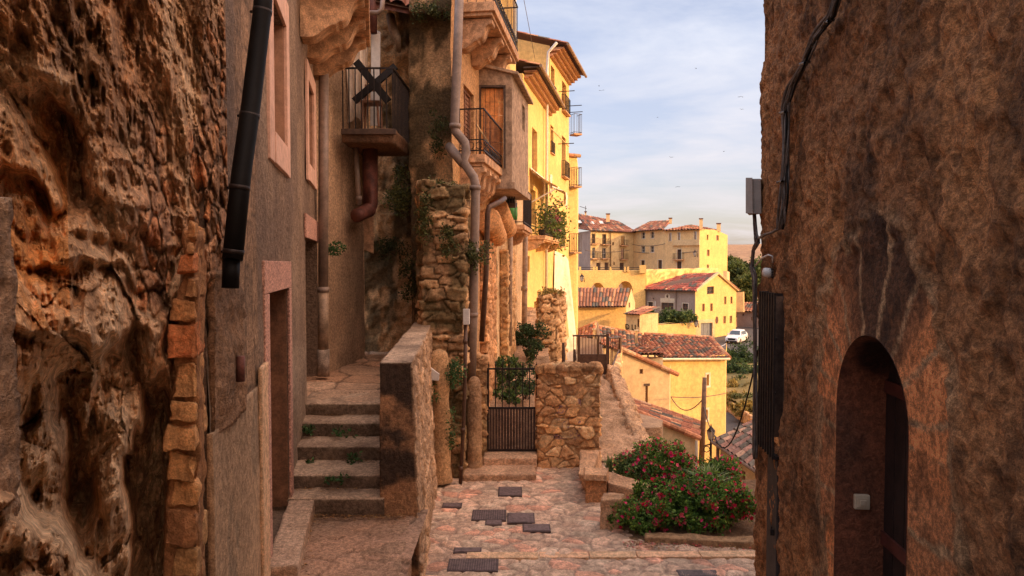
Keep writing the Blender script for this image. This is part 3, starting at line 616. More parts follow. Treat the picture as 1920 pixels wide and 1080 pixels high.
litter('fallen_leaves', 'scattered dry leaves and dirt on the treads of the steps', f2_, 420, .015, 4, lp_)
def f3_(rs): y = 9.2-abs(rs.normal())*.16; return (rs.uniform(1.5, 3.2), y, -3.785)
litter('fallen_leaves', 'dark fallen leaves and petals under the big flowering bush', f3_, 700, .017, 5, lp_+((.5, .05, .10),))
# ------------------------------------------------ building on the right
RA, RB = np.array([.86+.105*-3, -3.0]), None
def rX(Y): return 2.0+.105*Y
RP = Plane((rX(-2.0), -2.0), (rX(7.86), 7.86)); RL = RP.L
def ru(Y): return (Y+2.0)/9.86*RL
rh = thing('plaster_house', 'tall brown rough plastered house with arched door, filling the right side', 'house', (rX(7.8), 7.8, -3.8))
arcC, arcR, arcS, arcB = ru(4.76), .60, -1.10, -2.75     # centre, radius, springing and sill of the arch
wg = (ru(6.78), ru(7.30), -1.86, -.32)                  # grilled window

def arch_in(u, z): return ((np.abs(u-arcC) < arcR) & (z <= arcS) & (z > arcB)) | ((u-arcC)**2+(z-arcS)**2 < arcR**2)
def buildR():
    us = np.concatenate([np.linspace(ru(-2), ru(2.4), 40)[:-1], np.arange(ru(2.4), RL+.012, .024)]); us[-1] = RL
    zs = np.concatenate([np.arange(-4.0, 3.3, .024), np.linspace(3.3, 4.3, 12)])
    U, Z = [a.ravel() for a in np.meshgrid(us, zs, indexing='ij')]; nz = len(zs)
    idx = np.arange(len(U)).reshape(len(us), nz); F = np.stack([idx[:-1, :-1], idx[1:, :-1], idx[1:, 1:], idx[:-1, 1:]], -1).reshape(-1, 4)
    cu = U[F].mean(1); cz = Z[F].mean(1); dead = arch_in(cu, cz)
    for h in (wg,): dead |= (cu > h[0]) & (cu < h[1]) & (cz > h[2]) & (cz < h[3])
    kv = np.zeros(len(U), bool); dv_ = np.zeros(len(U), bool); kv[F[~dead].ravel()] = 1; dv_[F[dead].ravel()] = 1; bd = kv & dv_
    uu = U.copy(); zz = Z.copy(); isA = bd & (np.abs(U-arcC) < arcR+.1)
    top = isA & (Z > arcS); an = np.arctan2(Z-arcS, U-arcC); uu[top] = (arcC+arcR*np.cos(an))[top]; zz[top] = (arcS+arcR*np.sin(an))[top]
    lo = isA & (Z <= arcS) & (Z > arcB+.03); uu[lo] = np.where(U < arcC, arcC-arcR, arcC+arcR)[lo]
    isW = bd & ~isA
    for h in (wg,):
        m = isW & (np.abs(U-h[0]) < .03); uu[m] = h[0]; m = isW & (np.abs(U-h[1]) < .03); uu[m] = h[1]; m = isW & (np.abs(Z-h[2]) < .03); zz[m] = h[2]; m = isW & (np.abs(Z-h[3]) < .03); zz[m] = h[3]
    p = np.stack([uu, 0*uu, zz], 1)
    da = np.hypot(np.maximum(np.abs(uu-arcC)-0, 0)*1.0, np.maximum(zz-arcS, 0)); da = np.where(zz > arcS, da, np.abs(uu-arcC))-arcR
    # smooth cement and pink stone repairs round the door, burnt black plume above it
    w1 = (fbm(p*2.2, 4, 61)-.5)*.5
    patch = (1-sstep(.45, .60, da+w1*.4))
    stain = np.exp(-((uu-arcC-.10)/(.40+.15*w1))**4)*(1-sstep(.55, .85, zz+w1*.7))*(zz > -.6)
    streak = sstep(.46, .54, fbm(p*[6, 1, .35], 3, 71))
    burn = np.clip(stain*streak, 0, .6)*(da > .75)
    lum = (fbm(p*[1.6, 1, 1.1], 3, 81)-.5)*.09+(fbm(p*[5.5, 1, 3.5], 3, 82)-.5)*.065+(fbm(p*[15, 1, 12], 3, 83)-.5)*.06+(fbm(p*[34, 1, 30], 2, 84)-.5)*.022
    gouge = -sstep(.60, .68, fbm(p*[5.5, 1, 2.0], 3, 85))*.035
    W = lum*(1-.75*patch)+gouge*(1-patch)-.012*patch
    W = np.where(bd, -.005, W)*np.where(bd, 1, sstep(-.0, .07, np.where(isA, 0, np.maximum(da, 0)))*.9+.1)
    W[U > RL-.001] = 0
    W -= .05*sstep(RL-.12, RL, uu)**2
    t = np.clip((fbm(p*[.9, 1, .6], 5, 91)-.36)*3.2, 0, 1)
    c = mixc((.36, .185, .10), (.26, .135, .078), t)
    dk = sstep(.60, .72, fbm(p*[3.2, 1, 1.3], 4, 95)); c = c*(1-.4*dk)[:, None]
    # dressed stones round the arch: radial blocks above, squared blocks down the jambs, pale joints
    ang = np.arctan2(zz-arcS, uu-arcC); rr_ = np.hypot(uu-arcC, np.maximum(zz-arcS, 0)); wb = (fbm(p*4, 3, 33)-.5)
    sec = ang/(math.pi/8)+.5+wb*.25; js = np.abs(sec-np.round(sec))*(math.pi/8)*np.maximum(rr_, .3)
    row = (zz-arcS)/.52+wb*.25+np.where(uu > arcC, .4, 0); jr = np.abs(row-np.round(row))*.52
    above = zz > arcS; jd = np.where(above, js, jr); bid = np.where(above, np.floor(sec+.5), 40+np.floor(row+.5)+np.where(uu > arcC, 100, 0)).astype(np.int64)
    h1_ = _hash(bid, bid*0, bid*0, 5); h2_ = _hash(bid, bid*0, bid*0, 9)
    ext = np.where(above, .50+.35*np.exp(-((ang-math.pi/2)/.5)**2), np.where(uu < arcC, .52, .26))+.16*(h1_-.5)+wb*.25
    patch = (1-sstep(-.015, .02, da-ext))*(zz > -3.2)
    halo = (1-sstep(.0, .16, da-ext-.05+w1*.3))*(1-patch)
    joint = 1-sstep(.012, .030, jd)
    pc = mixc((.56, .24, .12), (.40, .19, .11), h1_)*(.85+.3*h2_)[:, None]; pc = pc*(.75+.5*fbm(p*6, 4, 44))[:, None]
    bl_ = np.clip(np.exp(-((ang-math.pi/2-.12)/.62)**6)*above*1.0, 0, 1); bl_ = bl_*sstep(.25, .42, fbm(p*3.2, 4, 45)+.25*np.exp(-((ang-math.pi/2)/.5)**2))
    pc = pc*(1-.92*bl_)[:, None]+np.array((.05, .03, .024))*(.92*bl_)[:, None]
    jm = (joint*(1-.35*sstep(.5, .6, fbm(p*5, 3, 47))))[:, None]; pc = pc*(1-jm)+np.array((.36, .25, .18))*jm
    c = c*(1-.55*halo[:, None])+np.array((.36, .26, .19))*.55*halo[:, None]
    c = c*(1-patch[:, None])+pc*patch[:, None]
    c = c*(1-burn)[:, None]+np.array((.065, .04, .032))*burn[:, None]
    c = c*(.78+.44*fbm(p*[16, 1, 13], 4, 99))[:, None]*(1-.45*sstep(.58, .70, 1-fbm(p*[11, 1, 7], 3, 83)))[:, None]
    Vv = np.stack([RP.A[0]+RP.u[0]*uu+RP.n[0]*W, RP.A[1]+RP.u[1]*uu+RP.n[1]*W, zz], 1)
    return Vv, F[~dead], c
V, F, c = buildR()
mesh_obj('wall', V, F, m_wallR, rh, c, True)
# far end of the house, and its wing running on behind the corner
def endc(V, Nn): d, c = plasterfn(.05, (.33, .19, .11), (.22, .14, .09), 5, 1.5, .015)(V, Nn); return d*.6, c
rough_obj('end_wall', [RP.pt(RL-.005, -4, -.06), RP.pt(RL+.02, -4, -.06), (6.0, 9.0, -4), (6.0, 8.6, -4), RP.pt(RL-.005, 4.3, -.06), RP.pt(RL+.02, 4.3, -.06), (6.0, 9.0, 4.3), (6.0, 8.6, 4.3)], .06, endc, m_wallR, rh)
# unseen houses on the right, added to keep the low sun off the lane
hx = thing('sun_blocker_houses', 'unseen row of tall plain houses added to keep low sun off the lane', 'house', (40, -10, -5)); wm = MB()
for (y0, y1, zt_) in ((-60, -22, 18), (-22, -2, 17), (-2, 10.2, 15.2)): wm.box(34, 46, y0, y1-.3, -12, zt_)
wm.build('wall', m_cream, hx)
# door recess
def recess():
    n = 28; pr = [(arcC-arcR, arcB)]+[(arcC-arcR, arcS-.02-(arcS-arcB)*0)]+[(arcC-arcR*math.cos(math.pi*i/n), arcS+arcR*math.sin(math.pi*i/n)) for i in range(n+1)]+[(arcC+arcR, arcB)]
    seg = []
    for (a, b) in zip(pr[:-1], pr[1:]):
        L_ = math.hypot(b[0]-a[0], b[1]-a[1]); m = max(1, int(L_/.04))
        for k in range(m): seg.append((a[0]+(b[0]-a[0])*k/m, a[1]+(b[1]-a[1])*k/m))
    seg.append(pr[-1]); seg = np.array(seg); D = np.arange(0, .40, .03); n1, n2 = len(seg), len(D)
    U = np.repeat(seg[:, 0], n2); Z = np.repeat(seg[:, 1], n2); Wd = np.tile(D, n1)
    p = np.stack([U, Wd, Z], 1); inn = (fbm(p*6, 4, 3)-.5)*.03*np.clip(Wd*10, 0, 1)
    cu = U-arcC; cz = np.maximum(Z-arcS, 0); ln = np.hypot(cu, cz)+1e-6; U2 = U-cu/ln*inn; Z2 = Z-cz/ln*inn
    V = np.stack([RP.A[0]+RP.u[0]*U2-RP.n[0]*Wd, RP.A[1]+RP.u[1]*U2-RP.n[1]*Wd, Z2], 1)
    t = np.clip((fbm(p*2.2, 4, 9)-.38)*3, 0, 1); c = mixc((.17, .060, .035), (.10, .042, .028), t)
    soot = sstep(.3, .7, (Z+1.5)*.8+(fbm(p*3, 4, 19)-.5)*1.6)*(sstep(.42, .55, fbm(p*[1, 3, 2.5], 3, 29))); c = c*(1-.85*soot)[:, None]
    i = np.arange(n1*n2).reshape(n1, n2)
    return V, np.stack([i[:-1, :-1], i[1:, :-1], i[1:, 1:], i[:-1, 1:]], -1).reshape(-1, 4), c
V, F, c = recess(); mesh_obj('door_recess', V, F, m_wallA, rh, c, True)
mb = MB()
for i in range(7): a = arcC-.6+i*1.2/7; mb.lbox(RP, a+.006, a+1.2/7-.006, arcB, -.45, -.43, -.37)
dr = mb.build('door', M_plain('dark_door', (.022, .011, .009), .6, 0, .4, 8, .001), rh)
m_redr = M_plain('red_rail', (.09, .025, .018), .5, 0, .3, 8)
for z_ in (-2.2, -1.0): MB().lbox(RP, arcC-.6, arcC+.6, z_, z_+.1, -.37, -.35).build('crossbar', m_redr, dr)
# stone sill under door
MB().lbox(RP, arcC-.6, arcC+.6, arcB-.06, arcB, -.6, .02).build('threshold', m_concr, rh)
# light switch in the recess: on the far jamb, facing the camera
sw = thing('light_switch', 'cream square light switch on the jamb of the arched door', 'switch', RP.pt(arcC+arcR, -1.8, -.2))
def jb(u0, w0, w1, z0, z1): return [RP.pt(arcC+arcR-u0, z, w) for z in (z0, z1) for w in (w0, w1)]
def jbox(d0, d1, w0, w1, z0, z1):
    q = lambda d, w, z: RP.pt(arcC+arcR-d, z, -w)
    return [q(d1, w0, z0), q(d1, w1, z0), q(d0, w1, z0), q(d0, w0, z0), q(d1, w0, z1), q(d1, w1, z1), q(d0, w1, z1), q(d0, w0, z1)]
m_sw = M_plain('cream_plastic', (.50, .38, .26), .35, 0, .08, 8)
MB().hexa(jbox(-.01, .035, .14, .255, -1.93, -1.815)).build('plate', m_sw, sw, bevel=.008)
MB().hexa(jbox(.034, .044, .158, .237, -1.912, -1.833)).build('frame', m_sw, sw, bevel=.004)
MB().hexa(jbox(.040, .053, .175, .220, -1.895, -1.85)).build('button', m_sw, sw, bevel=.004)
# grilled window
gw = MB(); gw.lbox(RP, wg[0]+.0, wg[0]+.05, wg[2], wg[3], -.28, -.20); gw.lbox(RP, wg[1]-.05, wg[1], wg[2], wg[3], -.28, -.20); gw.lbox(RP, wg[0]+.05, wg[1]-.05, wg[2], wg[2]+.05, -.28, -.20); gw.lbox(RP, wg[0]+.05, wg[1]-.05, wg[3]-.05, wg[3], -.28, -.20)
wn = gw.build('window', m_brown, rh)
MB().lbox(RP, wg[0], wg[1], wg[2], wg[3], -.32, -.26).build('pane', m_glass, wn)
for a in ((wg[0], wg[0]+.012), (wg[1]-.012, wg[1])): MB().lbox(RP, a[0], a[1], wg[2], wg[3], -.32, .0).build('reveal', m_woodd, wn)
mb = MB(); n = 7
for i in range(n):
    u = wg[0]+.0+(wg[1]-wg[0]+.05)*i/(n-1); mb.lbox(RP, u-.008, u+.008, wg[2]-.10, wg[3]+.03, .085, .105)
    if i in (0, n-1): mb.lbox(RP, u-.008, u+.008, wg[3]-.0, wg[3]+.03, -.02, .085); mb.lbox(RP, u-.008, u+.008, wg[2]-.1, wg[2]-.07, -.02, .085)
for z in (wg[2]-.09, wg[2]+.55, wg[2]+1.1, wg[3]-.0): mb.lbox(RP, wg[0]-.01, wg[1]+.06, z, z+.03, .072, .085)
for i in range(5): mb.lbox(RP, wg[0]+.0, wg[1]+.05, wg[2]-.095, wg[2]-.08, .016*i, .016*i+.01)
mb.build('window_grille', m_iron, rh)
# metal hatch under the window with hasp and padlock
hp = MB().lbox(RP, ru(6.84), ru(7.2), -3.45, -2.0, -.02, .035).build('meter_hatch', M_plain('sooty_metal', (.055, .042, .036), .65, .3, .35, 9), rh, bevel=.004)
pk = MB(); pk.lbox(RP, ru(6.9), ru(6.9)+.035, -2.78, -2.72, .04, .075); pk.tube([RP.pt(ru(6.9)+.005, -2.72, .06), RP.pt(ru(6.9)+.005, -2.69, .06), RP.pt(ru(6.9)+.03, -2.69, .06), RP.pt(ru(6.9)+.03, -2.72, .06)], .004, 5); pk.build('padlock', m_iron, hp)
# junction box on the corner
jx = thing('junction_box', 'pale grey electric box fixed on the corner of the right-hand house', 'electric box', tuple(P(1412, 400, 7.7)))
yb = 7.62
MB().hexa([P(1401, 401, yb), P(1428, 401, yb-.05), P(1428, 401, yb+.2), P(1404, 404, yb+.2), P(1401, 335, yb), P(1427, 335, yb-.05), P(1427, 335, yb+.2), P(1404, 335, yb+.2)]).build('case', m_wh2 if False else M_plain('grey_box_paint', (.30, .25, .21), .5, 0, .12, 8), jx, bevel=.008)
MB().hexa([P(1398, 400, yb-.02), P(1412, 401, yb-.06), P(1412, 401, yb-.02), P(1399, 400, yb+.02), P(1398, 333, yb-.02), P(1411, 333, yb-.06), P(1411, 333, yb-.02), P(1399, 333, yb+.02)]).build('lid', M_plain('grey_lid_paint', (.36, .30, .25), .5, 0, .12, 8), jx, bevel=.006)
# cable bundle
def RPt(px, py, w):   # a point on the right wall
    u, z = RP.uz(px, py, w); return RP.pt(u, z, w)
rc = random.Random(5)
def bundle(name, label, path, n, spread, w=.07, r=.011):
    root = thing(name, label, 'cables', RPt(*path[0], w))
    for k in range(n):
        ox, ow, ph = rc.uniform(-1, 1)*spread, rc.uniform(.0, .05), rc.uniform(0, 6)
        pts = []
        for i, (px, py) in enumerate(path[:-1]):
            nx_, ny_ = path[i+1]; m = max(2, int(math.hypot(nx_-px, ny_-py)/14))
            for j in range(m):
                t_ = j/m; s_ = (i+t_)
                pts.append(RPt(px+(nx_-px)*t_+ox*(1+.5*math.sin(s_*2.2+ph))+rc.uniform(-1, 1)*.5, py+(ny_-py)*t_, w+ow+.012*math.sin(s_*5+ph)))
        pts.append(RPt(path[-1][0]+ox, path[-1][1], w+ow))
        c_ = rc.choice([(.07, .05, .04), (.11, .08, .06), (.05, .036, .03), (.15, .11, .085)])
        mb = MB(); mb.tube(pts, r*rc.uniform(.8, 1.3), 6); mb.build('cable', m_cable if c_[0] > .06 else m_blackp, root, True)
    return root
b1 = bundle('cable_bundle', 'thick bundle of dusty cables hanging down the right-hand wall', [(1571, -40), (1548, 30), (1520, 70), (1500, 120), (1478, 160), (1467, 200), (1468, 280), (1466, 380), (1461, 430)], 9, 6)
mb = MB()
for (a, b) in ((1546, 40), (1503, 118), (1467, 210), (1464, 340)): 
    q = RPt(a, b, .06); mb.tube([RPt(a-9, b+2, .05), RPt(a, b, .15), RPt(a+9, b-2, .05)], .012, 6)
mb.build('cable_tie', m_iron, b1)
b2 = bundle('cable_bundle', 'thinner cables curling from the electric box down the house corner', [(1413, 400), (1416, 440), (1419, 455), (1412, 470), (1409, 500), (1415, 520), (1417, 640), (1419, 760), (1420, 860)], 5, 3, .03, .011)
b3 = bundle('cable_bundle', 'short cable strands sagging sideways between the two vertical bundles', [(1461, 428), (1446, 436), (1432, 440), (1420, 448), (1414, 466)], 6, 2, .06, .009)
t = thing('cable_outlet', 'pale plastic cable outlet with looped white wire on house corner', 'cable outlet', RPt(1440, 510, .05))
MB().tube([RPt(1446, 512, .02), RPt(1432, 510, .10)], [.055, .045], 12).build('cup', m_wh, t, True)
MB().tube([RPt(1416, 498, .03), RPt(1428, 484, .08), RPt(1440, 478, .07), RPt(1448, 480, .05), RPt(1449, 492, .02)], .010, 6).build('wire', m_wh, t, True)
mb = MB()
for i in range(9): mb.lbox(RP, ru(7.12), ru(7.19), Z_(497+i*3, 7.1), Z_(497+i*3, 7.1)+.008, .02, .035)
o = mb.build('wall_vent', m_iron); tag(o, 'small dark slotted vent plate beside the pale cable outlet', 'vent')
# ------------------------------------------------ mossy cliff behind the landing and the rubble buttress
def mossfn(seed, amp=.12, moss=.5, c1=(.34, .22, .13), c2=(.20, .14, .085)):
    def fn(V, Nn):
        d = (fbm(V*1.1, 4, seed)-.5)*amp*2+(fbm(V*5, 4, seed+3, .55, True)-.5)*amp*.6+(fbm(V*18, 3, seed+4)-.5)*.02
        t = np.clip((fbm(V*[1.2, 1.2, .7], 5, seed+8)-.36)*3, 0, 1); c = mixc(c1, c2, t)
        dk = sstep(.48-.12*moss, .60-.08*moss, fbm(V*[2.2, 2.2, 1.0], 5, seed+12, .6)); c = c*(1-dk*.85)[:, None]+np.array((.035, .030, .016))*(dk*.85)[:, None]
        return d, c*(.7+.6*fbm(V*10, 4, seed+2))[:, None]
    return fn
cl = thing('cliff_face', 'mossy rock cliff behind the upper landing under the timber eave', 'cliff', (-2.4, 15, -2))
rough_obj('rock', [(-5.0, 15.2, -2.4), (-1.2, 15.0, -2.4), (-1.2, 17, -2.4), (-5, 17, -2.4), (-5.0, 14.9, 7.5), (-1.6, 14.9, 7.5), (-1.2, 17, 7.5), (-5, 17, 7.5)], .045, mossfn(3, .26, .45, (.50, .32, .18), (.30, .20, .12)), m_wallA, cl, skip=('back', 'bottom'))
rough_obj('rock_pilaster', [(X_(772, 14), 14.0, -2.2), (X_(846, 13.7), 13.7, -2.2), (X_(858, 14.8), 15.2, -2.2), (X_(772, 14), 15.2, -2.2), (X_(772, 14), 13.9, 5.05), (X_(858, 13.6), 13.6, 5.0), (X_(868, 14.6), 15.2, 5.1), (X_(772, 14), 15.2, 5.1)], .05, mossfn(13, .12, .85, (.52, .35, .20), (.34, .22, .13)), m_wallA, cl, skip=('back', 'bottom'))
rough_obj('ledge', [(X_(775, 13.6), 13.4, 4.9), (X_(862, 13.5), 13.4, 4.9), (X_(862, 13.5), 14.8, 4.9), (X_(775, 13.5), 14.8, 4.9), (X_(775, 13.6), 13.4, 5.15), (X_(862, 13.5), 13.4, 5.1), (X_(862, 13.5), 14.8, 5.1), (X_(775, 13.5), 14.8, 5.15)], .05, mossfn(17, .06, .8), m_wallA, cl)
bt = thing('rubble_buttress', 'tall overgrown buttress of rough stones rising behind the parapet', 'buttress', (-1.4, 12.2, -3.8))
bfn0 = stonefn((.36, .34, .2), .08, ((.40, .27, .17), (.27, .19, .13), (.48, .33, .21)), (.10, .075, .045), 41, .14, .02)
def bfn(V, Nn):
    d, c = bfn0(V, Nn); mo = sstep(.46, .56, fbm(V*[1.7, 1.7, 1.2], 5, 55)+.10*sstep(.0, 1.2, V[:, 2]))[:, None]
    return d+(fbm(V*1.5, 3, 4)-.5)*.12, c*(1-.75*mo)+np.array((.055, .05, .025))*.75*mo
rough_obj('stonework', [(X_(790, 12), 12.05, -3.9), (X_(866, 12), 12.0, -3.9), (X_(880, 13.2), 13.4, -3.9), (X_(780, 13), 13.4, -3.9), (X_(790, 12), 12.1, 1.42), (X_(870, 12), 12.05, 1.38), (X_(884, 13.2), 13.6, 1.5), (X_(780, 13), 13.6, 1.5)], .024, bfn, m_stone, bt, skip=('back', 'bottom'))
# lumpy cement column against the buttress
def colum(name, label, px0, px1, py0, py1, Y, c1, c2, seed, cat='pillar'):
    V = []; n = 28; m = 60; zt, zb = Z_(py0, Y), Z_(py1, Y); cx = X_((px0+px1)/2, Y); r = (X_(px1, Y)-X_(px0, Y))/2
    for j in range(m+1):
        z = zb+(zt-zb)*j/m; f = 1.0 if j < m-5 else math.sqrt(max(0, 1-((j-m+5)/5)**2))*.9+.02; f *= 1+.18*math.exp(-((j-0)/5)**2)
        for k in range(n): a = 2*math.pi*k/n; V.append((cx+r*f*math.cos(a), Y+.1+r*f*math.sin(a), z))
    V = np.array(V); Nn = V-np.stack([np.full(len(V), cx), np.full(len(V), Y+.1), V[:, 2]], 1); Nn /= np.linalg.norm(Nn, axis=1, keepdims=True)+1e-6
    V = V+Nn*((fbm(V*3, 4, seed)-.5)*.09+(fbm(V*14, 3, seed)-.5)*.02)[:, None]
    F = [[j*n+k, j*n+(k+1) % n, (j+1)*n+(k+1) % n, (j+1)*n+k] for j in range(m) for k in range(n)]+[list(range(m*n, m*n+n))]
    c = mixc(c1, c2, np.clip((fbm(V*[3, 3, 1.5], 4, seed+2)-.35)*3, 0, 1))
    o = mesh_obj(name, V, F, m_wallA, col=c, smooth=True); return tag(o, label, cat)
colum('cement_pillar', 'lumpy rounded cement pillar between parapet and climbing ivy', 803, 841, 655, 905, 11.55, (.44, .29, .17), (.30, .20, .12), 5)
colum('cement_pillar', 'rounded cement pillar at the left of the iron gate', 874, 902, 706, 886, 12.3, (.40, .27, .17), (.27, .18, .12), 9)
rough_obj2 = lambda name, label, cat, c, step, fn, mat=m_stone: tag(rough_obj(name, c, step, fn, mat), label, cat)
rough_obj2('stone_gatepost', 'narrow post of small stones against the left edge of gate', 'gatepost', [(X_(897, 12.85), 12.85, -3.8), (X_(913, 12.85), 12.85, -3.8), (X_(913, 12.85), 13.2, -3.8), (X_(896, 12.85), 13.2, -3.8), (X_(885, 12.85), 12.85, -1.72), (X_(913, 12.85), 12.85, -1.76), (X_(913, 12.85), 13.2, -1.76), (X_(885, 12.85), 13.2, -1.72)], .02, stonefn((.2, .2, .13), .03, seed=61))
# gate steps
gs = thing('gate_steps', 'two low worn stone steps in front of the iron gate', 'steps', (0, 12.2, -3.8))
sfn = lambda s: (lambda V, Nn: ((fbm(V*4, 3, s)-.5)*.05+(fbm(V*15, 3, s)-.5)*.012, mixc((.50, .35, .26), (.34, .23, .17), np.clip((fbm(V*3, 4, s)-.38)*3.5, 0, 1))))
rough_obj('step', hexb(X_(868, 11.95), X_(1005, 11.85), 11.85, 12.9, -3.95, -3.69), .025, sfn(4), m_wallA, gs)
rough_obj('step', hexb(X_(906, 12.4), X_(1008, 12.4), 12.42, 13.2, -3.75, -3.565), .025, sfn(8), m_wallA, gs)
# iron gate
YG = 12.85; gt = thing('iron_gate', 'spiked dark iron gate with solid lower half between stone walls', 'gate', (X_(960, YG), YG, -3.57))
xa, xb = X_(913, YG), X_(1009, YG); zb, zm, zt = -3.55, Z_(765, YG), Z_(690, YG)
mb = MB(); mb.box(xa, xa+.035, YG-.02, YG+.02, zb, zt); mb.box(xb-.035, xb, YG-.02, YG+.02, zb, zt); mb.box(xa+.035, xb-.035, YG-.018, YG+.018, zt-.03, zt); mb.box(xa+.035, xb-.035, YG-.018, YG+.018, zm-.02, zm+.02); mb.box(xa+.035, xb-.035, YG-.018, YG+.018, zb, zb+.04)
mb.build('frame', m_iron, gt)
for i in range(8):
    x = xa+.03+(xb-xa-.06)*i/7
    mb = MB(); mb.box(x-.009, x+.009, YG-.035, YG-.021, zm, zt+.02); mb.tube([(x, YG-.028, zt+.02), (x, YG-.028, zt+.06), (x, YG-.028, zt+.12)], [.009, .016, .001], 6); mb.build('bar', m_iron, gt)
mb = MB()
for i in range(16): x = xa+.04+(xb-xa-.08)*i/16; mb.box(x, x+(xb-xa-.08)/16-.006, YG-.012-.008*(i % 2), YG+.012, zb+.04, zm-.02)
mb.build('panel', M_plain('rusty_sheet', (.07, .04, .028), .6, .3, .45, 6), gt)
# rubble wall right of the gate
rw = rough_obj2('rubble_wall', 'low wall of irregular orange stones with purple scrawls right of the gate', 'wall', [(X_(1009, 12.7), 12.7, -3.9), (X_(1124, 12.6), 12.6, -3.9), (X_(1126, 12.6), 13.25, -3.9), (X_(1009, 12.7), 13.25, -3.9), (X_(1009, 12.7), 12.72, -1.93), (X_(1127, 12.6), 12.65, -1.90), (X_(1128, 12.6), 13.25, -1.93), (X_(1009, 12.7), 13.25, -1.96)], .017,
    (lambda f: lambda V, Nn: (lambda d, c: (d+sstep(-2.03, -1.97, V[:, 2])*.05*(fbm(V*6, 3, 3)-.2), np.where(((fbm(V*7, 3, 37, .5, True) > .865) & (np.abs(V[:, 0]-1.0) < .28) & (np.abs(V[:, 2]+2.85) < .42) & (Nn[:, 1] < -.5))[:, None], np.array((.19, .12, .16)), c)*(1-.4*sstep(-2.06, -1.96, V[:, 2]))[:, None]))(*f(V, Nn)))(stonefn((.26, .22, .19), .05, ((.50, .30, .16), (.38, .23, .14), (.55, .40, .26)), (.36, .24, .15), 71, .1)))
for i, (a, b, c_, s) in enumerate([(1040, 684, 40, 1), (1075, 682, 34, 2), (1108, 684, 30, 3)]): pass
# ruined stub of wall behind the gate
rough_obj2('ruined_wall', 'broken stub of an old stone wall with dry grass on top', 'wall', [(X_(1004, 20), 20, -3.9), (X_(1046, 20), 20, -3.9), (X_(1062, 21.5), 21.5, -3.9), (X_(1010, 21), 21.5, -3.9), (X_(1010, 20), 20, -.98), (X_(1044, 20), 20, -.86), (X_(1060, 21.5), 21.5, -.92), (X_(1014, 21), 21.5, -1.0)], .035, stonefn((.3, .3, .2), .09, ((.50, .34, .2), (.36, .25, .16), (.56, .4, .25)), (.16, .11, .07), 81, .14))
# garden ground and the track beyond
def gfn(Q): 
    return (fbm(Q*1.2, 4, 5)-.5)*.35+(fbm(Q*5, 4, 6, .5, True)-.5)*.16, mixc((.40, .28, .20), (.22, .15, .10), np.clip((fbm(Q*2.2, 5, 5)-.36)*3, 0, 1))*(.7+.6*fbm(Q*14, 4, 8))[:, None]
surf('garden_ground', lambda x, y: np.interp(y, [13.2, 15, 22, 30], [-3.62, -3.3, -2.25, -2.0]), -1.6, 1.05, 13.2, 30, .08, gfn, m_wallA)
surf('rocky_track', lambda x, y: -3.78+(y-13)*.028+np.clip((2.85-x)-.0, -2, 0)*np.clip((y-12.5)*.5, 0, 1)*1.1, .95, 3.9, 12.9, 24, .06, gfn, m_wallA)
rough_obj2('edge_rocks', 'ragged line of rocks along the edge of the rough track', 'rocks', [(2.55, 14.0, -4.3), (3.0, 14.0, -4.6), (3.55, 22.3, -4.6), (3.1, 22.3, -4.3), (2.6, 14.0, -3.75), (2.85, 14.0, -3.8), (3.4, 22.3, -3.35), (3.15, 22.3, -3.3)], .05, (lambda V, Nn: ((fbm(V*2.6, 4, 5, .5, True)-.55)*.30+(fbm(V*8, 3, 6)-.5)*.10, mixc((.46, .32, .22), (.24, .17, .12), np.clip((fbm(V*3, 4, 7)-.4)*3, 0, 1)))), m_wallA)
cb = rough_obj2('concrete_block', 'flat topped grey concrete block below the rough track', 'block', [P(1186, 880, 15.2), P(1240, 880, 15.2), P(1243, 860, 17), P(1180, 860, 17.2), P(1188, 803, 15.2), P(1241, 800, 15.2), P(1243, 800-12, 16.8), P(1186, 770, 17.6)], .04, plasterfn(.03, (.42, .31, .22), (.24, .18, .14), 15, 1.5), m_wallA)
# low wall round the flower bed
lw = thing('low_wall', 'low stone garden wall with a short square pillar by the flowers', 'wall', (1.4, 10.9, -3.8))
lf = plasterfn(.03, (.50, .32, .21), (.30, .20, .14), 25, 2, .012)
rough_obj('pillar', [(X_(1100, 10.75), 10.75, -3.85), (X_(1137, 10.7), 10.7, -3.85), (X_(1140, 11.05), 11.05, -3.85), (X_(1104, 11), 11.1, -3.85), (X_(1099, 10.75), 10.75, -3.42), (X_(1139, 10.7), 10.7, -3.42), (X_(1142, 11.05), 11.05, -3.42), (X_(1102, 11), 11.1, -3.42)], .02, plasterfn(.02, (.52, .27, .14), (.38, .21, .12), 26, 4), m_wallA, lw)
rough_obj('cap', [(X_(1096, 10.7), 10.7, -3.43), (X_(1141, 10.65), 10.65, -3.43), (X_(1144, 11.1), 11.1, -3.43), (X_(1098, 11), 11.15, -3.43), (X_(1097, 10.7), 10.72, -3.33), (X_(1140, 10.65), 10.68, -3.33), (X_(1143, 11.1), 11.08, -3.33), (X_(1099, 11), 11.13, -3.33)], .02, lf, m_wallA, lw)
rough_obj('wall', [(X_(1088, 12.3), 11.2, -3.85), (X_(1108, 11.1), 11.0, -3.85), (X_(1135, 12.4), 12.5, -3.85), (X_(1095, 12.4), 12.5, -3.85), (X_(1085, 11.2), 11.2, -3.47), (X_(1108, 11.1), 11.0, -3.46), (X_(1128, 12.4), 12.5, -3.42), (X_(1090, 12.4), 12.5, -3.42)], .03, lf, m_wallA, lw)
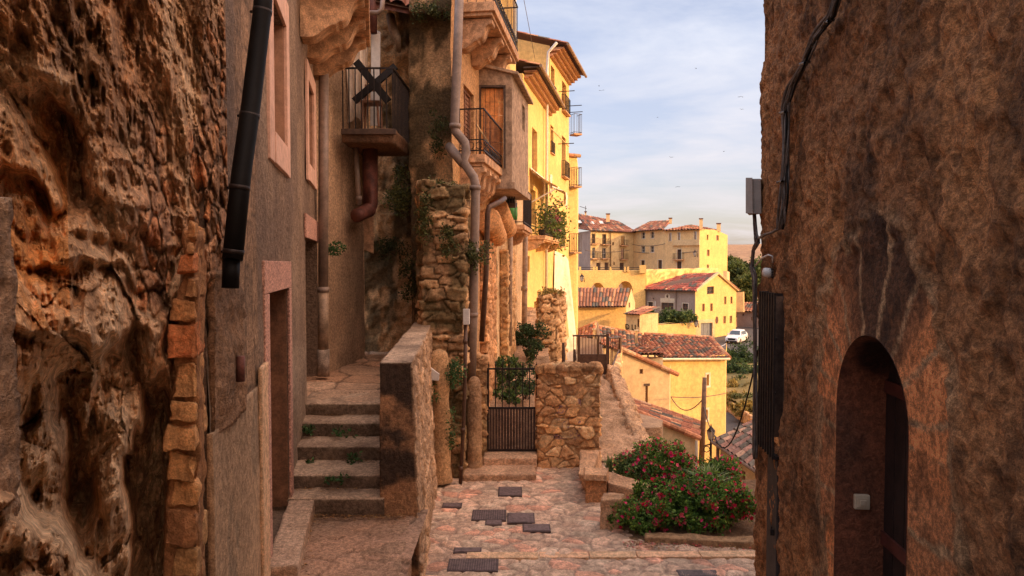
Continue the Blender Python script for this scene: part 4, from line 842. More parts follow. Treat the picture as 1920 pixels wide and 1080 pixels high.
rough_obj('wall', [(X_(1140, 10.85), 10.85, -3.85), (X_(1262, 10.1), 10.1, -3.85), (X_(1268, 10.4), 10.5, -3.85), (X_(1140, 11.2), 11.3, -3.85), (X_(1140, 10.85), 10.85, -3.50), (X_(1262, 10.1), 10.1, -3.55), (X_(1268, 10.4), 10.5, -3.52), (X_(1140, 11.2), 11.3, -3.44)], .03, lf, m_wallA, lw)
rough_obj2('stone_block', 'weathered upright stone block at the near corner of flower bed', 'stone block', [(X_(1127, 9.7), 9.66, -3.85), (X_(1160, 9.7), 9.62, -3.85), (X_(1172, 10), 9.95, -3.85), (X_(1131, 10), 10.0, -3.85), (X_(1128, 9.7), 9.70, -3.40), (X_(1166, 9.7), 9.66, -3.36), (X_(1174, 10), 9.95, -3.38), (X_(1133, 10), 10.0, -3.38)], .02, (lambda V, Nn: ((lambda e: (fbm(V*4, 4, 2)-.5)*.06-np.clip((V[:, 2]+3.44)*4, 0, 1)*np.clip(np.abs(V[:, 0]-1.42)-.1, 0, 1)*.4)(0), mixc((.48, .32, .22), (.33, .21, .13), np.clip((fbm(V*3, 4, 7)-.4)*3, 0, 1)))), m_wallA)
rough_obj2('bed_edging', 'low dark earth-stained stone edging in front of the big flower bush', 'edging', [(X_(1215, 9.15), 9.2, -3.85), (X_(1425, 8.95), 8.98, -3.85), (X_(1425, 9.2), 9.2, -3.85), (X_(1215, 9.4), 9.4, -3.85), (X_(1215, 9.15), 9.22, -3.74), (X_(1425, 8.95), 9.0, -3.72), (X_(1425, 9.2), 9.2, -3.72), (X_(1215, 9.4), 9.4, -3.74)], .02, plasterfn(.03, (.30, .20, .13), (.18, .12, .08), 35, 4))
# drain covers
m_dplate = M_plain('cover_iron', (.10, .065, .055), .6, .3, .4, 20); m_dgrate = M_plain('worn_iron', (.17, .115, .10), .55, .3, .4, 20)
def drain(label, px0, px1, py0, py1, nbar=12):
    Y0, Y1 = 3.79/-ray(960, py1)[2], 3.79/-ray(960, py0)[2]; xm = (X_(px0, (Y0+Y1)/2)+X_(px1, (Y0+Y1)/2))/2; wd = (X_(px1, (Y0+Y1)/2)-X_(px0, (Y0+Y1)/2))/2
    z = -3.776; t = thing('drain_cover', label, 'drain cover', (xm, (Y0+Y1)/2, z), 'metal covers set in the paving')
    mb = MB(); mb.box(xm-wd, xm+wd, Y0, Y1, z-.03, z); mb.build('plate', m_dplate, t, bevel=.003)
    if nbar < 12: nbar = 1
    mb = MB()
    for i in range(nbar): x = xm-wd+.02+(2*wd-.04)*i/nbar; mb.box(x, x+(.6 if nbar > 1 else 1)*(2*wd-.04)/nbar, Y0+.02, Y1-.02, z+.0005, z+.007)
    mb.build('grating', m_dgrate, t)
drain('long slotted drain cover at the bottom edge of the paving', 838, 934, 1049, 1073, 20)
drain('thin drain cover just behind the long bottom one', 849, 902, 1028, 1038, 8)
drain('dark ribbed cover left of a matching cover mid paving', 884, 949, 957, 977, 14)
drain('reddish plain cover touching the dark ribbed one on its right', 951, 1003, 963, 982, 3)
drain('lowest of the four clustered covers, at its right end', 980, 1033, 984, 998, 4)
drain('smallest cover tucked under the dark ribbed one', 909, 941, 976, 986, 6)
drain('squarish cover nearest the gate steps', 934, 979, 914, 931, 4)
drain('thin cover beside the foot of the parapet wall', 828, 865, 944, 953, 5)
drain('slotted drain cover at the lower right beside the brown house', 1276, 1352, 1070, 1084, 22)
# pipes on the buttress side
def vpipe(name, label, pts, r, mat, cat='pipe', group=None, coll=()):
    t = thing(name, label, cat, tuple(P(*pts[-1])), group); MB().tube([P(*p) for p in pts], r, 12).build('tube', mat, t, True)
    for q in coll:
        a = P(q[0], q[1]-4, q[2]); b = P(q[0], q[1]+4, q[2]); MB().tube([a, b], r*1.25 if not isinstance(r, list) else r[0]*1.25, 12).build('collar', mat, t, True)
    return t
vpipe('service_pipe', 'thin dark iron pipe with clamps running up to the meter', [(873, 608, 11.75), (872, 700, 11.75), (869, 800, 11.7), (863, 912, 11.7)], .033, m_brown, coll=[(872, 640, 11.75), (871, 730, 11.75), (868, 806, 11.7), (864, 878, 11.7)])
bx = MB().hexa([P(868, 609, 11.65), P(880, 609, 11.65), P(881, 608, 11.85), P(869, 608, 11.85), P(868, 579, 11.65), P(880, 579, 11.65), P(881, 579, 11.85), P(869, 579, 11.85)]).build('meter_box', m_wh, bevel=.01); tag(bx, 'small white box on top of thin iron pipe beside buttress', 'electric box')
vpipe('sewer_pipe', 'thick stained pipe with zigzag elbows coming down beside the buttress', [(862, -30, 12.6), (858, 90, 12.6), (852, 236, 12.6), (854, 246, 12.6), (872, 268, 12.6), (874, 285, 12.6), (869, 304, 12.6), (888, 332, 12.6), (892, 350, 12.6), (890, 440, 12.6), (887, 600, 12.6), (884, 715, 12.6)], .082, m_pvc, coll=[(853, 236, 12.6), (891, 352, 12.6), (888, 470, 12.6), (886, 590, 12.6)])
vpipe('branch_pipe', 'short fat grey pipe joining the zigzag elbow from the left', [(843, 275, 12.9), (850, 285, 12.7), (868, 306, 12.6)], .09, m_pvc)
vpipe('downpipe', 'dark thin downpipe with cream elbow just right of thick stained pipe', [(946, 372, 14.6), (938, 378, 14.2), (917, 388, 13.8), (914, 400, 13.8), (911, 520, 13.8), (903, 640, 13.8)], .055, m_brown)
vpipe('downpipe', 'brown downpipe beneath the round clay chimneys', [(957, 425, 18.5), (956, 520, 18.5), (955, 648, 18.5)], .07, m_pvcd, coll=[(955, 515, 18.5)])
vpipe('downpipe', 'brown downpipe on the cream wall nearest the ruined stub', [(986, 330, 23), (984, 540, 23), (982, 655, 23)], .09, m_pvcd, coll=[(983, 541, 23)])
vpipe('downpipe', 'pale slim downpipe down the corner of the tall yellow house', [(1044, 80, 34), (1028, 98, 34.3), (1026, 130, 34.3), (1024, 545, 34.3)], .07, m_wh)

Q_ = []
def bedf(Q): return (fbm(Q*4, 4, 5)-.5)*.10, mixc((.16, .10, .06), (.10, .065, .04), fbm(Q*5, 4, 5))
surf('flower_bed', lambda x, y: -3.80+0*x, 1.5, 4.4, 9.25, 11.9, .05, bedf, m_wallA)
# ------------------------------------------------ generic pieces for houses
def sub_window(root, pl, h, style='glass', depth=.18, trim=None, bars=2):
    """window or door as a part: frame (+ pane / shutter leaf as sub-part, + surround)"""
    u0, u1, z0, z1 = h[:4]; f = min(.06, (u1-u0)*.12); mb = MB(); w0 = -depth; w1 = -depth+.05
    mb.lbox(pl, u0, u0+f, z0, z1, w0, w1); mb.lbox(pl, u1-f, u1, z0, z1, w0, w1); mb.lbox(pl, u0+f, u1-f, z0, z0+f, w0, w1); mb.lbox(pl, u0+f, u1-f, z1-f, z1, w0, w1)
    if style != 'door':
        um = (u0+u1)/2; mb.lbox(pl, um-f*.4, um+f*.4, z0+f, z1-f, w0, w1-.008)
        for k in range(1, bars): zz = z0+(z1-z0)*k/bars; mb.lbox(pl, u0+f, um-f*.4, zz-f*.3, zz+f*.3, w0, w1-.012); mb.lbox(pl, um+f*.4, u1-f, zz-f*.3, zz+f*.3, w0, w1-.012)
    o = mb.build('door' if style == 'door' else 'window', m_wood if style != 'white' else m_wh, root)
    if style in ('glass', 'white'): MB().lbox(pl, u0, u1, z0, z1, w0-.03, w0-.005).build('pane', m_glass, o)
    elif style == 'door':
        mb = MB(); n = 4
        for k in range(n): a = u0+f+(u1-u0-2*f)*k/n; mb.lbox(pl, a+.004, a+(u1-u0-2*f)/n-.004, z0+f, z1-f, w0-.02, w0+.015)
        mb.build('leaf', m_woodd, o)
    else:
        mb = MB(); n = max(4, int((z1-z0)/.09))
        for k in range(n): a = z0+f+(z1-z0-2*f)*k/n; mb.lbox(pl, u0+f, u1-f, a, a+(z1-z0-2*f)/n*.72, w0-.01, w0+.02)
        mb.build('shutter', m_wood, o)
    if trim is not None:
        t = .09; mb = MB(); mb.lbox(pl, u0-t, u0, z0-t*.0, z1+t, .002, .02); mb.lbox(pl, u1, u1+t, z0, z1+t, .002, .02); mb.lbox(pl, u0, u1, z1, z1+t, .003, .018); mb.lbox(pl, u0-t, u1+t, z0-t, z0, .002, .04); mb.build('surround', trim, o)
    return o
def iron_balcony(root, pl, u0, u1, z, out, h=1.0, mat=None, corb=0, cz=.3, step=.13, slab=.12, smat=None, fancy=False, q=.009):
    smat = smat or m_corbel; mb = MB(); mb.lbox(pl, u0, u1, z-slab, z, 0, out)
    if slab > .1: mb.lbox(pl, u0+.05, u1-.05, z-slab-.07, z-slab, 0, out-.06)
    b = mb.build('balcony', smat, root, bevel=.01)
    if corb:
        for k in range(corb): uu = u0+.05+(u1-u0-.1-.2)*(k/(corb-1) if corb > 1 else .5); corbel(pl, b, uu, .2, z-slab-.07-cz, z-slab-.07, out*.9, smat)
    r = MB(); m = mat or m_iron; e = out-.03
    def bar(u, w_): r.lbox(pl, u-q, u+q, z, z+h-.02, w_-q, w_+q)
    n = max(2, int((u1-u0)/step))
    for i in range(n+1): bar(u0+.02+(u1-u0-.04)*i/n, e)
    n = max(2, int(out/step))
    for i in range(n): bar(u0+.02, e*i/n+.02); bar(u1-.02, e*i/n+.02)
    for zz in (z+h-.02, z+.06):
        r.lbox(pl, u0, u1, zz, zz+.025, e-.015, e+.015); r.lbox(pl, u0, u0+.03, zz, zz+.025, 0, e-.015); r.lbox(pl, u1-.03, u1, zz, zz+.025, 0, e-.015)
    if fancy:
        for i in range(int((u1-u0)/.16)):
            c = np.array(pl.pt(u0+.08+.16*i, z+.17, e)); r.tube([pl.pt(u0+.08+.16*i+.06*math.cos(a), z+.17+.07*math.sin(a), e) for a in np.linspace(0, 6.0, 9)], .008, 4)
        for i in range(max(1, int(out/.16))):
            for uu in (u0+.02, u1-.02): r.tube([pl.pt(uu, z+.17+.07*math.sin(a), .08+.16*i+.06*math.cos(a)) for a in np.linspace(0, 6.0, 9)], .008, 4)
        r.lbox(pl, u0, u1, z+.27, z+.29, e-.01, e+.01); r.lbox(pl, u0, u0+.02, z+.27, z+.29, 0, e-.01)
    r.build('railing', m, b); return b
def tile_roof(name, A, B, C, D, parent, pitch=.24, tl=.42, seed=1, pal=((.36, .13, .065), (.24, .10, .06), (.48, .24, .12)), amp=.05, lich=.3, mat=None):
    """barrel tiles on the quad A,B (eaves) C,D (ridge, C above B)"""
    A, B, C, D = [np.array(p, float) for p in (A, B, C, D)]; wdt = (np.linalg.norm(B-A)+np.linalg.norm(C-D))/2; ln = (np.linalg.norm(D-A)+np.linalg.norm(C-B))/2
    nc = max(2, int(wdt/pitch)); nr = max(2, int(ln/tl)); nm = np.cross(B-A, D-A); nm /= np.linalg.norm(nm)
    if nm[2] < 0: nm = -nm
    rs = np.random.RandomState(seed); V = []; F = []; Cc = []; n = 0; prof = [(0, -.6), (.12, .2), (.3, .85), (.5, 1.), (.7, .85), (.88, .2), (1., -.6)]
    for i in range(nc):
        off = rs.uniform(-.3, .3)
        for j in range(nr):
            s0, s1 = i/nc, (i+1)/nc; t0 = max(0, (j+off*.3)/nr-.02); t1 = min(1, (j+1+off*.3)/nr) if j < nr-1 else 1
            a = rs.rand(); b = rs.rand(); col = np.array(pal[0])*(1-a)+np.array(pal[1])*a
            if b > .82: col = np.array(pal[2])
            if b < lich*.5: col = np.array((.12, .10, .075))
            col = col*(.75+.5*rs.rand()); lift = rs.uniform(-.2, .35)*amp
            for (tt, dz) in ((t0, .35), (t1, -.15)):
                for (p, hh) in prof:
                    s = s0+(s1-s0)*p; q = (A*(1-s)+B*s)*(1-tt)+(D*(1-s)+C*s)*tt
                    V.append(q+nm*(amp*(hh+dz)+lift)); Cc.append(col)
            k = len(prof)
            for p in range(k-1): F.append([n+p, n+p+1, n+k+p+1, n+k+p])
            n += 2*k
    # board under the tiles
    for q in (A, B, C, D): V.append(q-nm*amp*.9); Cc.append((.15, .08, .05))
    F.append([n, n+1, n+2, n+3])
    return mesh_obj(name, V, F, mat or m_tile, parent, Cc)
def ridge(name, A, B, parent, r=.12, col=None):
    A, B = Vector([float(x) for x in A]), Vector([float(x) for x in B]); n = max(2, int((B-A).length/.4)); mb = MB(); rr = random.Random(n)
    for i in range(n): f = rr.uniform(.7, 1.2); c = (.42*f, .18*f, .09*f) if rr.random() > .3 else (.5*f, .3*f, .17*f); mb.tube([A.lerp(B, i/n), A.lerp(B, (i+1.08)/n)], [r*1.06, r*.92], 8, col=c)
    return mb.build(name, m_tile, parent)
def eave_rows(root, pl, u0, u1, z, out, rows=3, pitch=.22, mat=None):
    mb = MB()
    for k in range(rows):
        n = int((u1-u0)/pitch); w1 = out*(k+1)/rows
        for i in range(n):
            u = u0+pitch*(i+.5*(k % 2)); f = random.uniform(.7, 1.15); zz = z+k*.13
            pr = [(-pitch*.42, 0), (-pitch*.3, .07), (0, .10), (pitch*.3, .07), (pitch*.42, 0), (pitch*.28, .0), (0, .055), (-pitch*.28, 0)]
            V = [pl.pt(u+a, zz+b, 0) for a, b in pr]+[pl.pt(u+a, zz+b, w1) for a, b in pr]
            mb.add(V, [[i_, (i_+1) % 8, 8+(i_+1) % 8, 8+i_] for i_ in range(8)]+[[8, 9, 10, 11, 12, 13, 14, 15]], (.46*f, .20*f, .09*f))
        mb.lbox(pl, u0, u1, z+k*.13-.025, z+k*.13-.001, 0, w1-.02, (.5, .3, .16))
    return mb.build('tile_eaves', m_tile, root)
def leaves(name, pts, size, parent=None, pal=((.06, .11, .025), (.10, .16, .03), (.03, .06, .015)), mat=None, seed=1, up=.3, aspect=.55, ret=False):
    rs = np.random.RandomState(seed); pts = np.asarray(pts, float); n = len(pts)
    d = rs.normal(size=(n, 3)); d[:, 2] += up; d /= np.linalg.norm(d, axis=1, keepdims=True); s = np.cross(d, rs.normal(size=(n, 3))); s /= np.linalg.norm(s, axis=1, keepdims=True)
    L_ = size*(.6+.8*rs.rand(n))[:, None]; nn = np.cross(d, s)
    V = np.stack([pts, pts+d*L_*.5+s*L_*aspect*.5+nn*L_*.08, pts+d*L_, pts+d*L_*.5-s*L_*aspect*.5+nn*L_*.08], 1).reshape(-1, 3)
    a = rs.rand(n); c = np.where((a < .45)[:, None], np.array(pal[0]), np.where((a < .75)[:, None], np.array(pal[1]), np.array(pal[2])))*(.6+.8*rs.rand(n))[:, None]
    F = np.arange(4*n).reshape(n, 4)
    if ret: return V, F, np.repeat(c, 4, 0)
    return mesh_obj(name, V, F, mat or m_leaf, parent, np.repeat(c, 4, 0))
def blob(c, r, n, seed=0, shell=.55):
    rs = np.random.RandomState(seed); d = rs.normal(size=(n, 3)); d /= np.linalg.norm(d, axis=1, keepdims=True)
    k = 1+.45*(fbm(d*1.8+seed, 3, seed)-.5)*2; rad = (shell+(1-shell)*rs.rand(n)**.6)*k
    return np.array(c)+d*rad[:, None]*np.array(r)
def clumps(c, r, nc, nl, cr, seed=0):
    """leaf points gathered in clumps over an ellipsoid so that gaps and dark hollows stay between them"""
    rs = np.random.RandomState(seed); cen = blob(c, np.array(r), nc, seed, .45); per = nl//nc; out = []
    for i, q in enumerate(cen):
        d = rs.normal(size=(per, 3)); d /= np.linalg.norm(d, axis=1, keepdims=True); out.append(q+d*(rs.rand(per)**.4)[:, None]*cr*(.5+rs.rand()))
    return np.vstack(out)

# ------------------------------------------------ timber eave, balcony with crossed beams
ev = thing('timber_eave', 'old tiled timber eave jutting out at the very top above the cliff', 'roof', P(740, 10, 13.6))
MB().hexa([P(704, 14, 13.2), P(788, 30, 13.6), P(790, 28, 14.8), P(704, 14, 14.8), P(704, 2, 13.2), P(788, 20, 13.6), P(790, 18, 14.8), P(704, 2, 14.8)]).build('beam', m_rust, ev)
tile_roof('roof', P(704, -2, 13.1), P(788, 16, 13.5), P(788, -40, 14.9), P(704, -60, 14.9), ev, seed=3)
YB = 12.5
BPl = Plane((X_(655, YB), YB), (X_(742, YB), YB))
bh = thing('wooden_balcony', 'dark railed balcony with thick worn slab hanging over the landing', 'balcony', P(700, 265, 12.6))
x0, x1 = X_(644, YB), X_(741, YB); xb2 = X_(771, 14.1); z0 = Z_(243, YB); zt = Z_(130, YB)
rough_obj('slab', [(x0, YB, z0-.22), (x1-.04, YB, z0-.24), (xb2-.04, 14.15, z0-.22), (x0, 14.15, z0-.22), (x0, YB-.05, z0), (x1, YB-.05, z0), (xb2, 14.15, z0), (x0, 14.15, z0)], .05, plasterfn(.025, (.20, .12, .08), (.09, .06, .045), 5, 2, .01), m_wallA, bh)
MB().hexa([(x0, YB-.09, z0-.10), (x1+.04, YB-.09, z0-.10), (x1+.04, YB-.03, z0-.10), (x0, YB-.03, z0-.10), (x0, YB-.09, z0-.0), (x1+.04, YB-.09, z0-.0), (x1+.04, YB-.03, z0-.0), (x0, YB-.03, z0-.0)]).build('edge_board', m_woodd, bh, bevel=.008)
r = MB()
for i in range(9): x = x0+.02+(x1-x0-.04)*i/8; r.box(x-.010, x+.010, YB-.03, YB-.01, z0, zt)
for i in range(13): t_ = i/12; x = x1-.02+(xb2-x1)*t_; y = YB-.01+(14.05-YB)*t_; r.box(x-.010, x+.010, y-.01, y+.01, z0, zt)
r.box(x0, x1, YB-.035, YB-.005, zt, zt+.03); r.hexa([(x1-.035, YB-.03, zt+.0), (x1, YB-.03, zt), (xb2, 14.1, zt), (xb2-.035, 14.1, zt), (x1-.035, YB-.03, zt+.035), (x1, YB-.03, zt+.035), (xb2, 14.1, zt+.035), (xb2-.035, 14.1, zt+.035)])
r.build('railing', m_iron, bh)
def beam(mb, a, b, w=.07):
    a, b = Vector([float(x) for x in a]), Vector([float(x) for x in b]); d = (b-a).normalized(); s = Vector((0, 1, 0)); n = d.cross(s).normalized()
    q = [a-n*w-s*w*.6, a+n*w-s*w*.6, a+n*w+s*w*.6, a-n*w+s*w*.6]; mb.hexa([tuple(v) for v in q]+[tuple(v+(b-a)) for v in q])
xc = thing('crossed_beams', 'two black beams fixed as a cross above the balcony railing', 'beams', P(705, 160, 12.7), None)
mb = MB(); beam(mb, P(668, 116, 12.65), P(728, 190, 12.75)); mb.build('beam', m_black, xc); mb = MB(); beam(mb, P(742, 124, 12.95), P(664, 190, 12.9), .06); mb.build('beam', m_black, xc)
st = thing('wooden_stool', 'small brown wooden chair standing on the balcony behind the railing', 'chair', P(695, 240, 12.9))
Yc = 12.85; xs0, xs1 = X_(680, Yc), X_(712, Yc); zf = Z_(240, Yc)+.03
for (x, y) in ((xs0, Yc), (xs1, Yc), (xs0, Yc+.3), (xs1, Yc+.3)): MB().tube([(x, y, zf), (x+(X_(696, Yc)-x)*.15, y, zf+(.46 if y == Yc else .85))], .022, 6).build('leg', m_wood, st)
MB().box(xs0-.02, xs1+.02, Yc-.02, Yc+.32, zf+.44, zf+.48).build('seat', m_wood, st); MB().box(xs0+.03, xs1-.03, Yc+.28, Yc+.31, zf+.72, zf+.84).build('backrest', m_wood, st)
# hanging cloth
def cloth(name, label, px0, px1, py0, py1, Y, folds, mat, cat, amp=.06):
    x0, x1, z1, z0 = X_(px0, Y), X_(px1, Y), Z_(py0, Y), Z_(py1, Y); V = []; nu, nv = 40, 24
    for side in (0, 1):
        for i in range(nu+1):
            for j in range(nv+1):
                s, t_ = i/nu, j/nv; V.append((x0+(x1-x0)*(s+(.06*math.sin(t_*5)*(1-t_)))*1.0, Y+amp*math.sin(s*folds*6.28+t_*.8)+side*.006, z0+(z1-z0)*t_-.06*math.sin(s*9)*(1-t_)))
    F = []; m = (nu+1)*(nv+1)
    for side in (0, 1):
        for i in range(nu):
            for j in range(nv): a = side*m+i*(nv+1)+j; F.append([a, a+nv+1, a+nv+2, a+1])
    o = mesh_obj(name, V, F, mat, smooth=True); return tag(o, label, cat)
cloth('hanging_cloth', 'pale cloth hanging in folds behind the balcony railing', 648, 690, 85, 225, 13.2, 3.5, m_cloth, 'cloth')
cloth('hanging_cloth', 'cream curtain strip hanging from the top beside the white post', 676, 692, -20, 118, 13.3, 1.5, m_cloth, 'cloth')
o = MB().hexa([P(694, 236, 13.4), P(712, 236, 13.4), P(713, 236, 13.7), P(696, 236, 13.7), P(696, 56, 13.4), P(713, 62, 13.4), P(714, 60, 13.7), P(697, 52, 13.7)]).build('chimney_flue', m_wh, bevel=.01); tag(o, 'square pale flue rising behind the crossed beams', 'flue')
vpipe('rusty_pipe', 'red brown rusted fat pipe hanging under the balcony', [(694, 280, 13.3), (694, 383, 13.3), (691, 393, 13.25), (674, 402, 13.0), (668, 405, 12.9)], [.15, .15, .15, .13, .13], m_rust)
vpipe('white_pipe', 'short thin pale pipe next to the rusted fat pipe', [(667, 275, 13.1), (670, 330, 13.1), (673, 385, 13.1)], .05, m_pvc, coll=[(673, 372, 13.1)])
vpipe('clay_spout', 'broken clay spout pipe jutting from the cliff under the eave', [(732, 30, 14.2), (737, 55, 14.0), (745, 72, 13.9), (749, 98, 14.1)], [.09, .09, .08, .03], m_pvcd)
vpipe('vent_pipe', 'grey bent vent pipe beside the red post at the top', [(684, 24, 12.9), (708, 24, 12.9), (716, 18, 12.9), (719, -10, 12.9)], .045, m_pvc)
vpipe('red_post', 'red painted iron post at the top left of the timber eave', [(698, -30, 13.2), (699, 62, 13.2)], .085, m_rust)
sg = thing('white_tray', 'white metal tray tilted on a wooden post against the buttress', 'tray', P(812, 700, 11.2))
MB().hexa([P(805, 712, 11.1), P(822, 714, 11.1), P(824, 708, 11.6), P(807, 706, 11.6), P(804, 688, 11.1), P(824, 702, 11.1), P(824, 700, 11.6), P(806, 686, 11.6)]).build('tray', m_wh, sg)
MB().tube([P(804, 655, 11.4), P(804, 712, 11.4)], .03, 6).build('post', m_wood, sg)

# ------------------------------------------------ first house of the row: ochre-pink plaster, balconies, cement bay
FA = Plane((-1.12, 12.8), (-.40, 17.6)); UA = FA.L; uA = lambda Y: (Y-12.8)/4.8*UA
ha = thing('balcony_house', 'narrow pink ochre house carrying corbelled balconies and a grey cement bay', 'house', (-1.1, 12.9, -3.5))
dA = FA.rect(870, 889, 168, 300); wallA = MB()
def cA(c1, c2, s=1):
    return lambda u, z: (lambda p: mixc(c1, c2, np.clip((fbm(p*[.9, 1, .6], 5, 8+s, .6)-.36)*3, 0, 1))*(.8+.4*fbm(p*5, 4, s))[:, None])(np.stack([u, 0*z, z], 1))
wall(wallA, FA, 0, UA, -3.7, 8.5, [(dA[0], dA[1], 2.13, dA[3])], .06, disp=lambda u, z: (fbm(np.stack([u, 0*z, z], 1)*1.3, 4, 5)-.5)*.09, colf=cA((.52, .33, .18), (.40, .26, .16)), thick=.1, ends=False)
wallA.build('wall', m_wallA, ha); sub_window(ha, FA, (dA[0], dA[1], 2.13, dA[3]), 'shutter', .12)
b3 = iron_balcony(ha, FA, uA(13.35), uA(15.6), 2.13, .52, .88, corb=0, cz=.5, slab=.16, step=.15, fancy=True, q=.006)
for k in range(4): corbel(FA, b3, uA(13.4)+.56*k, .26, 1.32, 1.88, .50, m_corbel)
b2 = iron_balcony(ha, FA, uA(13.3), uA(16.6), 5.02, .72, 1.1, corb=0, slab=.18, step=.15, fancy=True, q=.006)
for k in range(3): corbel(FA, b2, uA(13.45)+1.15*k, .34, 4.2, 4.74, .64, m_corbel)
# cement bay with an orange wooden door on its near side
yb0, yb1 = 15.3, 18.0; BA_ = (FA.pt(uA(yb0), 0)[0], yb0); xo = X_(960, yb0); xo2 = X_(990, yb1); zb_, zt_ = 1.82, 4.25
bp = Plane((BA_[0], yb0), (xo, yb0)); bs = Plane((xo, yb0), (xo2, yb1))
d = bp.rect(902, 944, 164, 300); bay = MB(); wall(bay, bp, 0, bp.L, zb_, 4.42, [(d[0], d[1], 2.13, d[3])], .3, depth=.10, thick=0, top=lambda u: 4.42-.22*u/bp.L)
q = bs.rect(979, 984, 198, 245); wall(bay, bs, 0, bs.L, zb_, 4.2, [q], .5, depth=.15, thick=0, top=lambda u: 4.2+0*u)
bay.hexa([(BA_[0]-.2, yb0, zb_-.14), (xo+.06, yb0-.06, zb_-.14), (xo2+.06, yb1, zb_-.14), (BA_[0], yb1+.1, zb_-.14), (BA_[0]-.2, yb0, zb_), (xo+.06, yb0-.06, zb_), (xo2+.06, yb1, zb_), (BA_[0], yb1+.1, zb_)])
bay.add([(xo, yb0, zb_), (xo2, yb1, zb_), (xo2, yb1, 4.2), (BA_[0]+.6, yb1, 4.3), (BA_[0]+.6, yb1, zb_)], [[1, 2, 3, 4]])
by = bay.build('bay', m_bayc, ha)
MB().hexa([(BA_[0]-.1, yb0-.08, 4.40), (xo+.14, yb0-.08, 4.18), (xo2+.14, yb1+.1, 4.18), (BA_[0], yb1+.1, 4.42), (BA_[0]-.1, yb0-.08, 4.47), (xo+.14, yb0-.08, 4.25), (xo2+.14, yb1+.1, 4.25), (BA_[0], yb1+.1, 4.49)]).build('roof_slab', m_bayc, by, bevel=.01)
mb = MB(); n = 5
for i in range(n):
    for j in range(6): a = d[0]+(d[1]-d[0])*i/n; zz = 2.13+(d[3]-2.13)*j/6; mb.lbox(bp, a+.004, a+(d[1]-d[0])/n-.004, zz+.004, zz+(d[3]-2.13)/6-.004, -.10, -.085-.01*((i+j) % 2))
mb.build('door', m_woodo, by)
mb = MB(); mb.lbox(bp, d[0]-.05, d[0], 2.13, d[3]+.05, -.08, .015); mb.lbox(bp, d[1], d[1]+.05, 2.13, d[3]+.05, -.08, .015); mb.lbox(bp, d[0], d[1], d[3], d[3]+.05, -.08, .014); mb.build('door_frame', m_woodd, by)
MB().lbox(bs, q[0], q[1], q[2], q[3], -.14, -.1).build('pane', m_glass, by)
o = MB().tube([P(893, 233, 14.6), P(916, 268, 14.2)], .02, 6).build('broom_handle', m_ochre); tag(o, 'yellow pole leaning inside the iron balcony below the bay', 'pole')

# ------------------------------------------------ second house: cream walls, niches and small balconies
FB = Plane((-.40, 17.6), (X_(986, 26.5), 26.5)); uB = lambda Y: (Y-17.6)/8.9*FB.L
hb = thing('cream_house', 'cream plastered house with stone relieving arch and small balconies below the bay', 'house', (-.2, 18, -3))
hs = [FB.rect(962, 973, 350, 420), FB.rect(976, 980, 395, 425)]
mbw = MB(); wall(mbw, FB, 0, FB.L, -3.6, 4.2, [], .07, disp=lambda u, z: (fbm(np.stack([u, 0*z, z], 1)*.9, 4, 15)-.5)*.12, colf=cA((.60, .46, .30), (.46, .34, .22), 5), thick=3.0); mbw.build('wall', m_wallA, hb)
iron_balcony(hb, FB, uB(19.6), uB(22.5), Z_(432, 21)+.1, .55, 1.1, corb=1, cz=.35, slab=.14, step=.2)
b4 = MB()
rough_obj('stone_pilaster', lhex(FB, uB(18.2), uB(20.2), -3.4, Z_(470, 19), .02, .22), .035, stonefn((.34, .3, .22), .05, ((.48, .31, .18), (.34, .23, .14), (.5, .36, .22)), (.3, .2, .13), 91), m_stone, hb)
rough_obj('rubble_strip', lhex(FA, uA(15.4), uA(16.6), -3.4, Z_(455, 16), .02, .16), .03, stonefn((.3, .3, .22), .05, ((.48, .28, .16), (.34, .2, .12), (.5, .3, .18)), (.26, .17, .11), 93), m_stone, ha)
for (a, b, c_, d_) in ((966, 971, 590, 660),): pass
def roundbundle(name, label, px0, py0, px1, py1, Y, r0, r1):
    a, b = Vector(P(px0, py0, Y)), Vector(P(px1, py1, Y-.9)); t = thing(name, label, 'clay chimney', tuple(a)); n = 7; mb = MB()
    for i in range(n): f = .85+.3*random.random(); mb.tube([a.lerp(b, i/n), a.lerp(b, (i+.85)/n), a.lerp(b, (i+1)/n)], [r0+(r1-r0)*i/n, r0*1.06+(r1-r0)*i/n, r0*.95+(r1-r0)*i/n], 16, col=(.50*f, .30*f, .17*f))
    mb.build('shaft', m_stone, t, True)
roundbundle('oven_bulge', 'ribbed round clay shaft bulging from the wall, upper of two', 952, 432, 930, 392, 17.4, .24, .30)
roundbundle('oven_bulge', 'ribbed round clay shaft bulging from the wall, lower of two', 934, 446, 914, 412, 16.2, .22, .30)
bc = thing('box_balcony', 'small dark glazed box hanging below the cement bay', 'balcony', P(952, 368, 17.6))
MB().hexa([P(943, 390, 17.0), P(966, 390, 17.0), P(970, 388, 18.4), P(950, 388, 18.4), P(944, 382, 17.0), P(966, 380, 17.0), P(970, 380, 18.4), P(950, 380, 18.4)]).build('slab', m_woodd, bc)
mb = MB()
for i in range(5): mb.tube([P(945+5*i, 382, 17.05), P(945+5*i, 346, 17.05)], .012, 4)
for z in (346, 365): mb.tube([P(944, z, 17.05), P(966, z, 17.05), P(970, z+1, 18.3)], .012, 4)
mb.build('railing', m_iron, bc); MB().hexa([P(948, 382, 17.5), P(964, 382, 17.5), P(966, 382, 17.9), P(950, 382, 17.9), P(948, 350, 17.5), P(964, 350, 17.5), P(966, 350, 17.9), P(950, 350, 17.9)]).build('glazing', m_glass, bc)
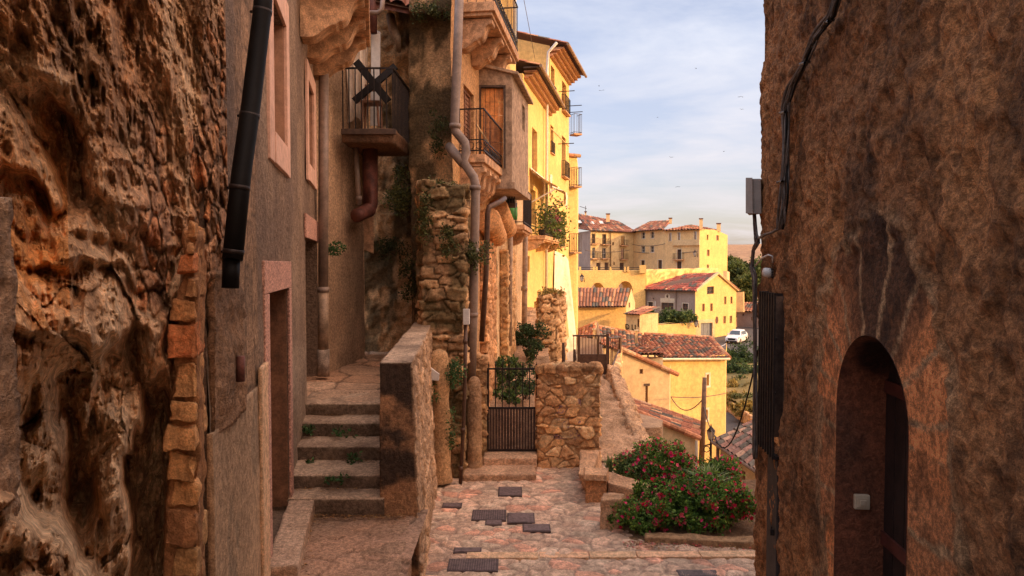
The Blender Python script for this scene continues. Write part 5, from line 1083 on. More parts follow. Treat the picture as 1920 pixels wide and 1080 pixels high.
o = MB().tube([P(960, 412, 20.6), P(960, 404, 20.6), P(960, 388, 20.6), P(960, 386, 20.6)], [.16, .17, .17, .10], 14).build('green_bin', m_green, smooth=True); tag(o, 'green plastic drum standing on the small corbelled balcony', 'drum')

# ------------------------------------------------ third house: yellow, lower eaves
def face_house(pl, root, z0, z1, holes, mat, step=.8, thick=.3, top=None, styles=None, name='wall', u0=0, u1=None, trim=None, depth=.2):
    mb = MB(); wall(mb, pl, u0, pl.L if u1 is None else u1, z0, z1, holes, step, depth, thick=thick, top=top); o = mb.build(name, mat, root)
    for i, h in enumerate(holes): sub_window(root, pl, h, (styles[i] if styles else 'glass'), depth*.8, trim)
    return o
FC = Plane((X_(985, 29.5), 29.5), (X_(1030, 36.4), 36.4))
hc = thing('yellow_house', 'yellow house with flowered balcony and torn awning, lower than its tall neighbour', 'house', (X_(985, 30), 30, -5))
hcs = [FC.rect(997.5, 1007, 243, 325), FC.rect(995, 1004, 356, 420), FC.rect(986, 993, 480, 510), FC.rect(1001.5, 1007, 565, 585)]
face_house(FC, hc, -6.5, 8.0, hcs, m_yellow, depth=.3, thick=5, styles=['shutter', 'glass', 'glass', 'glass'], u0=-.6)
eave_rows(hc, FC, -.3, FC.L, 7.85, .55, 3)
MB().lbox(FC, -.5, FC.L+.1, 8.24, 8.30, 0, .68).build('eave_board', m_woodd, hc)
tile_roof('roof', FC.pt(-.6, 8.34, .72), FC.pt(FC.L+.1, 8.34, .72), FC.pt(FC.L+.1, 9.6, -4), FC.pt(-.6, 9.6, -4), hc, seed=8, tl=.6)
MB().tube([FC.pt(-.6, 8.28, .76), FC.pt(FC.L+.1, 8.28, .76)], .07, 8).build('gutter', m_pvcd, hc)
bf_ = iron_balcony(hc, FC, FC.pu(986), FC.pu(1022), Z_(443, 30.6), .85, 1.1, corb=3, cz=.4, slab=.18, step=.2)
for i in range(3): pass
# awning
aw = thing('torn_awning', 'torn pale awning on poles above the flowered balcony', 'awning', P(1020, 340, 30.2))
V = []; nn = 14
for i in range(nn+1):
    for j in range(9):
        s, t_ = i/nn, j/8; p0 = np.array(FC.pt(FC.pu(992)+s*(FC.pu(1022)-FC.pu(992)), Z_(318, 31), .05)); p1 = np.array(FC.pt(FC.pu(992)+s*(FC.pu(1020)-FC.pu(992)), Z_(348, 30), 1.25)); q = p0*(1-t_)+p1*t_; q[2] += .05*math.sin(s*20+t_*3)-.12*math.sin(t_*3.14); V.append(q)
F = [[i*9+j, (i+1)*9+j, (i+1)*9+j+1, i*9+j+1] for i in range(nn) for j in range(8) if not (i in (3, 4, 5, 6) and j > 3)]
mesh_obj('canvas', V, F, m_cloth, aw, smooth=True)
for uu in (FC.pu(992), FC.pu(1021)): MB().tube([FC.pt(uu, Z_(380, 30), .0), FC.pt(uu, Z_(352, 30), 1.25)], .03, 6).build('arm', m_wh, aw)
def rag(pl, u, z, w_, wd, h, seed):
    rs = np.random.RandomState(seed); V = []
    for i in range(7):
        for j in range(7): V.append(pl.pt(u+wd*i/6+.03*rs.rand(), z-h*j/6*(1-.3*rs.rand()*(j/6)), w_+.07*math.sin(i*2+seed)+.03*rs.rand()))
    return V, [[i*7+j, (i+1)*7+j, (i+1)*7+j+1, i*7+j+1] for i in range(6) for j in range(6)]
for k, (u, z, ww, wd, h) in enumerate(((FC.pu(993), Z_(325, 30), .9, .35, 1.0), (FC.pu(1012), Z_(345, 30), 1.2, .9, .8))):
    V, F = rag(FC, u, z, ww, wd, h, k); mesh_obj('torn_strip', V, F, m_cloth, aw, smooth=True)
# flower pots and climbing plants on that balcony
fl = thing('balcony_plants', 'potted green and pink plants crowding the yellow house balcony', 'plants', P(1015, 430, 30), None)
pts = np.vstack([np.array(FC.pt(u, 0, 0))+[0, 0, 0]+np.random.RandomState(int(u*10)+5).normal(size=(260, 3))*[.22, .25, .42]+[FC.n[0]*.75, FC.n[1]*.75, Z_(443, 30.6)+hh] for u, hh in ((FC.pu(990), .7), (FC.pu(1003), .6), (FC.pu(1011), .7), (FC.pu(1017), .75), (FC.pu(1021), .9), (FC.pu(1022), .3))])
leaves('foliage', pts, .17, fl, ((.10, .14, .03), (.16, .17, .04), (.05, .07, .02)), seed=3)
pk = np.array(FC.pt(FC.pu(1006), Z_(443, 30.6)+.75, .85))+np.random.RandomState(3).normal(size=(160, 3))*[.14, .2, .3]
leaves('blossoms', pk, .12, fl, ((.35, .08, .12), (.30, .05, .10), (.4, .15, .15)), m_petal, seed=4)
for k, px in enumerate((990, 997, 1006, 1013, 1019)):
    c = FC.pt(FC.pu(px), Z_(443, 30.6), .6); MB().tube([c, (c[0], c[1], c[2]+.28)], [.11, .15], 10).build('pot', m_rust if k % 2 else m_black, fl)

# ------------------------------------------------ fourth house: the tall yellow one
cD = (X_(1030, 36.4), 36.4); FD = Plane(cD, (X_(1066, 42.2), 42.2)); GD = Plane((cD[0]-9.0, cD[1]+2.4), cD)
hd_ = thing('tall_house', 'tallest bright yellow house with tiled corbelled eaves and a sloping gable', 'house', (cD[0], 36.4, -6))
hD = [FD.rect(1032, 1039, 126, 182), FD.rect(1053, 1061, 158, 206), FD.rect(1031.5, 1037, 236, 288), FD.rect(1053, 1060, 256, 333), FD.rect(1045, 1052, 400, 455), FD.rect(1053, 1060, 214, 240)]
hD = [FD.rect(1032, 1039, 126, 182), FD.rect(1053, 1061, 156, 212), FD.rect(1031.5, 1037, 236, 288), FD.rect(1053, 1060, 257, 333), FD.rect(1044, 1052, 396, 462)]
face_house(FD, hd_, -7, 11.2, hD, m_yellow, depth=.3, thick=0, styles=['shutter']*5)
face_house(GD, hd_, -7, 14.2, [], m_yellow, thick=0, top=lambda u: 14.2-(14.2-11.5)*(u/GD.L), name='gable_wall')
for zz in (7.2, 3.6): MB().lbox(FD, 0, FD.L, zz, zz+.05, 0, .03).build('string_course', m_ochre, hd_)
MB().lbox(GD, 0, GD.L+.0, 9.9, 9.95, 0, .03).build('string_course', m_ochre, hd_)
eave_rows(hd_, FD, 0, FD.L, 10.95, .75, 4)
tile_roof('roof', FD.pt(-.15, 11.55, .95), FD.pt(FD.L+.3, 11.55, .95), tuple(np.array(FD.pt(FD.L+.3, 14.4, -8.6))), tuple(np.array(FD.pt(-.15, 14.4, -8.6))), hd_, seed=5, tl=.6)
MB().tube([FD.pt(-.2, 11.47, 1.0), FD.pt(FD.L+.3, 11.47, 1.0)], .08, 8).build('gutter', m_pvcd, hd_)
for h in (hD[0], hD[2]): iron_balcony(hd_, FD, h[0]-.05, h[1]+.05, h[2]-.0, .12, .6, slab=.05, step=.12)
for h in (hD[1], hD[3], hD[4]): iron_balcony(hd_, FD, h[0]-.15, h[1]+.15, h[2], .25, .9, slab=.07, step=.14)
for k, (px, py) in enumerate(((1047, 152+20), (1046, 270), (1062, 199), (1064, 211))):
    a, z = FD.uz(min(px, 1064), py); o = MB().tube([FD.pt(a, z, 0), FD.pt(a, z, .9)], .025, 5).build('drying_bar', m_iron, hd_)
# far yellow projecting house with two balconies
FE = Plane((X_(1064, 43), 43), (X_(1081, 43.3), 43.3)); FE2 = Plane((X_(1081, 43.3), 43.3), (X_(1084, 50), 50.))
he = thing('far_yellow_house', 'narrow far yellow house front with stacked balconies at the end of row', 'house', (X_(1072, 43), 43, -7))
face_house(FE, he, -8, Z_(292, 43), [], m_yellow, thick=0); face_house(FE2, he, -8, Z_(292, 43), [], m_yellow, thick=0)
ridge('tile_edge', FE.pt(-.1, Z_(291, 43), .1), FE.pt(FE.L+.15, Z_(291, 43), .1), he, .12)
for (p0, zz, hh) in ((350, Z_(346, 42), 1.15), (474, Z_(472, 42), 1.15), (246, Z_(246, 42), 1.2)):
    iron_balcony(he if p0 > 300 else hd_, FE, .12, FE.L, zz, .6, hh, corb=0, slab=.10, step=.16)
# white battered wall at its foot
bt2 = thing('battered_wall', 'tall sunlit white wall flaring outwards at its foot with a blind doorway', 'wall', P(1065, 680, 38))
MB().hexa([P(1036, 700, 36.5), P(1088, 700, 37.5), P(1086, 700, 41), P(1036, 700, 41), P(1040, 470, 37.5), P(1061, 480, 38.5), P(1066, 488, 41), P(1040, 470, 41)]).build('wall', m_white, bt2, bevel=.03)
MB().hexa([P(1053.5, 632, 36.9), P(1067, 632, 37.3), P(1067, 632, 38.2), P(1053.5, 632, 37.8), P(1050.5, 552, 37.25), P(1059.5, 552, 37.55), P(1060, 552, 38.2), P(1050.5, 552, 37.9)]).build('blind_door', m_ochre, bt2)
o = MB().tube([P(975, -40, 30), P(1003, 110, 33)], .012, 4).build('aerial_wire', m_cable); tag(o, 'thin wire slanting across the sky left of the tall house', 'wire')
o = MB().tube([P(965, -30, 22), P(964, 120, 22.2)], .06, 8).build('downpipe', m_wh); tag(o, 'slim cream pipe at the very top beside the upper balcony', 'pipe')
# sunlit upper house piece behind the upper balcony
hu = thing('upper_house', 'sliver of sunlit yellow upper house behind the high balcony railing', 'house', P(960, 60, 24))
FU = Plane((X_(940, 21), 21), (X_(967, 24), 24)); face_house(FU, hu, 4.0, 11, [], m_yellow, thick=3)
# ================================================ the lower village
# house with slit windows (sunlit, big old tile roof)
def pp(px, Y): return (X_(px, Y), Y)
h1 = thing('slit_window_house', 'large sunlit yellow house with two slit windows under a broad old tile roof', 'house', (*pp(1300, 32), -10))
F1_ = Plane(pp(1238, 31), pp(1362, 33)); S1 = Plane(pp(1362, 33), pp(1364, 39))
hh = [F1_.rect(1326.5, 1331, 702, 723), F1_.rect(1325, 1329.5, 768, 787)]
face_house(F1_, h1, -11, Z_(670, 32), hh, m_yellow, step=1, depth=.25, thick=0, styles=['shutter', 'shutter'], trim=m_white); face_house(S1, h1, -11, Z_(670, 32), [], m_yellow, thick=0, name='side_wall')
A, B, C, D = P(1241, 671, 30.8), P(1367, 671, 32.8), P(1331, 633, 38), P(1208, 627, 38); tile_roof('roof', A, B, C, D, h1, seed=11, pitch=.22, tl=.4, lich=.45)
tile_roof('roof', P(1196, 648, 33), P(1243, 671, 30.8), D, P(1203, 630, 37.4), h1, seed=12, pitch=.22, tl=.4)
ridge('ridge_tiles', B, C, h1); ridge('ridge_tiles', D, C, h1)
MB().tube([P(1241, 673.5, 30.7), P(1368, 673, 32.7)], .055, 8).build('gutter', m_white, h1)
# low pent roof with beams between the two houses
h4 = thing('gable_house', 'peach house wall with a tiny square window and a dark T-shaped slit', 'house', (*pp(1200, 28), -9))
F4 = Plane(pp(1150, 28), pp(1257, 28.6)); zl, zr = Z_(652, 28), Z_(697, 28.6)
h4h = [F4.rect(1200.5, 1207, 692, 701), F4.rect(1211.5, 1216.5, 723, 759)]
face_house(F4, h4, -10, zl, h4h, m_peach, step=.6, depth=.2, thick=0, top=lambda u: zl+(zr-zl)*u/F4.L, styles=['shutter', 'shutter'])
MB().lbox(F4, F4.pu(1209), F4.pu(1219.5), Z_(724, 28.3), Z_(719.5, 28.3), .001, .03).build('lintel', m_woodd, h4)
S4 = Plane(pp(1257, 28.6), pp(1259, 31)); face_house(S4, h4, -10, zr, [], m_peach, thick=0, name='side_wall')
ridge('verge_tiles', F4.pt(.2, zl+.02, .02), F4.pt(F4.L+.35, zr-.12, .02), h4, .10)
tile_roof('roof', F4.pt(F4.L+.3, zr-.1, .1), tuple(np.array(F4.pt(F4.L+.3, zr-.1, -1.6))), tuple(np.array(F4.pt(0, zl+.02, -1.6))), F4.pt(0, zl+.02, .1), h4, seed=21, tl=.35)
pr = thing('pent_roof', 'small pent roof on stubby beams between the two yellow houses', 'roof', P(1220, 660, 30))
tile_roof('tiles', P(1193, 664, 29.6), P(1246, 664, 29.6), P(1237, 650, 31.5), P(1160, 650, 31.5), pr, seed=23, pitch=.2, tl=.35)
MB().hexa([P(1196, 690, 30.2), P(1243, 690, 30.2), P(1243, 690, 31), P(1196, 690, 31), P(1196, 669, 30.2), P(1243, 669, 30.2), P(1243, 669, 31), P(1196, 669, 31)]).build('wall', m_white, pr)
for px in (1200, 1213, 1226, 1239): MB().hexa([P(px, 670, 29.6), P(px+4, 670, 29.6), P(px+4, 670, 30.4), P(px, 670, 30.4), P(px, 665, 29.6), P(px+4, 665, 29.6), P(px+4, 665, 30.4), P(px, 665, 30.4)]).build('beam', m_woodd, pr)
# peach house with long narrow roof
h2 = thing('lean_roof_house', 'plain ochre house end with a long narrow red tiled roof sloping right', 'house', (*pp(1240, 20), -7))
F2_ = Plane(pp(1173, 20), pp(1307, 20)); za_, zb2 = Z_(764, 20), Z_(819, 20)
face_house(F2_, h2, -8, za_, [], m_peach, step=.8, thick=0, top=lambda u: za_+(zb2-za_)*u/F2_.L)
S2 = Plane(pp(1307, 20), pp(1309, 23)); face_house(S2, h2, -8, zb2, [], m_peach, thick=0, name='side_wall')
tile_roof('roof', P(1311, 821, 19.9), P(1315, 795, 22), P(1179, 749, 21.2), P(1172, 762, 19.9), h2, seed=31, pitch=.2, tl=.36, lich=.35); ridge('verge_tiles', P(1171, 762, 19.9), P(1311, 821, 19.9), h2, .085); ridge('verge_tiles', P(1178, 748, 21.2), P(1316, 794, 22), h2, .085)
MB().tube([P(1306, 826, 19.85), P(1306, 885, 19.85)], .045, 8).build('downpipe', m_white, h2)
# right hand lower house
h3 = thing('right_low_house', 'brown washed house with weathered roof peeping from behind the right-hand corner', 'house', (*pp(1390, 17), -7))
F3_ = Plane(pp(1354, 18.8), pp(1500, 14.6)); ze = Z_(826, 18.9)
face_house(F3_, h3, -8, ze, [F3_.rect(1392, 1402, 882, 905)], m_peach, step=.8, thick=.3, styles=['door'])
e2 = np.array(F3_.pt(F3_.L, ze, .2)); e1 = np.array(F3_.pt(-.1, ze, .2)); tile_roof('roof', e1, e2, e2+[2.0, 2.5, .75], P(1418, 785, 19.6), h3, seed=33, pitch=.2, tl=.36, lich=.6, pal=((.30, .15, .10), (.22, .13, .10), (.42, .26, .17)))
MB().tube([e1+[0, 0, -.03], e2+[0, 0, -.03]], .05, 8).build('gutter', m_pvc, h3); MB().tube([F3_.pt(.03, ze, .08), F3_.pt(.03, -8, .08)], .05, 8).build('downpipe', m_pvc, h3)
# pole, lamp, wires
vpipe('wooden_pole', 'leaning wooden utility pole in front of sunlit house with slit windows', [(1321, 708, 21), (1319, 780, 21), (1315, 870, 21)][::-1], [.09, .08, .065], M_plain('weathered_wood', (.20, .12, .07), .8, 0, .3, 8), 'pole')
def lantern(root, c, s, glassmat):
    c = np.array(c, float); n = 6
    ring = lambda r, z: [(c[0]+r*s*math.cos(math.pi*2*k/n), c[1]+r*s*math.sin(math.pi*2*k/n), c[2]+z*s) for k in range(n)]
    mb = MB(); V = ring(.30, .55)+ring(.05, .85)+ring(.02, 1.0); mb.add(V, [[k, (k+1) % n, n+(k+1) % n, n+k] for k in range(n)]+[[n+k, n+(k+1) % n, 2*n+(k+1) % n, 2*n+k] for k in range(n)]+[list(range(n))])
    for k in range(n): mb.tube([ring(.15, 0)[k], ring(.27, .55)[k]], .012*s, 4)
    V = ring(.16, 0)+ring(.05, -.12); mb.add(V, [[k, (k+1) % n, n+(k+1) % n, n+k] for k in range(n)]+[list(range(n))]); mb.build('lantern_frame', m_iron, root)
    V = ring(.14, .02)+ring(.25, .54); mesh_obj('glass', V, [[k, (k+1) % n, n+(k+1) % n, n+k] for k in range(n)], glassmat, root)
m_lamp, _t, _b = newmat('lamp_glass'); _b.inputs['Base Color'].default_value = (.55, .5, .45, 1); _b.inputs['Roughness'].default_value = .3; _b.inputs['Transmission Weight'].default_value = .4
lp = thing('street_lamp', 'wrought iron lantern on a post beside the leaning wooden pole', 'street lamp', P(1333, 880, 20))
lantern(lp, P(1333, 824, 20), .46, m_lamp); mb = MB(); mb.tube([P(1333, 826, 20), P(1332, 890, 20)], .035, 6); mb.build('post', m_iron, lp)
mb = MB(); mb.tube([P(1319, 836, 20.6), P(1332, 833, 20)], .02, 5)
mb.tube([np.array(P(1325, 834+2, 20.3))+[.09*math.cos(a), 0, .09*math.sin(a)-.1] for a in np.linspace(0, 6, 10)], .014, 4); mb.build('bracket', m_iron, lp)
def wire(label, a, b, sag, r=.018, name='cable', mat=None):
    a, b = np.array(a), np.array(b); pts = [a*(1-t)+b*t-np.array([0, 0, sag*4*t*(1-t)]) for t in np.linspace(0, 1, 15)]
    return tag(MB().tube(pts, r, 5).build(name, mat or m_cable, smooth=True), label, 'cable')
wire('taut cable from the peach house corner across the slit window wall', P(1258, 744, 28), P(1361, 737, 32), .1)
wire('sagging cable between the peach house corner and the wooden pole', P(1258, 744, 28), P(1318, 748, 21), .45)
wire('short cable from the wooden pole down to the low roof', P(1319, 760, 21), P(1352, 822, 18.7), .3)
wire('thick black cable rising from low roof corner to the right-hand wall', P(1340, 818, 18.9), P(1422, 655, 12), .9, .016, mat=m_blackp)
# second gate at the end of the track
YH = 22; g2 = thing('metal_gate', 'brown metal garden gate with tall square posts at track end', 'gate', P(1110, 705, YH))
zt2, zm2, zb3 = Z_(628, YH), Z_(664, YH), Z_(708, YH)
for (a, b) in ((1083, 1087.5), (1121, 1124), (1137, 1142)): MB().box(X_(a, YH), X_(b, YH), YH-.04, YH+.04, zb3, zt2+(.05 if a > 1130 else 0)).build('post', m_brown, g2)
MB().box(X_(1087.5, YH), X_(1137, YH), YH-.02, YH+.02, zb3+.1, zm2).build('panel', m_brown, g2); mb = MB(); mb.box(X_(1074, YH), X_(1137, YH), YH-.02, YH+.02, zt2-.05, zt2)
for i in range(11): x = X_(1076+i*5.7, YH); mb.box(x-.009, x+.009, YH-.01, YH+.01, zm2, zt2)
mb.build('bars', m_brown, g2)
sp = thing('side_railing', 'brown railing running from the garden gate along the wall edge', 'railing', P(1150, 700, 22)); mb = MB()
mb.tube([P(1142, 634, 22), P(1163, 632, 26)], .03, 4); mb.tube([P(1142, 700, 22), P(1161, 655, 26)], .03, 4)
for i in range(8): t_ = i/7; mb.tube([np.array(P(1142, 700, 22))*(1-t_)+np.array(P(1161, 655, 26))*t_, np.array(P(1142, 634, 22))*(1-t_)+np.array(P(1163, 632, 26))*t_], .012, 4)
mb.build('bars', m_brown, sp); MB().tube([P(1162, 700, 26), P(1163, 629, 26)], .06, 4).build('post', m_brown, sp)
rough_obj2('retaining_wall', 'short sunlit stone wall beneath the brown side railing', 'wall', [P(1143, 760, 21.8), P(1166, 770, 22), P(1166, 740, 27), P(1150, 740, 27), P(1143, 703, 21.8), P(1160, 706, 22), P(1165, 657, 26.5), P(1158, 657, 26.5)], .07, stonefn((.4, .4, .28), .06, ((.56, .40, .22), (.48, .33, .2), (.6, .45, .28)), (.5, .36, .22), 99), m_stone)
# ---- middle distance: tiled barn, annex, small roofs
h5 = thing('tiled_barn', 'windowless orange yellow barn with steep dark tiled roof', 'barn', (*pp(1130, 58), -10))
F5 = Plane(pp(1070, 57), pp(1174.5, 58)); ze5 = Z_(574, 58); S5 = Plane(pp(1174.5, 58), pp(1191, 63))
face_house(F5, h5, -12, ze5, [], m_yellow, thick=0); 
zt5 = Z_(541, 61); face_house(S5, h5, -12, zt5, [S5.rect(1179, 1182, 567, 577), S5.rect(1177.5, 1180.5, 597, 607)], m_peach, thick=0, top=lambda u: np.interp(u, [0, S5.L*.55, S5.L], [ze5, zt5, ze5]), step=.5, name='side_wall', depth=.15, styles=['shutter', 'glass'])
tile_roof('roof', P(1068, 576, 56.3), P(1173, 575, 57.4), P(1181, 541, 61), P(1068, 539, 60), h5, seed=41, pitch=.29, tl=.8, amp=.075, pal=((.30, .13, .07), (.22, .10, .055), (.40, .2, .1)))
MB().tube([P(1105, 576, 57.5), P(1106, 580, 57.5), P(1119, 591, 57.8), P(1120, 610, 57.8)], .08, 6).build('downpipe', m_brown, h5)
h6 = thing('annex_house', 'small cream annex with dark lettering on its wall beside the barn', 'house', (*pp(1190, 55), -9))
F6 = Plane(pp(1174, 55), pp(1200, 54)); z6 = Z_(588, 55)
face_house(F6, h6, -12, z6, [F6.rect(1195.5, 1199, 598, 613), F6.rect(1172.8+2, 1177, 612, 626)], m_cream, thick=2.5, step=.6, depth=.15, styles=['glass', 'door'])
tile_roof('roof', F6.pt(-.1, z6, .25), F6.pt(F6.L+.2, z6, .25), F6.pt(F6.L+.2, z6+.5, -2.5), F6.pt(-.1, z6+.5, -2.5), h6, seed=43, tl=.7)
cu = bpy.data.curves.new('lettering', 'FONT'); cu.body = 'D LI'; cu.size = .62; cu.extrude = .015; cu.align_x = 'CENTER'
to = bpy.data.objects.new('lettering', cu); COL.objects.link(to); bpy.context.view_layer.update()
me = bpy.data.meshes.new_from_object(to.evaluated_get(bpy.context.evaluated_depsgraph_get())); bpy.data.objects.remove(to); me.materials.clear(); me.materials.append(m_black)
u, z = F6.uz(1183, 618); lo = bpy.data.objects.new('lettering', me); COL.objects.link(lo); lo.parent = h6; lo.location = Vector(F6.pt(u, z, .03))-h6.location; lo.rotation_euler = (R(90), 0, math.atan2(F6.u[1], F6.u[0]))
def small_roof(label, quad, seed, z0, mat=m_peach, lich=.3, ridge_=True):
    t = thing('small_house', label, 'house', tuple((np.array(quad[0])+np.array(quad[1]))/2)); q = [np.array(p) for p in quad]
    tile_roof('roof', *q, t, pitch=.26, tl=.5, seed=seed, lich=lich)
    d = [np.array([q[i][0], q[i][1], q[i][2]-.12]) for i in range(4)]; g = [np.array([p[0], p[1], z0]) for p in q]
    MB().hexa([g[0]+[.1, .15, 0], g[1]+[-.1, .15, 0], g[2], g[3], d[0]+[.1, .15, 0], d[1]+[-.1, .15, 0], d[2], d[3]]).build('wall', mat, t)
    if ridge_: ridge('ridge_tiles', q[3], q[2], t, .12)
    return t
small_roof('little house roof left of its peak behind the metal gate', [P(1082, 634, 44), P(1112, 634, 43), P(1119, 604, 46), P(1084, 619, 46)], 51, -11)
small_roof('dark low roof strip right of the steep fin wall', [P(1124, 650, 40), P(1206, 652, 41), P(1203, 627, 46), P(1122, 612, 46)], 52, -11, lich=.9)
small_roof('low roof just right of the brown gate railing', [P(1142, 652, 36), P(1178, 652, 36), P(1168, 640, 38), P(1146, 640, 38)], 53, -11, lich=.5)
o = MB().hexa([P(1119, 668, 38), P(1131, 668, 38), P(1132, 668, 38.6), P(1120, 668, 38.6), P(1119, 604, 38), P(1120.5, 604, 38), P(1121, 604, 38.6), P(1119.5, 604, 38.6)]).build('fin_wall', m_taupe); tag(o, 'steep triangular brown fin wall behind the metal gate', 'wall')
o = MB().hexa([P(1088, 680, 38), P(1121, 680, 38), P(1121, 680, 39), P(1088, 680, 39), P(1088, 632, 38), P(1121, 636, 38), P(1121, 636, 39), P(1088, 632, 39)]).build('garden_wall', m_taupe); tag(o, 'pale mauve plain wall seen through the metal gate bars', 'wall')
for k, (px, py, Y, lb) in enumerate(((1149, 617, 44, 'thin square chimney in front of the barn wall'), (1114, 618, 43, 'white capped chimney above the little house roof'), (1193, 620, 38, 'thin pale chimney standing by the annex'))):
    t = thing('chimney', lb, 'chimney', P(px, py+20, Y)); MB().hexa([P(px-2.5, py+24, Y), P(px+2.5, py+24, Y), P(px+2.5, py+24, Y+.3), P(px-2.5, py+24, Y+.3), P(px-2.5, py, Y), P(px+2.5, py, Y), P(px+2.5, py, Y+.3), P(px-2.5, py, Y+.3)]).build('shaft', m_peach, t)
    MB().hexa([P(px-4, py, Y-.1), P(px+4, py, Y-.1), P(px+4, py, Y+.4), P(px-4, py, Y+.4), P(px-4, py-2, Y-.1), P(px+4, py-2, Y-.1), P(px+4, py-2, Y+.4), P(px-4, py-2, Y+.4)]).build('cap', m_white, t)
# ---- terrace wall with arches
aw_ = thing('arched_wall', 'long yellow terrace wall with two shallow arches and square posts', 'wall', (*pp(1150, 96), -8))
F7 = Plane(pp(1060, 94), pp(1210.5, 97)); holes = []
mb = MB(); hs = []
for (a, b, c) in ((1108.5, 1133, 530), (1158.5, 1186.5, 527)):
    r_ = F7.rect(a, b, c, 600); hs.append((r_[0], r_[1], -11, r_[3], 3.5))
wall(mb, F7, 0, F7.L, -11, Z_(507, 96), hs, 2, thick=3.6)
for h in hs:
    uc, rr = (h[0]+h[1])/2, (h[1]-h[0])/2; n = 12
    for s in (-1, 1):
        arc = [(uc+s*rr*math.cos(a), h[3]-rr*1.15+rr*1.15*math.sin(a)) for a in np.linspace(0, math.pi/2, n)]; poly = [(uc+s*rr, h[3])]+arc
        V = [F7.pt(u, z, .0) for u, z in poly]+[F7.pt(u, z, -3.4) for u, z in poly]; m_ = len(poly)
        mb.add(V, [list(range(m_))]+[[k, k+1, m_+k+1, m_+k] for k in range(1, m_-1)])
mb.build('wall', m_yellow, aw_)
for px in (1086, 1112, 1117, 1143, 1170, 1176): MB().hexa([P(px, 510, 96), P(px+3.5, 510, 96), P(px+3.5, 510, 96.4), P(px, 510, 96.4), P(px, 500, 96), P(px+3.5, 500, 96), P(px+3.5, 500, 96.4), P(px, 500, 96.4)]).build('post', m_yellow, aw_)
MB().hexa([P(1199, 512, 95.9), P(1211.5, 512, 95.9), P(1211.5, 512, 97.5), P(1199, 512, 97.5), P(1199, 497, 95.9), P(1211.5, 497, 95.9), P(1211.5, 497, 97.5), P(1199, 497, 97.5)]).build('end_pier', m_yellow, aw_)
mb = MB()
for z in (501.5, 505): mb.tube([P(1089, z, 96.2), P(1199, z, 97.2)], .04, 4)
mb.build('railing', m_iron, aw_)
w2 = rough_obj2('stone_terrace_wall', 'rough sunlit stone terrace wall behind the red roofed house', 'wall', [P(1209, 560, 99), P(1345, 560, 106), P(1345, 560, 108), P(1209, 560, 101), P(1209, 506, 99), P(1345, 503, 106), P(1345, 503, 108), P(1209, 506, 101)], .35, stonefn((.9, .9, .6), .12, ((.62, .44, .2), (.5, .35, .17), (.68, .5, .26)), (.4, .28, .15), 105), m_stone)
# ---- hilltop houses
def chim(root, px, py0, py1, Y, w_=3.4):
    o = MB().hexa([P(px-w_, py1, Y), P(px+w_, py1, Y), P(px+w_, py1, Y+.8), P(px-w_, py1, Y+.8), P(px-w_, py0, Y), P(px+w_, py0, Y), P(px+w_, py0, Y+.8), P(px-w_, py0, Y+.8)]).build('chimney', m_peach, root)
    MB().hexa([P(px-w_-1, py0, Y-.1), P(px+w_+1, py0, Y-.1), P(px+w_+1, py0, Y+.9), P(px-w_-1, py0, Y+.9), P(px-w_-1, py0-2, Y-.1), P(px+w_+1, py0-2, Y-.1), P(px+w_+1, py0-2, Y+.9), P(px-w_-1, py0-2, Y+.9)]).build('cap', m_rust, o)
ta = thing('balcony_terrace_house', 'hilltop house, leftmost, with iron balconies and skylights in its roof', 'house', (*pp(1140, 122), -2))
Fa = Plane(pp(1107, 120), pp(1188, 126)); hl = [(1109, 1116, 438, 457), (1129, 1136.5, 439, 458), (1164, 1171, 443, 460), (1110, 1116, 464, 484.5), (1129, 1136, 465, 484.5), (1164, 1170, 466, 486), (1118, 1126, 492.5, 511), (1133.5, 1141, 492, 511), (1162, 1170, 492.5, 509), (1147.5, 1151, 454, 460), (1150, 1152.5, 491, 497)]
hr = [Fa.rect(*q) for q in hl]; ez = Z_(434, 123)
face_house(Fa, ta, -9, ez, hr, m_cream, step=3, depth=.3, thick=0, styles=['glass', 'glass', 'shutter', 'white', 'white', 'shutter', 'door', 'door', 'door', 'glass', 'glass'], trim=None)
for k in range(6): iron_balcony(ta, Fa, hr[k][0]-.45, hr[k][1]+.45, hr[k][2], .7, 1.0, slab=.12, step=.18)
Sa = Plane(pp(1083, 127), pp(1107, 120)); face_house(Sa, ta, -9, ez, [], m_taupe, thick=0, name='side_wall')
q = [P(1080, 426, 127), Fa.pt(-.2, ez, .5), P(1146, 410, 131), P(1085, 401, 136)]
tile_roof('roof', Fa.pt(-.5, ez-.05, .7), Fa.pt(Fa.L+.3, ez-.05, .7), P(1160, 415, 134), P(1080, 400, 130), ta, seed=61, pitch=.5, tl=1.2, amp=.1)
tile_roof('roof', P(1072, 427, 127), Fa.pt(-.4, ez-.05, .7), P(1083, 400.5, 130), P(1072, 400, 132), ta, seed=62, pitch=.5, tl=1.2, amp=.1)
for (px, py) in ((1087.5, 415), (1111, 417), (1128, 416)): MB().hexa([P(px-3, py+3, 124.2), P(px+4, py+3, 124.2), P(px+4, py+3, 124.6), P(px-3, py+3, 124.6), P(px-5, py-2, 125.9), P(px+1, py-2, 125.9), P(px+1, py-2, 126.2), P(px-5, py-2, 126.2)]).build('skylight', m_wh, ta)
chim(ta, 1140, 402, 416, 127); chim(ta, 1098, 398, 404, 130, 1.6)
MB().tube([P(1145, 436, 122.4), P(1145, 510, 122.4)], .09, 5).build('downpipe', m_brown, ta)
mb = MB(); mb.tube([P(1098, 400, 130), P(1098, 386, 130)], .05, 4); mb.tube([P(1087, 387, 130), P(1100, 391, 130)], .05, 4); mb.build('aerial', m_iron, ta)
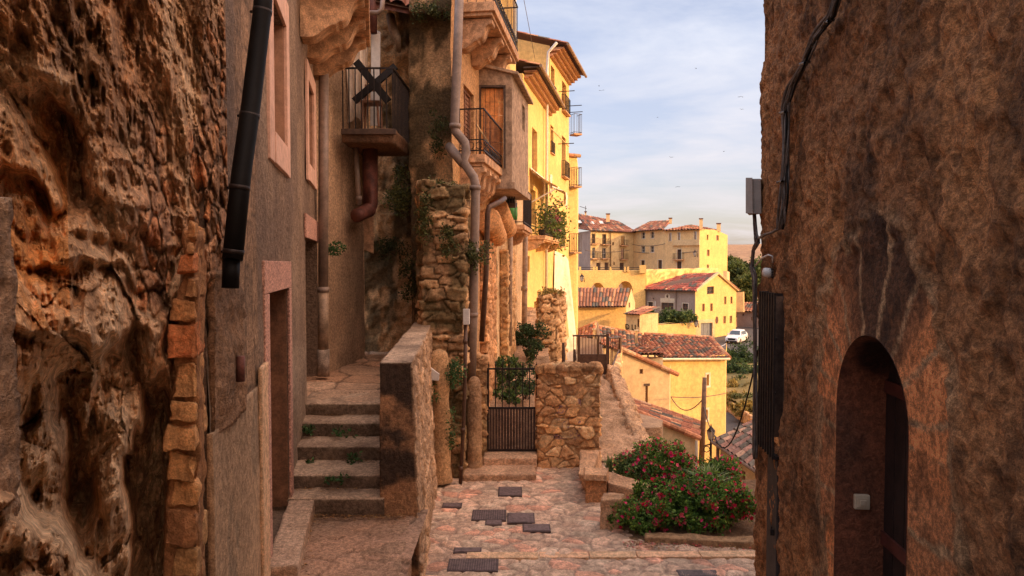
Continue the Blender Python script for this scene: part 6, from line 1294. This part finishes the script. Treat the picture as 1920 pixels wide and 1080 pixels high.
tb = thing('shaded_terrace_house', 'hilltop house, middle one, plain shaded front with pale windows', 'house', (*pp(1217, 122), -2))
Fb = Plane(pp(1187.5, 126), pp(1247, 118)); hl = [(1202.5, 1209, 435, 447.5), (1219.5, 1226, 434, 446.5), (1202, 1209, 461.5, 473), (1219, 1226, 461.5, 473), (1201.5, 1208.5, 488, 498), (1233.5, 1241, 487.5, 507)]
ezb = Z_(431, 121); face_house(Fb, tb, -9, ezb, [Fb.rect(*q) for q in hl], m_tan, step=3, depth=.3, thick=0, styles=['white', 'white', 'white', 'white', 'glass', 'door'], trim=m_white)
tile_roof('roof', Fb.pt(-.4, ezb-.1, .6), Fb.pt(Fb.L, ezb-.1, .6), P(1260, 413, 128), P(1219, 415, 131), tb, seed=63, pitch=.5, tl=1.2, amp=.1); chim(tb, 1257, 410, 420, 126, 2.8)
tc_ = thing('corner_terrace_house', 'hilltop house, rightmost, with a bright sunlit side and tall chimneys', 'house', (*pp(1311, 114), -2))
Fc = Plane(pp(1247, 118), pp(1311, 114)); Sc = Plane(pp(1311, 114), pp(1363.5, 127)); ezc = Z_(431, 116)
hl = [(1254, 1258, 437, 451.5), (1270.5, 1274.5, 436, 450), (1301, 1305, 434, 449), (1269.5, 1277, 467.5, 486), (1269, 1277.5, 490, 507)]
hc_ = [Fc.rect(*q) for q in hl]; face_house(Fc, tc_, -9, ezc, hc_, m_tan, step=3, depth=.3, thick=0, styles=['shutter', 'shutter', 'shutter', 'door', 'door'], trim=m_white)
MB().lbox(Fc, Fc.pu(1262), Fc.L+.1, Z_(460, 115), Z_(449.5, 115), .0, .35).build('band', m_peach, tc_)
iron_balcony(tc_, Fc, hc_[3][0]-.5, hc_[3][1]+.5, hc_[3][2], .8, 1.0, slab=.15, step=.2)
hl = [(1324.5, 1327.5, 440, 450), (1342, 1347, 441, 451), (1325, 1330, 468, 480), (1325, 1329, 496, 507)]
zc0, zc1 = Z_(429, 114), Z_(441, 127); face_house(Sc, tc_, -11, zc0+.3, [Sc.rect(*q) for q in hl], m_yellow, step=3, depth=.3, thick=0, styles=['shutter']*4, name='side_wall', top=lambda u: np.interp(u, [0, Sc.L*.6, Sc.L], [zc0, Z_(432, 122), zc1]))
tile_roof('roof', Fc.pt(-.3, ezc-.05, .6), Fc.pt(Fc.L+.2, ezc-.05, .6), P(1352, 432, 125), P(1295, 421, 124), tc_, seed=65, pitch=.5, tl=1.2, amp=.1)
chim(tc_, 1314.5, 411, 430, 116, 3.2); chim(tc_, 1347.5, 420, 434, 122, 3.8)
o = MB().hexa([P(1356, 545, 112), P(1363, 545, 112), P(1368, 545, 114), P(1360, 545, 114), P(1356, 508, 112), P(1363, 508, 112), P(1368, 510, 114), P(1360, 508, 114)]).build('bay', m_peach, tc_)
hbk = thing('back_gable', 'plain yellow gable showing behind the skylight roof', 'house', P(1170, 430, 138)); MB().hexa([P(1150, 460, 138), P(1187, 460, 138), P(1187, 460, 142), P(1150, 460, 142), P(1156, 417, 138), P(1187, 433, 138), P(1187, 433, 142), P(1156, 417, 142)]).build('wall', m_yellow, hbk)
# lantern wall lamps of the upper village
for (px, py, Y, lb) in ((1091, 527, 93.3, 'dark wall lantern on the arched terrace wall'), (1303, 480, 112.6, 'wall lantern near the corner of the rightmost hilltop house'), (1305, 612, 88, 'wall lantern above the garage wall')):
    t = thing('wall_lantern', lb, 'wall lamp', P(px, py, Y)); lantern(t, P(px, py, Y), 1.1, m_lamp); MB().tube([P(px, py-4, Y), P(px+4, py-6, Y+.3), P(px+5, py+2, Y+.6)], .05, 4).build('bracket', m_iron, t)
for a, b, lb in (((1097, 469, 119), (1180, 469, 124), 'dark cable sagging across the balconied hilltop house'), ((1186, 458, 125), (1247, 457, 117.5), 'cable crossing the shaded hilltop house front'), ((1188, 472, 125), (1309, 471, 113.3), 'long cable strung over both shaded hilltop fronts')): wire(lb, P(*a), P(*b), .35, .05)
# ---- house with the red roof and the emblem
th = thing('red_roof_house', 'large house with red tiled roof, round crest over its shaded front and bright gable', 'house', (*pp(1304, 92), -10))
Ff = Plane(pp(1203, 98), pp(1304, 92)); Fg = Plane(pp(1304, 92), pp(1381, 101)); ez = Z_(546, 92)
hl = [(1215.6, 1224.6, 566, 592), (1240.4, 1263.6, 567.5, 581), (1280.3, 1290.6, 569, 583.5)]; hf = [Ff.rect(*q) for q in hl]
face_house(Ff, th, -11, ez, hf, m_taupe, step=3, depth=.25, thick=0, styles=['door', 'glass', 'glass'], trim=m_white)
MB().lbox(Ff, hf[1][0]-.15, hf[1][1]+.15, hf[1][3]+.1, hf[1][3]+.62, .0, .03).build('surround_panel', m_white, th)
u, z = Ff.uz(1251.8, 556); dsk = MB(); dsk.prism([Ff.pt(u+.42*math.cos(a), z+.42*math.sin(a), 0) for a in np.linspace(0, 2*math.pi, 25)[:-1]], (0, 0, 0), tuple(np.append(Ff.n*.04, 0))); cr_ = dsk.build('crest', m_white, th)
sh = [(-.15, .16), (.15, .16), (.15, -.02), (.08, -.14), (0, -.2), (-.08, -.14), (-.15, -.02)]; MB().prism([Ff.pt(u+a, z+b, .042) for a, b in sh], (0, 0, 0), tuple(np.append(Ff.n*.03, 0))).build('shield', m_brown, cr_)
MB().prism([Ff.pt(u+a, z+b, .042) for a, b in ((-.1, .19), (.1, .19), (.13, .29), (.05, .25), (0, .32), (-.05, .25), (-.13, .29))], (0, 0, 0), tuple(np.append(Ff.n*.03, 0))).build('crown', m_brown, cr_)
o = MB(); u2, z2 = Ff.uz(1229, 574); o.lbox(Ff, u2-.09, u2+.09, z2-.7, z2+.7, .01, .06); o.build('plaque', m_wh, th)
MB().tube([Ff.pt(Ff.pu(1226), Z_(561, 96), .05), Ff.pt(Ff.pu(1231), Z_(558, 96), .9)], .06, 5).build('flagpole', m_rust, th)
MB().tube([Ff.pt(Ff.pu(1268.5), ez, .08), Ff.pt(Ff.pu(1268.5), -9, .08)], .07, 5).build('downpipe', m_pvc, th); MB().tube([Ff.pt(0, ez, .5), Ff.pt(Ff.L, ez, .5)], .12, 6).build('gutter', m_brown, th)
apx = Fg.pu(1344); az = Z_(515, 96.7); hl = [(1317, 1322, 569.5, 584), (1332, 1337, 569, 583.5), (1358, 1362.5, 556, 570.5), (1370, 1374, 556, 569.5), (1357, 1362, 592.5, 606.5), (1369, 1373.7, 592, 606), (1326, 1339, 537, 551.5)]
ezr = Z_(545, 101); face_house(Fg, th, -11, az, [Fg.rect(*q) for q in hl], m_yellow, step=1.2, depth=.25, thick=0, styles=['shutter']*6+['glass'], name='gable_wall', top=lambda u: np.interp(u, [0, apx, Fg.L], [ez, az, ezr]))
uo, zo = Fg.uz(1344.7, 600); MB().prism([Fg.pt(uo+.42*math.cos(a), zo+.52*math.sin(a), .003) for a in np.linspace(0, 2*math.pi, 25)[:-1]], (0, 0, 0), tuple(np.append(Fg.n*.04, 0))).build('oval_window', m_rust, th)
a0, a1, a2 = np.array(Fg.pt(-.2, ez-.05, .35)), np.array(Fg.pt(apx, az+.1, .35)), np.array(Fg.pt(Fg.L+.2, ezr-.1, .35))
for a, b in ((a0, a1), (a1, a2)): d_ = np.array([0, 0, .30]); k_ = np.append(Fg.n*-.35, 0); MB().hexa([a, b, b+k_, a+k_, a+d_, b+d_, b+d_+k_, a+d_+k_]).build('verge', m_peach, th)
tile_roof('roof', Ff.pt(-.3, ez+.05, .6), Ff.pt(Ff.L+.3, ez+.05, .6), a1+[0, 0, .15], P(1274.7, 514, 104), th, seed=71, pitch=.42, tl=.9, amp=.09, pal=((.36, .085, .05), (.26, .065, .045), (.42, .16, .09)))
tile_roof('roof', a2+[.3, .2, .1], P(1330, 545, 113), P(1275, 514, 104), a1+[0, 0, .15], th, seed=72, pitch=.42, tl=.9, amp=.09)
ridge('roof_rib', Ff.pt(Ff.pu(1252), ez+.15, .6), P(1312, 514.5, 100.5), th, .10)
# garage / hedge wall in front
gw_ = thing('garage_wall', 'long sunlit retaining wall with grey garage door below the hedge', 'wall', (*pp(1320, 90), -10.4))
Fh = Plane(pp(1198, 84), pp(1306, 89)); mb = MB(); wall(mb, Fh, 0, Fh.L, -11.5, Z_(611, 84), [], 2, thick=.5, top=lambda u: Z_(611, 84)+(Z_(601, 89)-Z_(611, 84))*u/Fh.L); mb.build('wall', m_yellow, gw_)
Fi = Plane(pp(1305, 89.2), pp(1341, 90.5)); gr = Fi.rect(1315, 1337, 605.5, 640); mb = MB(); wall(mb, Fi, 0, Fi.L, -11.5, Z_(600, 90), [(gr[0], gr[1], -11.5, gr[3])], 1, thick=.5, depth=.3); mb.build('wall', m_peach, gw_)
mb = MB()
for i in range(6): mb.lbox(Fi, gr[0]+(gr[1]-gr[0])*i/6+.01, gr[0]+(gr[1]-gr[0])*(i+1)/6-.01, -11.5, gr[3], -.3, -.24-.02*(i % 2))
mb.build('garage_door', M_plain('grey_door', (.16, .16, .17), .5, .2, .15, 5), gw_)
hd2 = thing('hedge', 'dense dark green hedge on the retaining wall under the crest', 'hedge', P(1250, 600, 88))
hp = np.vstack([clumps(P(px, py+5, 88), (2.0*sx, 1.0, .7*sy), 16, 1100, .42, int(px)) for px, py, sx, sy in ((1208, 596, .5, .7), (1222, 594, .7, 1.0), (1241, 590, .9, 1.2), (1258, 588, .9, 1.2), (1275, 589, .9, 1.0), (1291, 590, .6, .8), (1203, 602, .4, .5))]); leaves('foliage', hp, .34, hd2, ((.07, .11, .03), (.13, .17, .05), (.03, .05, .015)), seed=9)
MB().tube([P(1250, 612, 88), P(1250, 590, 88)], .12, 6).build('stem', m_woodd, hd2)
# small far house, orange block, trees
fh = thing('low_far_house', 'small shaded house with worn roof across the road behind the parked car', 'house', P(1400, 608, 112)); Fj = Plane(pp(1383, 114), pp(1450, 108))
face_house(Fj, fh, -12, Z_(583, 112), [Fj.rect(1393, 1396, 588, 592), Fj.rect(1409, 1414, 594, 601)], m_taupe, thick=.3, step=2, depth=.2, styles=['glass', 'shutter']); tile_roof('roof', Fj.pt(-.3, Z_(583, 112), .6), Fj.pt(Fj.L, Z_(583, 112), .6), P(1450, 566, 118), P(1388, 567, 120), fh, seed=81, pitch=.5, tl=1., amp=.09)
o = MB().hexa([P(1380, 585, 108), P(1394, 585, 108), P(1396, 585, 110), P(1382, 585, 110), P(1380, 548, 108), P(1393.5, 547, 108), P(1395.5, 547, 110), P(1382, 548, 110)]).build('end_block', m_ochre); tag(o, 'plain orange wall block right of the bright gable', 'wall')
def tree(label, px, py, Y, r, seed, n=9000, pal=((.09, .12, .03), (.15, .17, .045), (.04, .06, .02)), leaf=.5, base=None):
    c = np.array(P(px, py, Y)); zb_ = base if base is not None else c[2]-r[2]*1.6; t = thing('tree', label, 'tree', (c[0], c[1], zb_)); rs = np.random.RandomState(seed)
    leaves('crown', clumps(c, r, 46, n, min(r)*.34, seed), leaf, t, pal, seed=seed)
    mb = MB(); mb.tube([(c[0], c[1], zb_), (c[0]+.1, c[1], c[2]-r[2]*.4), (c[0], c[1], c[2]+r[2]*.3)], [.07*r[2], .05*r[2], .02*r[2]], 7)
    for k in range(6): q = blob(c, np.array(r)*.75, 1, seed+k, .9)[0]; mb.tube([(c[0], c[1], c[2]-r[2]*(.5-.1*k)), tuple((c+q)/2+[0, 0, .2]), tuple(q)], [.035*r[2], .02*r[2], .008*r[2]], 5)
    mb.build('trunk', m_woodd, t); return t
tree('green tree right of the bright hilltop gable, nearest the wall edge', 1382, 520, 135, (2.6, 3, 3.2), 3, base=-11)
tree('bushy olive green tree lowest beside the orange wall block', 1398, 545, 128, (2.4, 3, 2.6), 5, base=-11)
tree('larger spreading tree touching the right-hand wall edge', 1412, 522, 142, (3.6, 3, 3.6), 7, base=-11)
tree('small round tree on the slope above the others', 1373, 498, 150, (1.7, 2, 1.7), 9, n=3000, base=-8)
for k in range(14):
    px = 1366+k*3.6+random.uniform(-1, 1); c = P(px, 458, 1450)
# ---- road with the car
road = surf('far_road', lambda x, y: -10.33+0*x, 22, 60, 66, 112, 1.0, lambda Q: (0*Q[:, 0], np.tile((.14, .12, .105), (len(Q), 1))), m_asph)
road = surf('lower_road', lambda x, y: -10.25+(45-y)*.05+0*x, 8.6, 24, 26, 47.5, .8, lambda Q: (0*Q[:, 0], np.tile((.14, .12, .105), (len(Q), 1))), m_asph)
for k, (a, b) in enumerate(((1362, 644), (1355, 648), (1369, 640.5))):
    c = P(a, b, 3.86*0+10.32/ -ray(960, b)[2]*1.0); d_ = np.array([.5, .86, 0]); n_ = np.array([.86, -.5, 0]); V = [c-d_*1.2-n_*.08, c+d_*1.2-n_*.08, c+d_*1.2+n_*.08, c-d_*1.2+n_*.08]
    o = mesh_obj('road_marking', [tuple(v[:2])+(-10.318,) for v in V], [[0, 1, 2, 3]], m_wh); tag(o, kind='structure')
# embankment
surf('embankment', lambda x, y: np.interp(y, [42, 44, 52, 62, 67], [-9.3, -9.3, -8.9, -9.4, -10.4])+np.clip((x-17)*.12, -2, 1.4), 15.3, 30, 42, 67, .4, lambda Q: ((fbm(Q*.5, 4, 5)-.5)*.7+(fbm(Q*2.2, 3, 6)-.5)*.2, mixc((.24, .18, .08), (.11, .10, .04), np.clip((fbm(Q*.35, 5, 5)-.36)*3, 0, 1))), m_wallA)
rough_obj2('roadside_wall', 'stone wall curving beside the lower road under dry grass', 'wall', [P(1360, 768, 49), P(1425, 818, 39), P(1425, 818, 39.6), P(1362, 766, 50), P(1360, 746, 49), P(1425, 793, 39), P(1425, 791, 39.6), P(1362, 744, 50)], .12, stonefn((.6, .6, .35), .07, ((.42, .28, .18), (.33, .22, .15), (.5, .34, .22)), (.25, .17, .12), 111), m_stone)
def bush(label, c, r, n, leaf, pal, seed, flowers=0, fsize=.03, fpal=((.75, .02, .07), (.80, .04, .16), (.80, .12, .16)), name='bush', nc=60, cr=None, cat='bush', group=None, low=None):
    c = np.array(c, float); t = thing(name, label, cat, (c[0], c[1], c[2]-r[2]), group); pts = clumps(c, r, nc, n, cr or min(r)*.3, seed)
    if low is not None: pts[:, 2] = np.maximum(pts[:, 2], low+.02*np.random.RandomState(seed).rand(len(pts)))
    leaves('foliage', pts, leaf, t, pal, seed=seed)
    rs = np.random.RandomState(seed+1); mb = MB()
    for k in range(7): q = blob(c, np.array(r)*.7, 1, seed+k*3, .9)[0]; b = c+[rs.uniform(-.3, .3)*r[0], rs.uniform(-.3, .3)*r[1], -r[2]]; mb.tube([b, (b+q)/2+[0, 0, .1*r[2]], q], [.02*r[2]+.008, .012*r[2]+.005, .003], 5)
    mb.build('stems', m_woodd, t)
    if flowers:
        d = pts-c; nrm = np.linalg.norm(d/np.array(r), axis=1); w_ = (nrm > .72)&(d[:, 1] < r[1]*.6)&(d[:, 2] > -r[2]*.75); cand = pts[w_]; cand = cand[rs.choice(len(cand), min(flowers, len(cand)), False)]; cand = cand+(cand-c)*.05
        V = []; F = []; C = []
        for i, q in enumerate(cand):
            col = np.array(fpal[rs.randint(3)])*rs.uniform(.7, 1.2); ax = rs.normal(size=3); ax[1] -= 1; ax /= np.linalg.norm(ax); e1 = np.cross(ax, [0, 0, 1.]); e1 /= np.linalg.norm(e1)+1e-6; e2 = np.cross(ax, e1); s = fsize*rs.uniform(.6, 1.35)
            for k in range(5):
                a = 2*math.pi*k/5; d1 = e1*math.cos(a)+e2*math.sin(a); d2 = e1*math.cos(a+.63)+e2*math.sin(a+.63); d0 = e1*math.cos(a-.63)+e2*math.sin(a-.63); n0 = len(V)
                V += [q, q+d0*s*.75+ax*s*.3, q+d1*s*1.1+ax*s*.35, q+d2*s*.75+ax*s*.3]; F.append([n0, n0+1, n0+2, n0+3]); C += [col]*4
        mesh_obj('blossoms', V, F, m_petal, t, C)
    return t
gp = ((.07, .12, .03), (.12, .17, .04), (.035, .06, .02)); dg = ((.05, .085, .03), (.08, .12, .04), (.02, .04, .015)); dry = ((.38, .26, .07), (.30, .22, .06), (.20, .18, .05))
for k, (px, py, Y, r, lb, pl_) in enumerate(((1367, 678, 64, (1.1, 1.2, .9), 'small green bush where the slope meets the far road', gp), (1385, 682, 62, (1.5, 1.4, 1.2), 'round green bush just below the far road', gp), (1406, 676, 62, (1.9, 1.4, 1.6), 'tallest green bush, cut off by the right-hand wall edge', dg),
  (1373, 702, 57, (1.2, 1.2, .9), 'dark bush at the left edge of the slope, above the dry ones', dg), (1394, 706, 56, (1.5, 1.2, 1.0), 'olive bush in the middle of the slope', gp), (1414, 712, 54, (1.3, 1.2, 1.1), 'dark bush low at the slope by the wall edge', dg), (1380, 726, 52, (1.3, 1, .6), 'flat olive bush between dark bushes and dry grass', ((.16, .15, .05), (.22, .20, .07), (.09, .09, .03))), (1404, 738, 50, (1.3, 1, .6), 'pale scrubby bush near the wall edge above dry grass', ((.20, .16, .06), (.26, .20, .08), (.10, .09, .035))),
  (1369, 734, 50.5, (.7, .8, .8), 'golden dry bush beside the corner of the yellow house', dry), (1392, 728, 53, (1.4, 1, .8), 'dark green bush between the olive ones on the slope', dg), (1400, 756, 47, (1.0, .8, .6), 'greenish scrub right above the golden grass', ((.14, .15, .05), (.2, .19, .07), (.08, .09, .03))), (1385, 752, 48, (1.1, .8, .55), 'golden dry grass clump above the roadside wall', dry), (1405, 770, 44, (1.2, .8, .5), 'yellow dry grass clump spilling over the roadside wall', dry))): bush(lb, P(px, py, Y), r, 2600, .2, pl_, 40+k, name='shrub', cat='shrub')
# ---- the parked car
def make_car(label, loc, rz):
    t = thing('parked_car', label, 'car', (0, 0, 0)); m_car, _, b = newmat('white_car_paint'); b.inputs['Base Color'].default_value = (.80, .78, .76, 1); b.inputs['Roughness'].default_value = .25; b.inputs['Coat Weight'].default_value = .5
    # stations along the length: x, half width, z low, z belt, half width roof, z roof
    st = [(2.25, .72, .35, .62, .70, .72), (2.12, .86, .25, .78, .80, .86), (1.6, .91, .22, .92, .84, 1.0), (.95, .92, .22, .98, .80, 1.08), (.25, .92, .22, 1.0, .64, 1.60), (-.6, .92, .22, 1.02, .66, 1.68), (-1.5, .92, .22, 1.05, .64, 1.62), (-2.0, .90, .25, 1.05, .60, 1.32), (-2.25, .82, .40, .98, .66, 1.06)]
    V = []; F = []
    for (x, hw, z0, zb_, hr_, zr) in st:
        for (y, z) in ((-hw*.94, z0), (-hw, z0+.2), (-hw, zb_*.93), (-hw*.96, zb_), (-hr_, zr-.05), (-hr_*.85, zr), (0, zr+.03), (hr_*.85, zr), (hr_, zr-.05), (hw*.96, zb_), (hw, zb_*.93), (hw, z0+.2), (hw*.94, z0)): V.append((x, y, z))
    n = 13
    for i in range(len(st)-1):
        for k in range(n): F.append([i*n+k, i*n+(k+1) % n, (i+1)*n+(k+1) % n, (i+1)*n+k])
    F += [list(range(n)), list(range((len(st)-1)*n, len(st)*n))[::-1]]
    mesh_obj('body', V, F, m_car, t, smooth=False, bevel=.03)
    MB().hexa([(.92, -.70, 1.10), (.92, .70, 1.10), (.28, .56, 1.55), (.28, -.56, 1.55), (.97, -.70, 1.12), (.97, .70, 1.12), (.33, .56, 1.58), (.33, -.56, 1.58)]).build('windscreen', m_glass, t)
    for s in (-1, 1):
        for (xa, xb2_) in ((.55, -.45), (-.52, -1.45)): MB().hexa([(xa+(.15 if xa > 0 else 0), s*.895, 1.05), (xb2_, s*.895, 1.06), (xb2_, s*.90, 1.06), (xa+(.15 if xa > 0 else 0), s*.90, 1.05), (xa-.25 if xa > 0 else xa, s*.70, 1.50), (xb2_, s*.70, 1.52), (xb2_, s*.73, 1.52), (xa-.25 if xa > 0 else xa, s*.73, 1.50)]).build('side_window', m_glass, t)
        for x in (1.38, -1.38):
            w_ = MB().tube([(x, s*.70, .34), (x, s*.93, .34)], .35, 18).build('wheel', m_blackp, t, False); MB().tube([(x, s*.93, .34), (x, s*.945, .34)], .22, 10).build('rim', m_pvc, w_)
        MB().hexa([(2.02, s*.55, .74), (2.24, s*.55, .70), (2.10, s*.88, .72), (1.8, s*.90, .80), (2.0, s*.55, .84), (2.2, s*.55, .80), (2.08, s*.88, .82), (1.78, s*.90, .92)]).build('headlight', m_glass, t, bevel=.01)
        MB().box(.62, .80, s*.93-.09, s*.93+.09, 1.05, 1.2).build('mirror', m_car, t, bevel=.03)
    MB().hexa([(2.2, -.45, .50), (2.29, -.45, .50), (2.29, .45, .50), (2.2, .45, .50), (2.16, -.5, .74), (2.27, -.5, .74), (2.27, .5, .74), (2.16, .5, .74)]).build('grille', m_blackp, t)
    MB().box(2.2, 2.28, -.7, .7, .26, .42).build('bumper', m_iron, t, bevel=.02)
    t.location = loc; t.rotation_euler = (0, 0, rz); return t
cp = P(1381, 634, 90); car1 = make_car('white car parked on the far road beside the bright gable', (cp[0], cp[1], -10.33), R(236))
# ---- flower bed in the foreground
bl = ((.12, .22, .035), (.21, .32, .055), (.05, .10, .02))
bush('big flowering bush covered in magenta blossoms, nearest, at right of the paving', (2.66, 9.85, -3.50), (.90, .48, .30), 22000, .05, bl, 71, 700, .027, nc=130, cr=.12, name='flowering_bush', low=-3.80)
bush('low flowering bush spilling left towards the upright stone block', (1.80, 9.7, -3.62), (.36, .34, .17), 4500, .045, bl, 72, 60, .026, nc=50, cr=.09, name='flowering_bush', low=-3.80)
bush('flowering bush with red blossoms, behind, tallest in the middle', (2.55, 11.6, -3.40), (.50, .4, .28), 7000, .05, bl, 73, 240, .03, nc=60, cr=.12, name='flowering_bush', low=-3.8)
bush('loose pink flowering shrub behind the low garden wall', (2.02, 11.5, -3.48), (.36, .34, .22), 3400, .05, ((.14, .22, .06), (.2, .28, .08), (.07, .11, .04)), 74, 90, .029, nc=30, cr=.11, name='flowering_bush')
bush('red tipped flowering shrub near the brown right wall', (3.45, 11.2, -3.50), (.42, .4, .24), 4200, .05, bl, 75, 120, .03, nc=40, cr=.11, name='flowering_bush')
bush('dark tangled bush filling the bed between the flowering ones', (2.9, 10.8, -3.62), (.7, .5, .20), 6000, .05, dg, 76, 40, .02, nc=60, cr=.11, name='bush')
for k in range(0): pass
def blades(name, label, c, n, h, spread, seed, wd=.018, pal=((.12, .18, .05), (.2, .25, .09)), cat='plant'):
    rs = np.random.RandomState(seed); V = []; F = []; C = []; c = np.array(c, float)
    for i in range(n):
        a = rs.uniform(0, 6.28); l = rs.uniform(.1, 1)*spread; hh = h*rs.uniform(.6, 1.1); s = np.array([-math.sin(a), math.cos(a), 0])*wd; b = c+[rs.uniform(-.5, .5)*spread*.4, rs.uniform(-.5, .5)*spread*.4, 0]; col = np.array(pal[rs.randint(2)])*rs.uniform(.6, 1.3); n0 = len(V)
        for k in range(5):
            t_ = k/4; p = b+np.array([math.cos(a), math.sin(a), 0])*l*t_**1.8+np.array([0, 0, hh*(t_-.35*t_**3*l/spread)]); w_ = (1-t_**2)+.05; V += [p-s*w_, p+s*w_]; C += [col]*2
        for k in range(4): F.append([n0+2*k, n0+2*k+1, n0+2*k+3, n0+2*k+2])
    return tag(mesh_obj(name, V, F, m_leaf, None, C), label, cat)
blades('iris_plant', 'spiky pale green iris clump between flowering bushes at right', (3.1, 10.6, -3.6), 110, .52, .45, 5, pal=((.18, .26, .08), (.3, .36, .14)))
blades('iris_plant', 'small spiky iris clump behind the low garden wall pillar', (1.66, 11.5, -3.6), 30, .40, .2, 6)
# weeds and climbers
def weed(label, c, r, n, leaf, pal, seed, name='weed', cat='weed', nc=10): 
    return tag(leaves(name, clumps(np.array(c), np.array(r)*.85, nc, n, max(min(r)*.7, min(.12, max(r)*.5)), seed), leaf, None, pal, seed=seed), label, cat)
sg_ = ((.06, .13, .04), (.10, .18, .06), (.03, .07, .02)); moss = ((.09, .10, .03), (.14, .14, .045), (.04, .05, .02))
for k, (px, py, Y, r, lb) in enumerate(((573, 806, 9.0, .07, 'weed at the left end of second step from the top'), (646, 812, 8.95, .09, 'leafy weed in the middle of second step from the top'), (580, 868, 8.5, .05, 'tiny weed at the left of the middle step'), (662, 862, 8.5, .08, 'weed on the right of the middle step'), (628, 897, 7.95, .09, 'leafy weed low in the middle of the steps'))): weed(lb, P(px, py, Y), (r*1.3, r*.5, r*.6), 60, .05, sg_, 10+k, nc=4)
wl = [('shaggy green weed hanging from the buttress over the thick stained pipe', (893, 480, 12.3), (.28, .2, .3), 900, .05, moss), ('trailing greenery hanging down the left side of the buttress top', (800, 400, 12.0), (.16, .12, .5), 900, .05, moss), ('dark trailing weeds in the middle of the buttress face', (842, 455, 11.95), (.18, .08, .35), 700, .045, moss), ('creeper across the cliff just left of the buttress stones', (775, 520, 13.6), (.3, .2, .45), 900, .055, ((.06, .07, .02), (.10, .11, .035), (.035, .04, .015))), ('grassy moss patch halfway up the tall rock pilaster', (822, 250, 13.5), (.16, .1, .6), 700, .05, moss), ('mossy growth crowning the buttress', (835, 362, 12.5), (.45, .4, .22), 1600, .045, moss), ('grassy tuft on the cliff right of the rusted fat pipe', (752, 360, 14.6), (.35, .3, .55), 1500, .06, ((.22, .19, .05), (.14, .15, .045), (.07, .08, .03))),
 ('dark creeper on the cliff left of the buttress', (735, 470, 14.7), (.5, .25, .25), 900, .05, ((.05, .06, .02), (.08, .09, .03), (.03, .035, .015))), ('sprig growing from the grey downpipe corner', (628, 468, 11.9), (.16, .1, .10), 160, .06, sg_), ('green tuft beside the tall pilaster ledge', (806, 22, 13.3), (.5, .3, .12), 900, .05, moss),
 ('ivy strand beside the lumpy cement pillar', (851, 705, 11.6), (.12, .15, .28), 500, .05, sg_), ('ivy sprigs low beside the thin iron pipe', (846, 800, 11.6), (.06, .1, .5), 260, .045, sg_), ('ivy clinging on the right face of the parapet', (803, 730, 11.3), (.06, .25, .25), 320, .05, sg_), ('small plant on the lower face of the parapet', (781, 895, 8.7), (.03, .1, .12), 60, .04, sg_),
 ('dry grass tufts along the top of the broken wall', (1030, 549, 20.5), (.55, .5, .09), 700, .07, dry), ('tuft of weeds at the foot of the left gatepost', (905, 892, 12.3), (.1, .1, .08), 140, .05, sg_)]
for k, (lb, p_, r, n, lf, pl_) in enumerate(wl): weed(lb, P(*p_), r, n, lf, pl_, 30+k, name='climbing_weeds', nc=16)['kind'] = 'stuff'
gb = [('bright green shrub high on the terrace beside the cream wall', (975, 630, 21), (.42, .4, .38), 1800), ('green shrub in the middle of the terrace behind the gate', (958, 700, 16.5), (.42, .45, .36), 1300), ('shrub behind the right half of the gate', (985, 715, 15.5), (.3, .4, .42), 1000), ('shrub at the left behind the gate bars', (935, 690, 17), (.3, .3, .25), 700), ('shrub climbing beside the broken wall', (1000, 640, 19), (.4, .4, .5), 1700), ('low green shrub just inside the gate', (960, 740, 14.2), (.4, .3, .18), 700)]
for k, (lb, p_, r, n) in enumerate(gb): bush(lb, P(*p_), r, n, .075, gp if k % 2 else dg, 90+k, name='shrub', cat='shrub', nc=26)
# posts in the terrace
for (px, y0, y1, lb) in ((1056, 643, 690, 'tall charred post in the terrace behind the rubble wall'), (1077, 655, 690, 'short charred post in the terrace behind the rubble wall')):
    o = MB().tube([P(px, y1, 16), P(px+1, (y0+y1)/2, 16), P(px, y0, 16)], [.035, .045, .03], 7).build('old_post', m_woodd); tag(o, lb, 'post')
# ---- birds
def bird(label, px, py, Y, s, ph):
    c = np.array(P(px, py, Y)); mb = MB(); mb.tube([c+[-.10*s, 0, 0], c+[0, 0, .0], c+[.10*s, 0, .02*s]], [.006*s, .035*s, .008*s], 6)
    for w_ in (-1, 1): mb.add([c+[.03*s, 0, .01], c+[0, -.25*s*w_, .10*s*math.sin(ph)], c+[-.08*s, -.45*s*w_, .04*s*math.sin(ph)], c+[-.03*s, 0, 0]], [[0, 1, 2, 3]])
    for q in mb.V: 
        d = q-c; q[:, 0] = c[0]+d[:, 0]*math.cos(ph)-d[:, 1]*math.sin(ph); q[:, 1] = c[1]+d[:, 0]*math.sin(ph)+d[:, 1]*math.cos(ph)
    return tag(mb.build('bird', m_black), label, 'bird', 'birds circling in the sky')
for k, (px, py) in enumerate(((1128, 170), (1258, 295), (1357, 284), (1270, 350), (1389, 181), (1305, 128), (1233, 220), (1053, 80), (1390, 205), (1123, 161))):
    bird(['dark swift left of the clouds, lower of a close pair', 'swift in the middle of the sky', 'swift far right above the horizon haze', 'lowest swift over the hilltop roofs', 'swift near the right wall edge, upper of two', 'swift high in the middle of clouds', 'faint swift above the middle one', 'swift close to the tall house roof', 'swift near the right wall edge, lower of two', 'dark swift left of the clouds, upper of a close pair'][k], px, py, 60, .62, 1.2+k*.9)
bpy.context.view_layer.update()
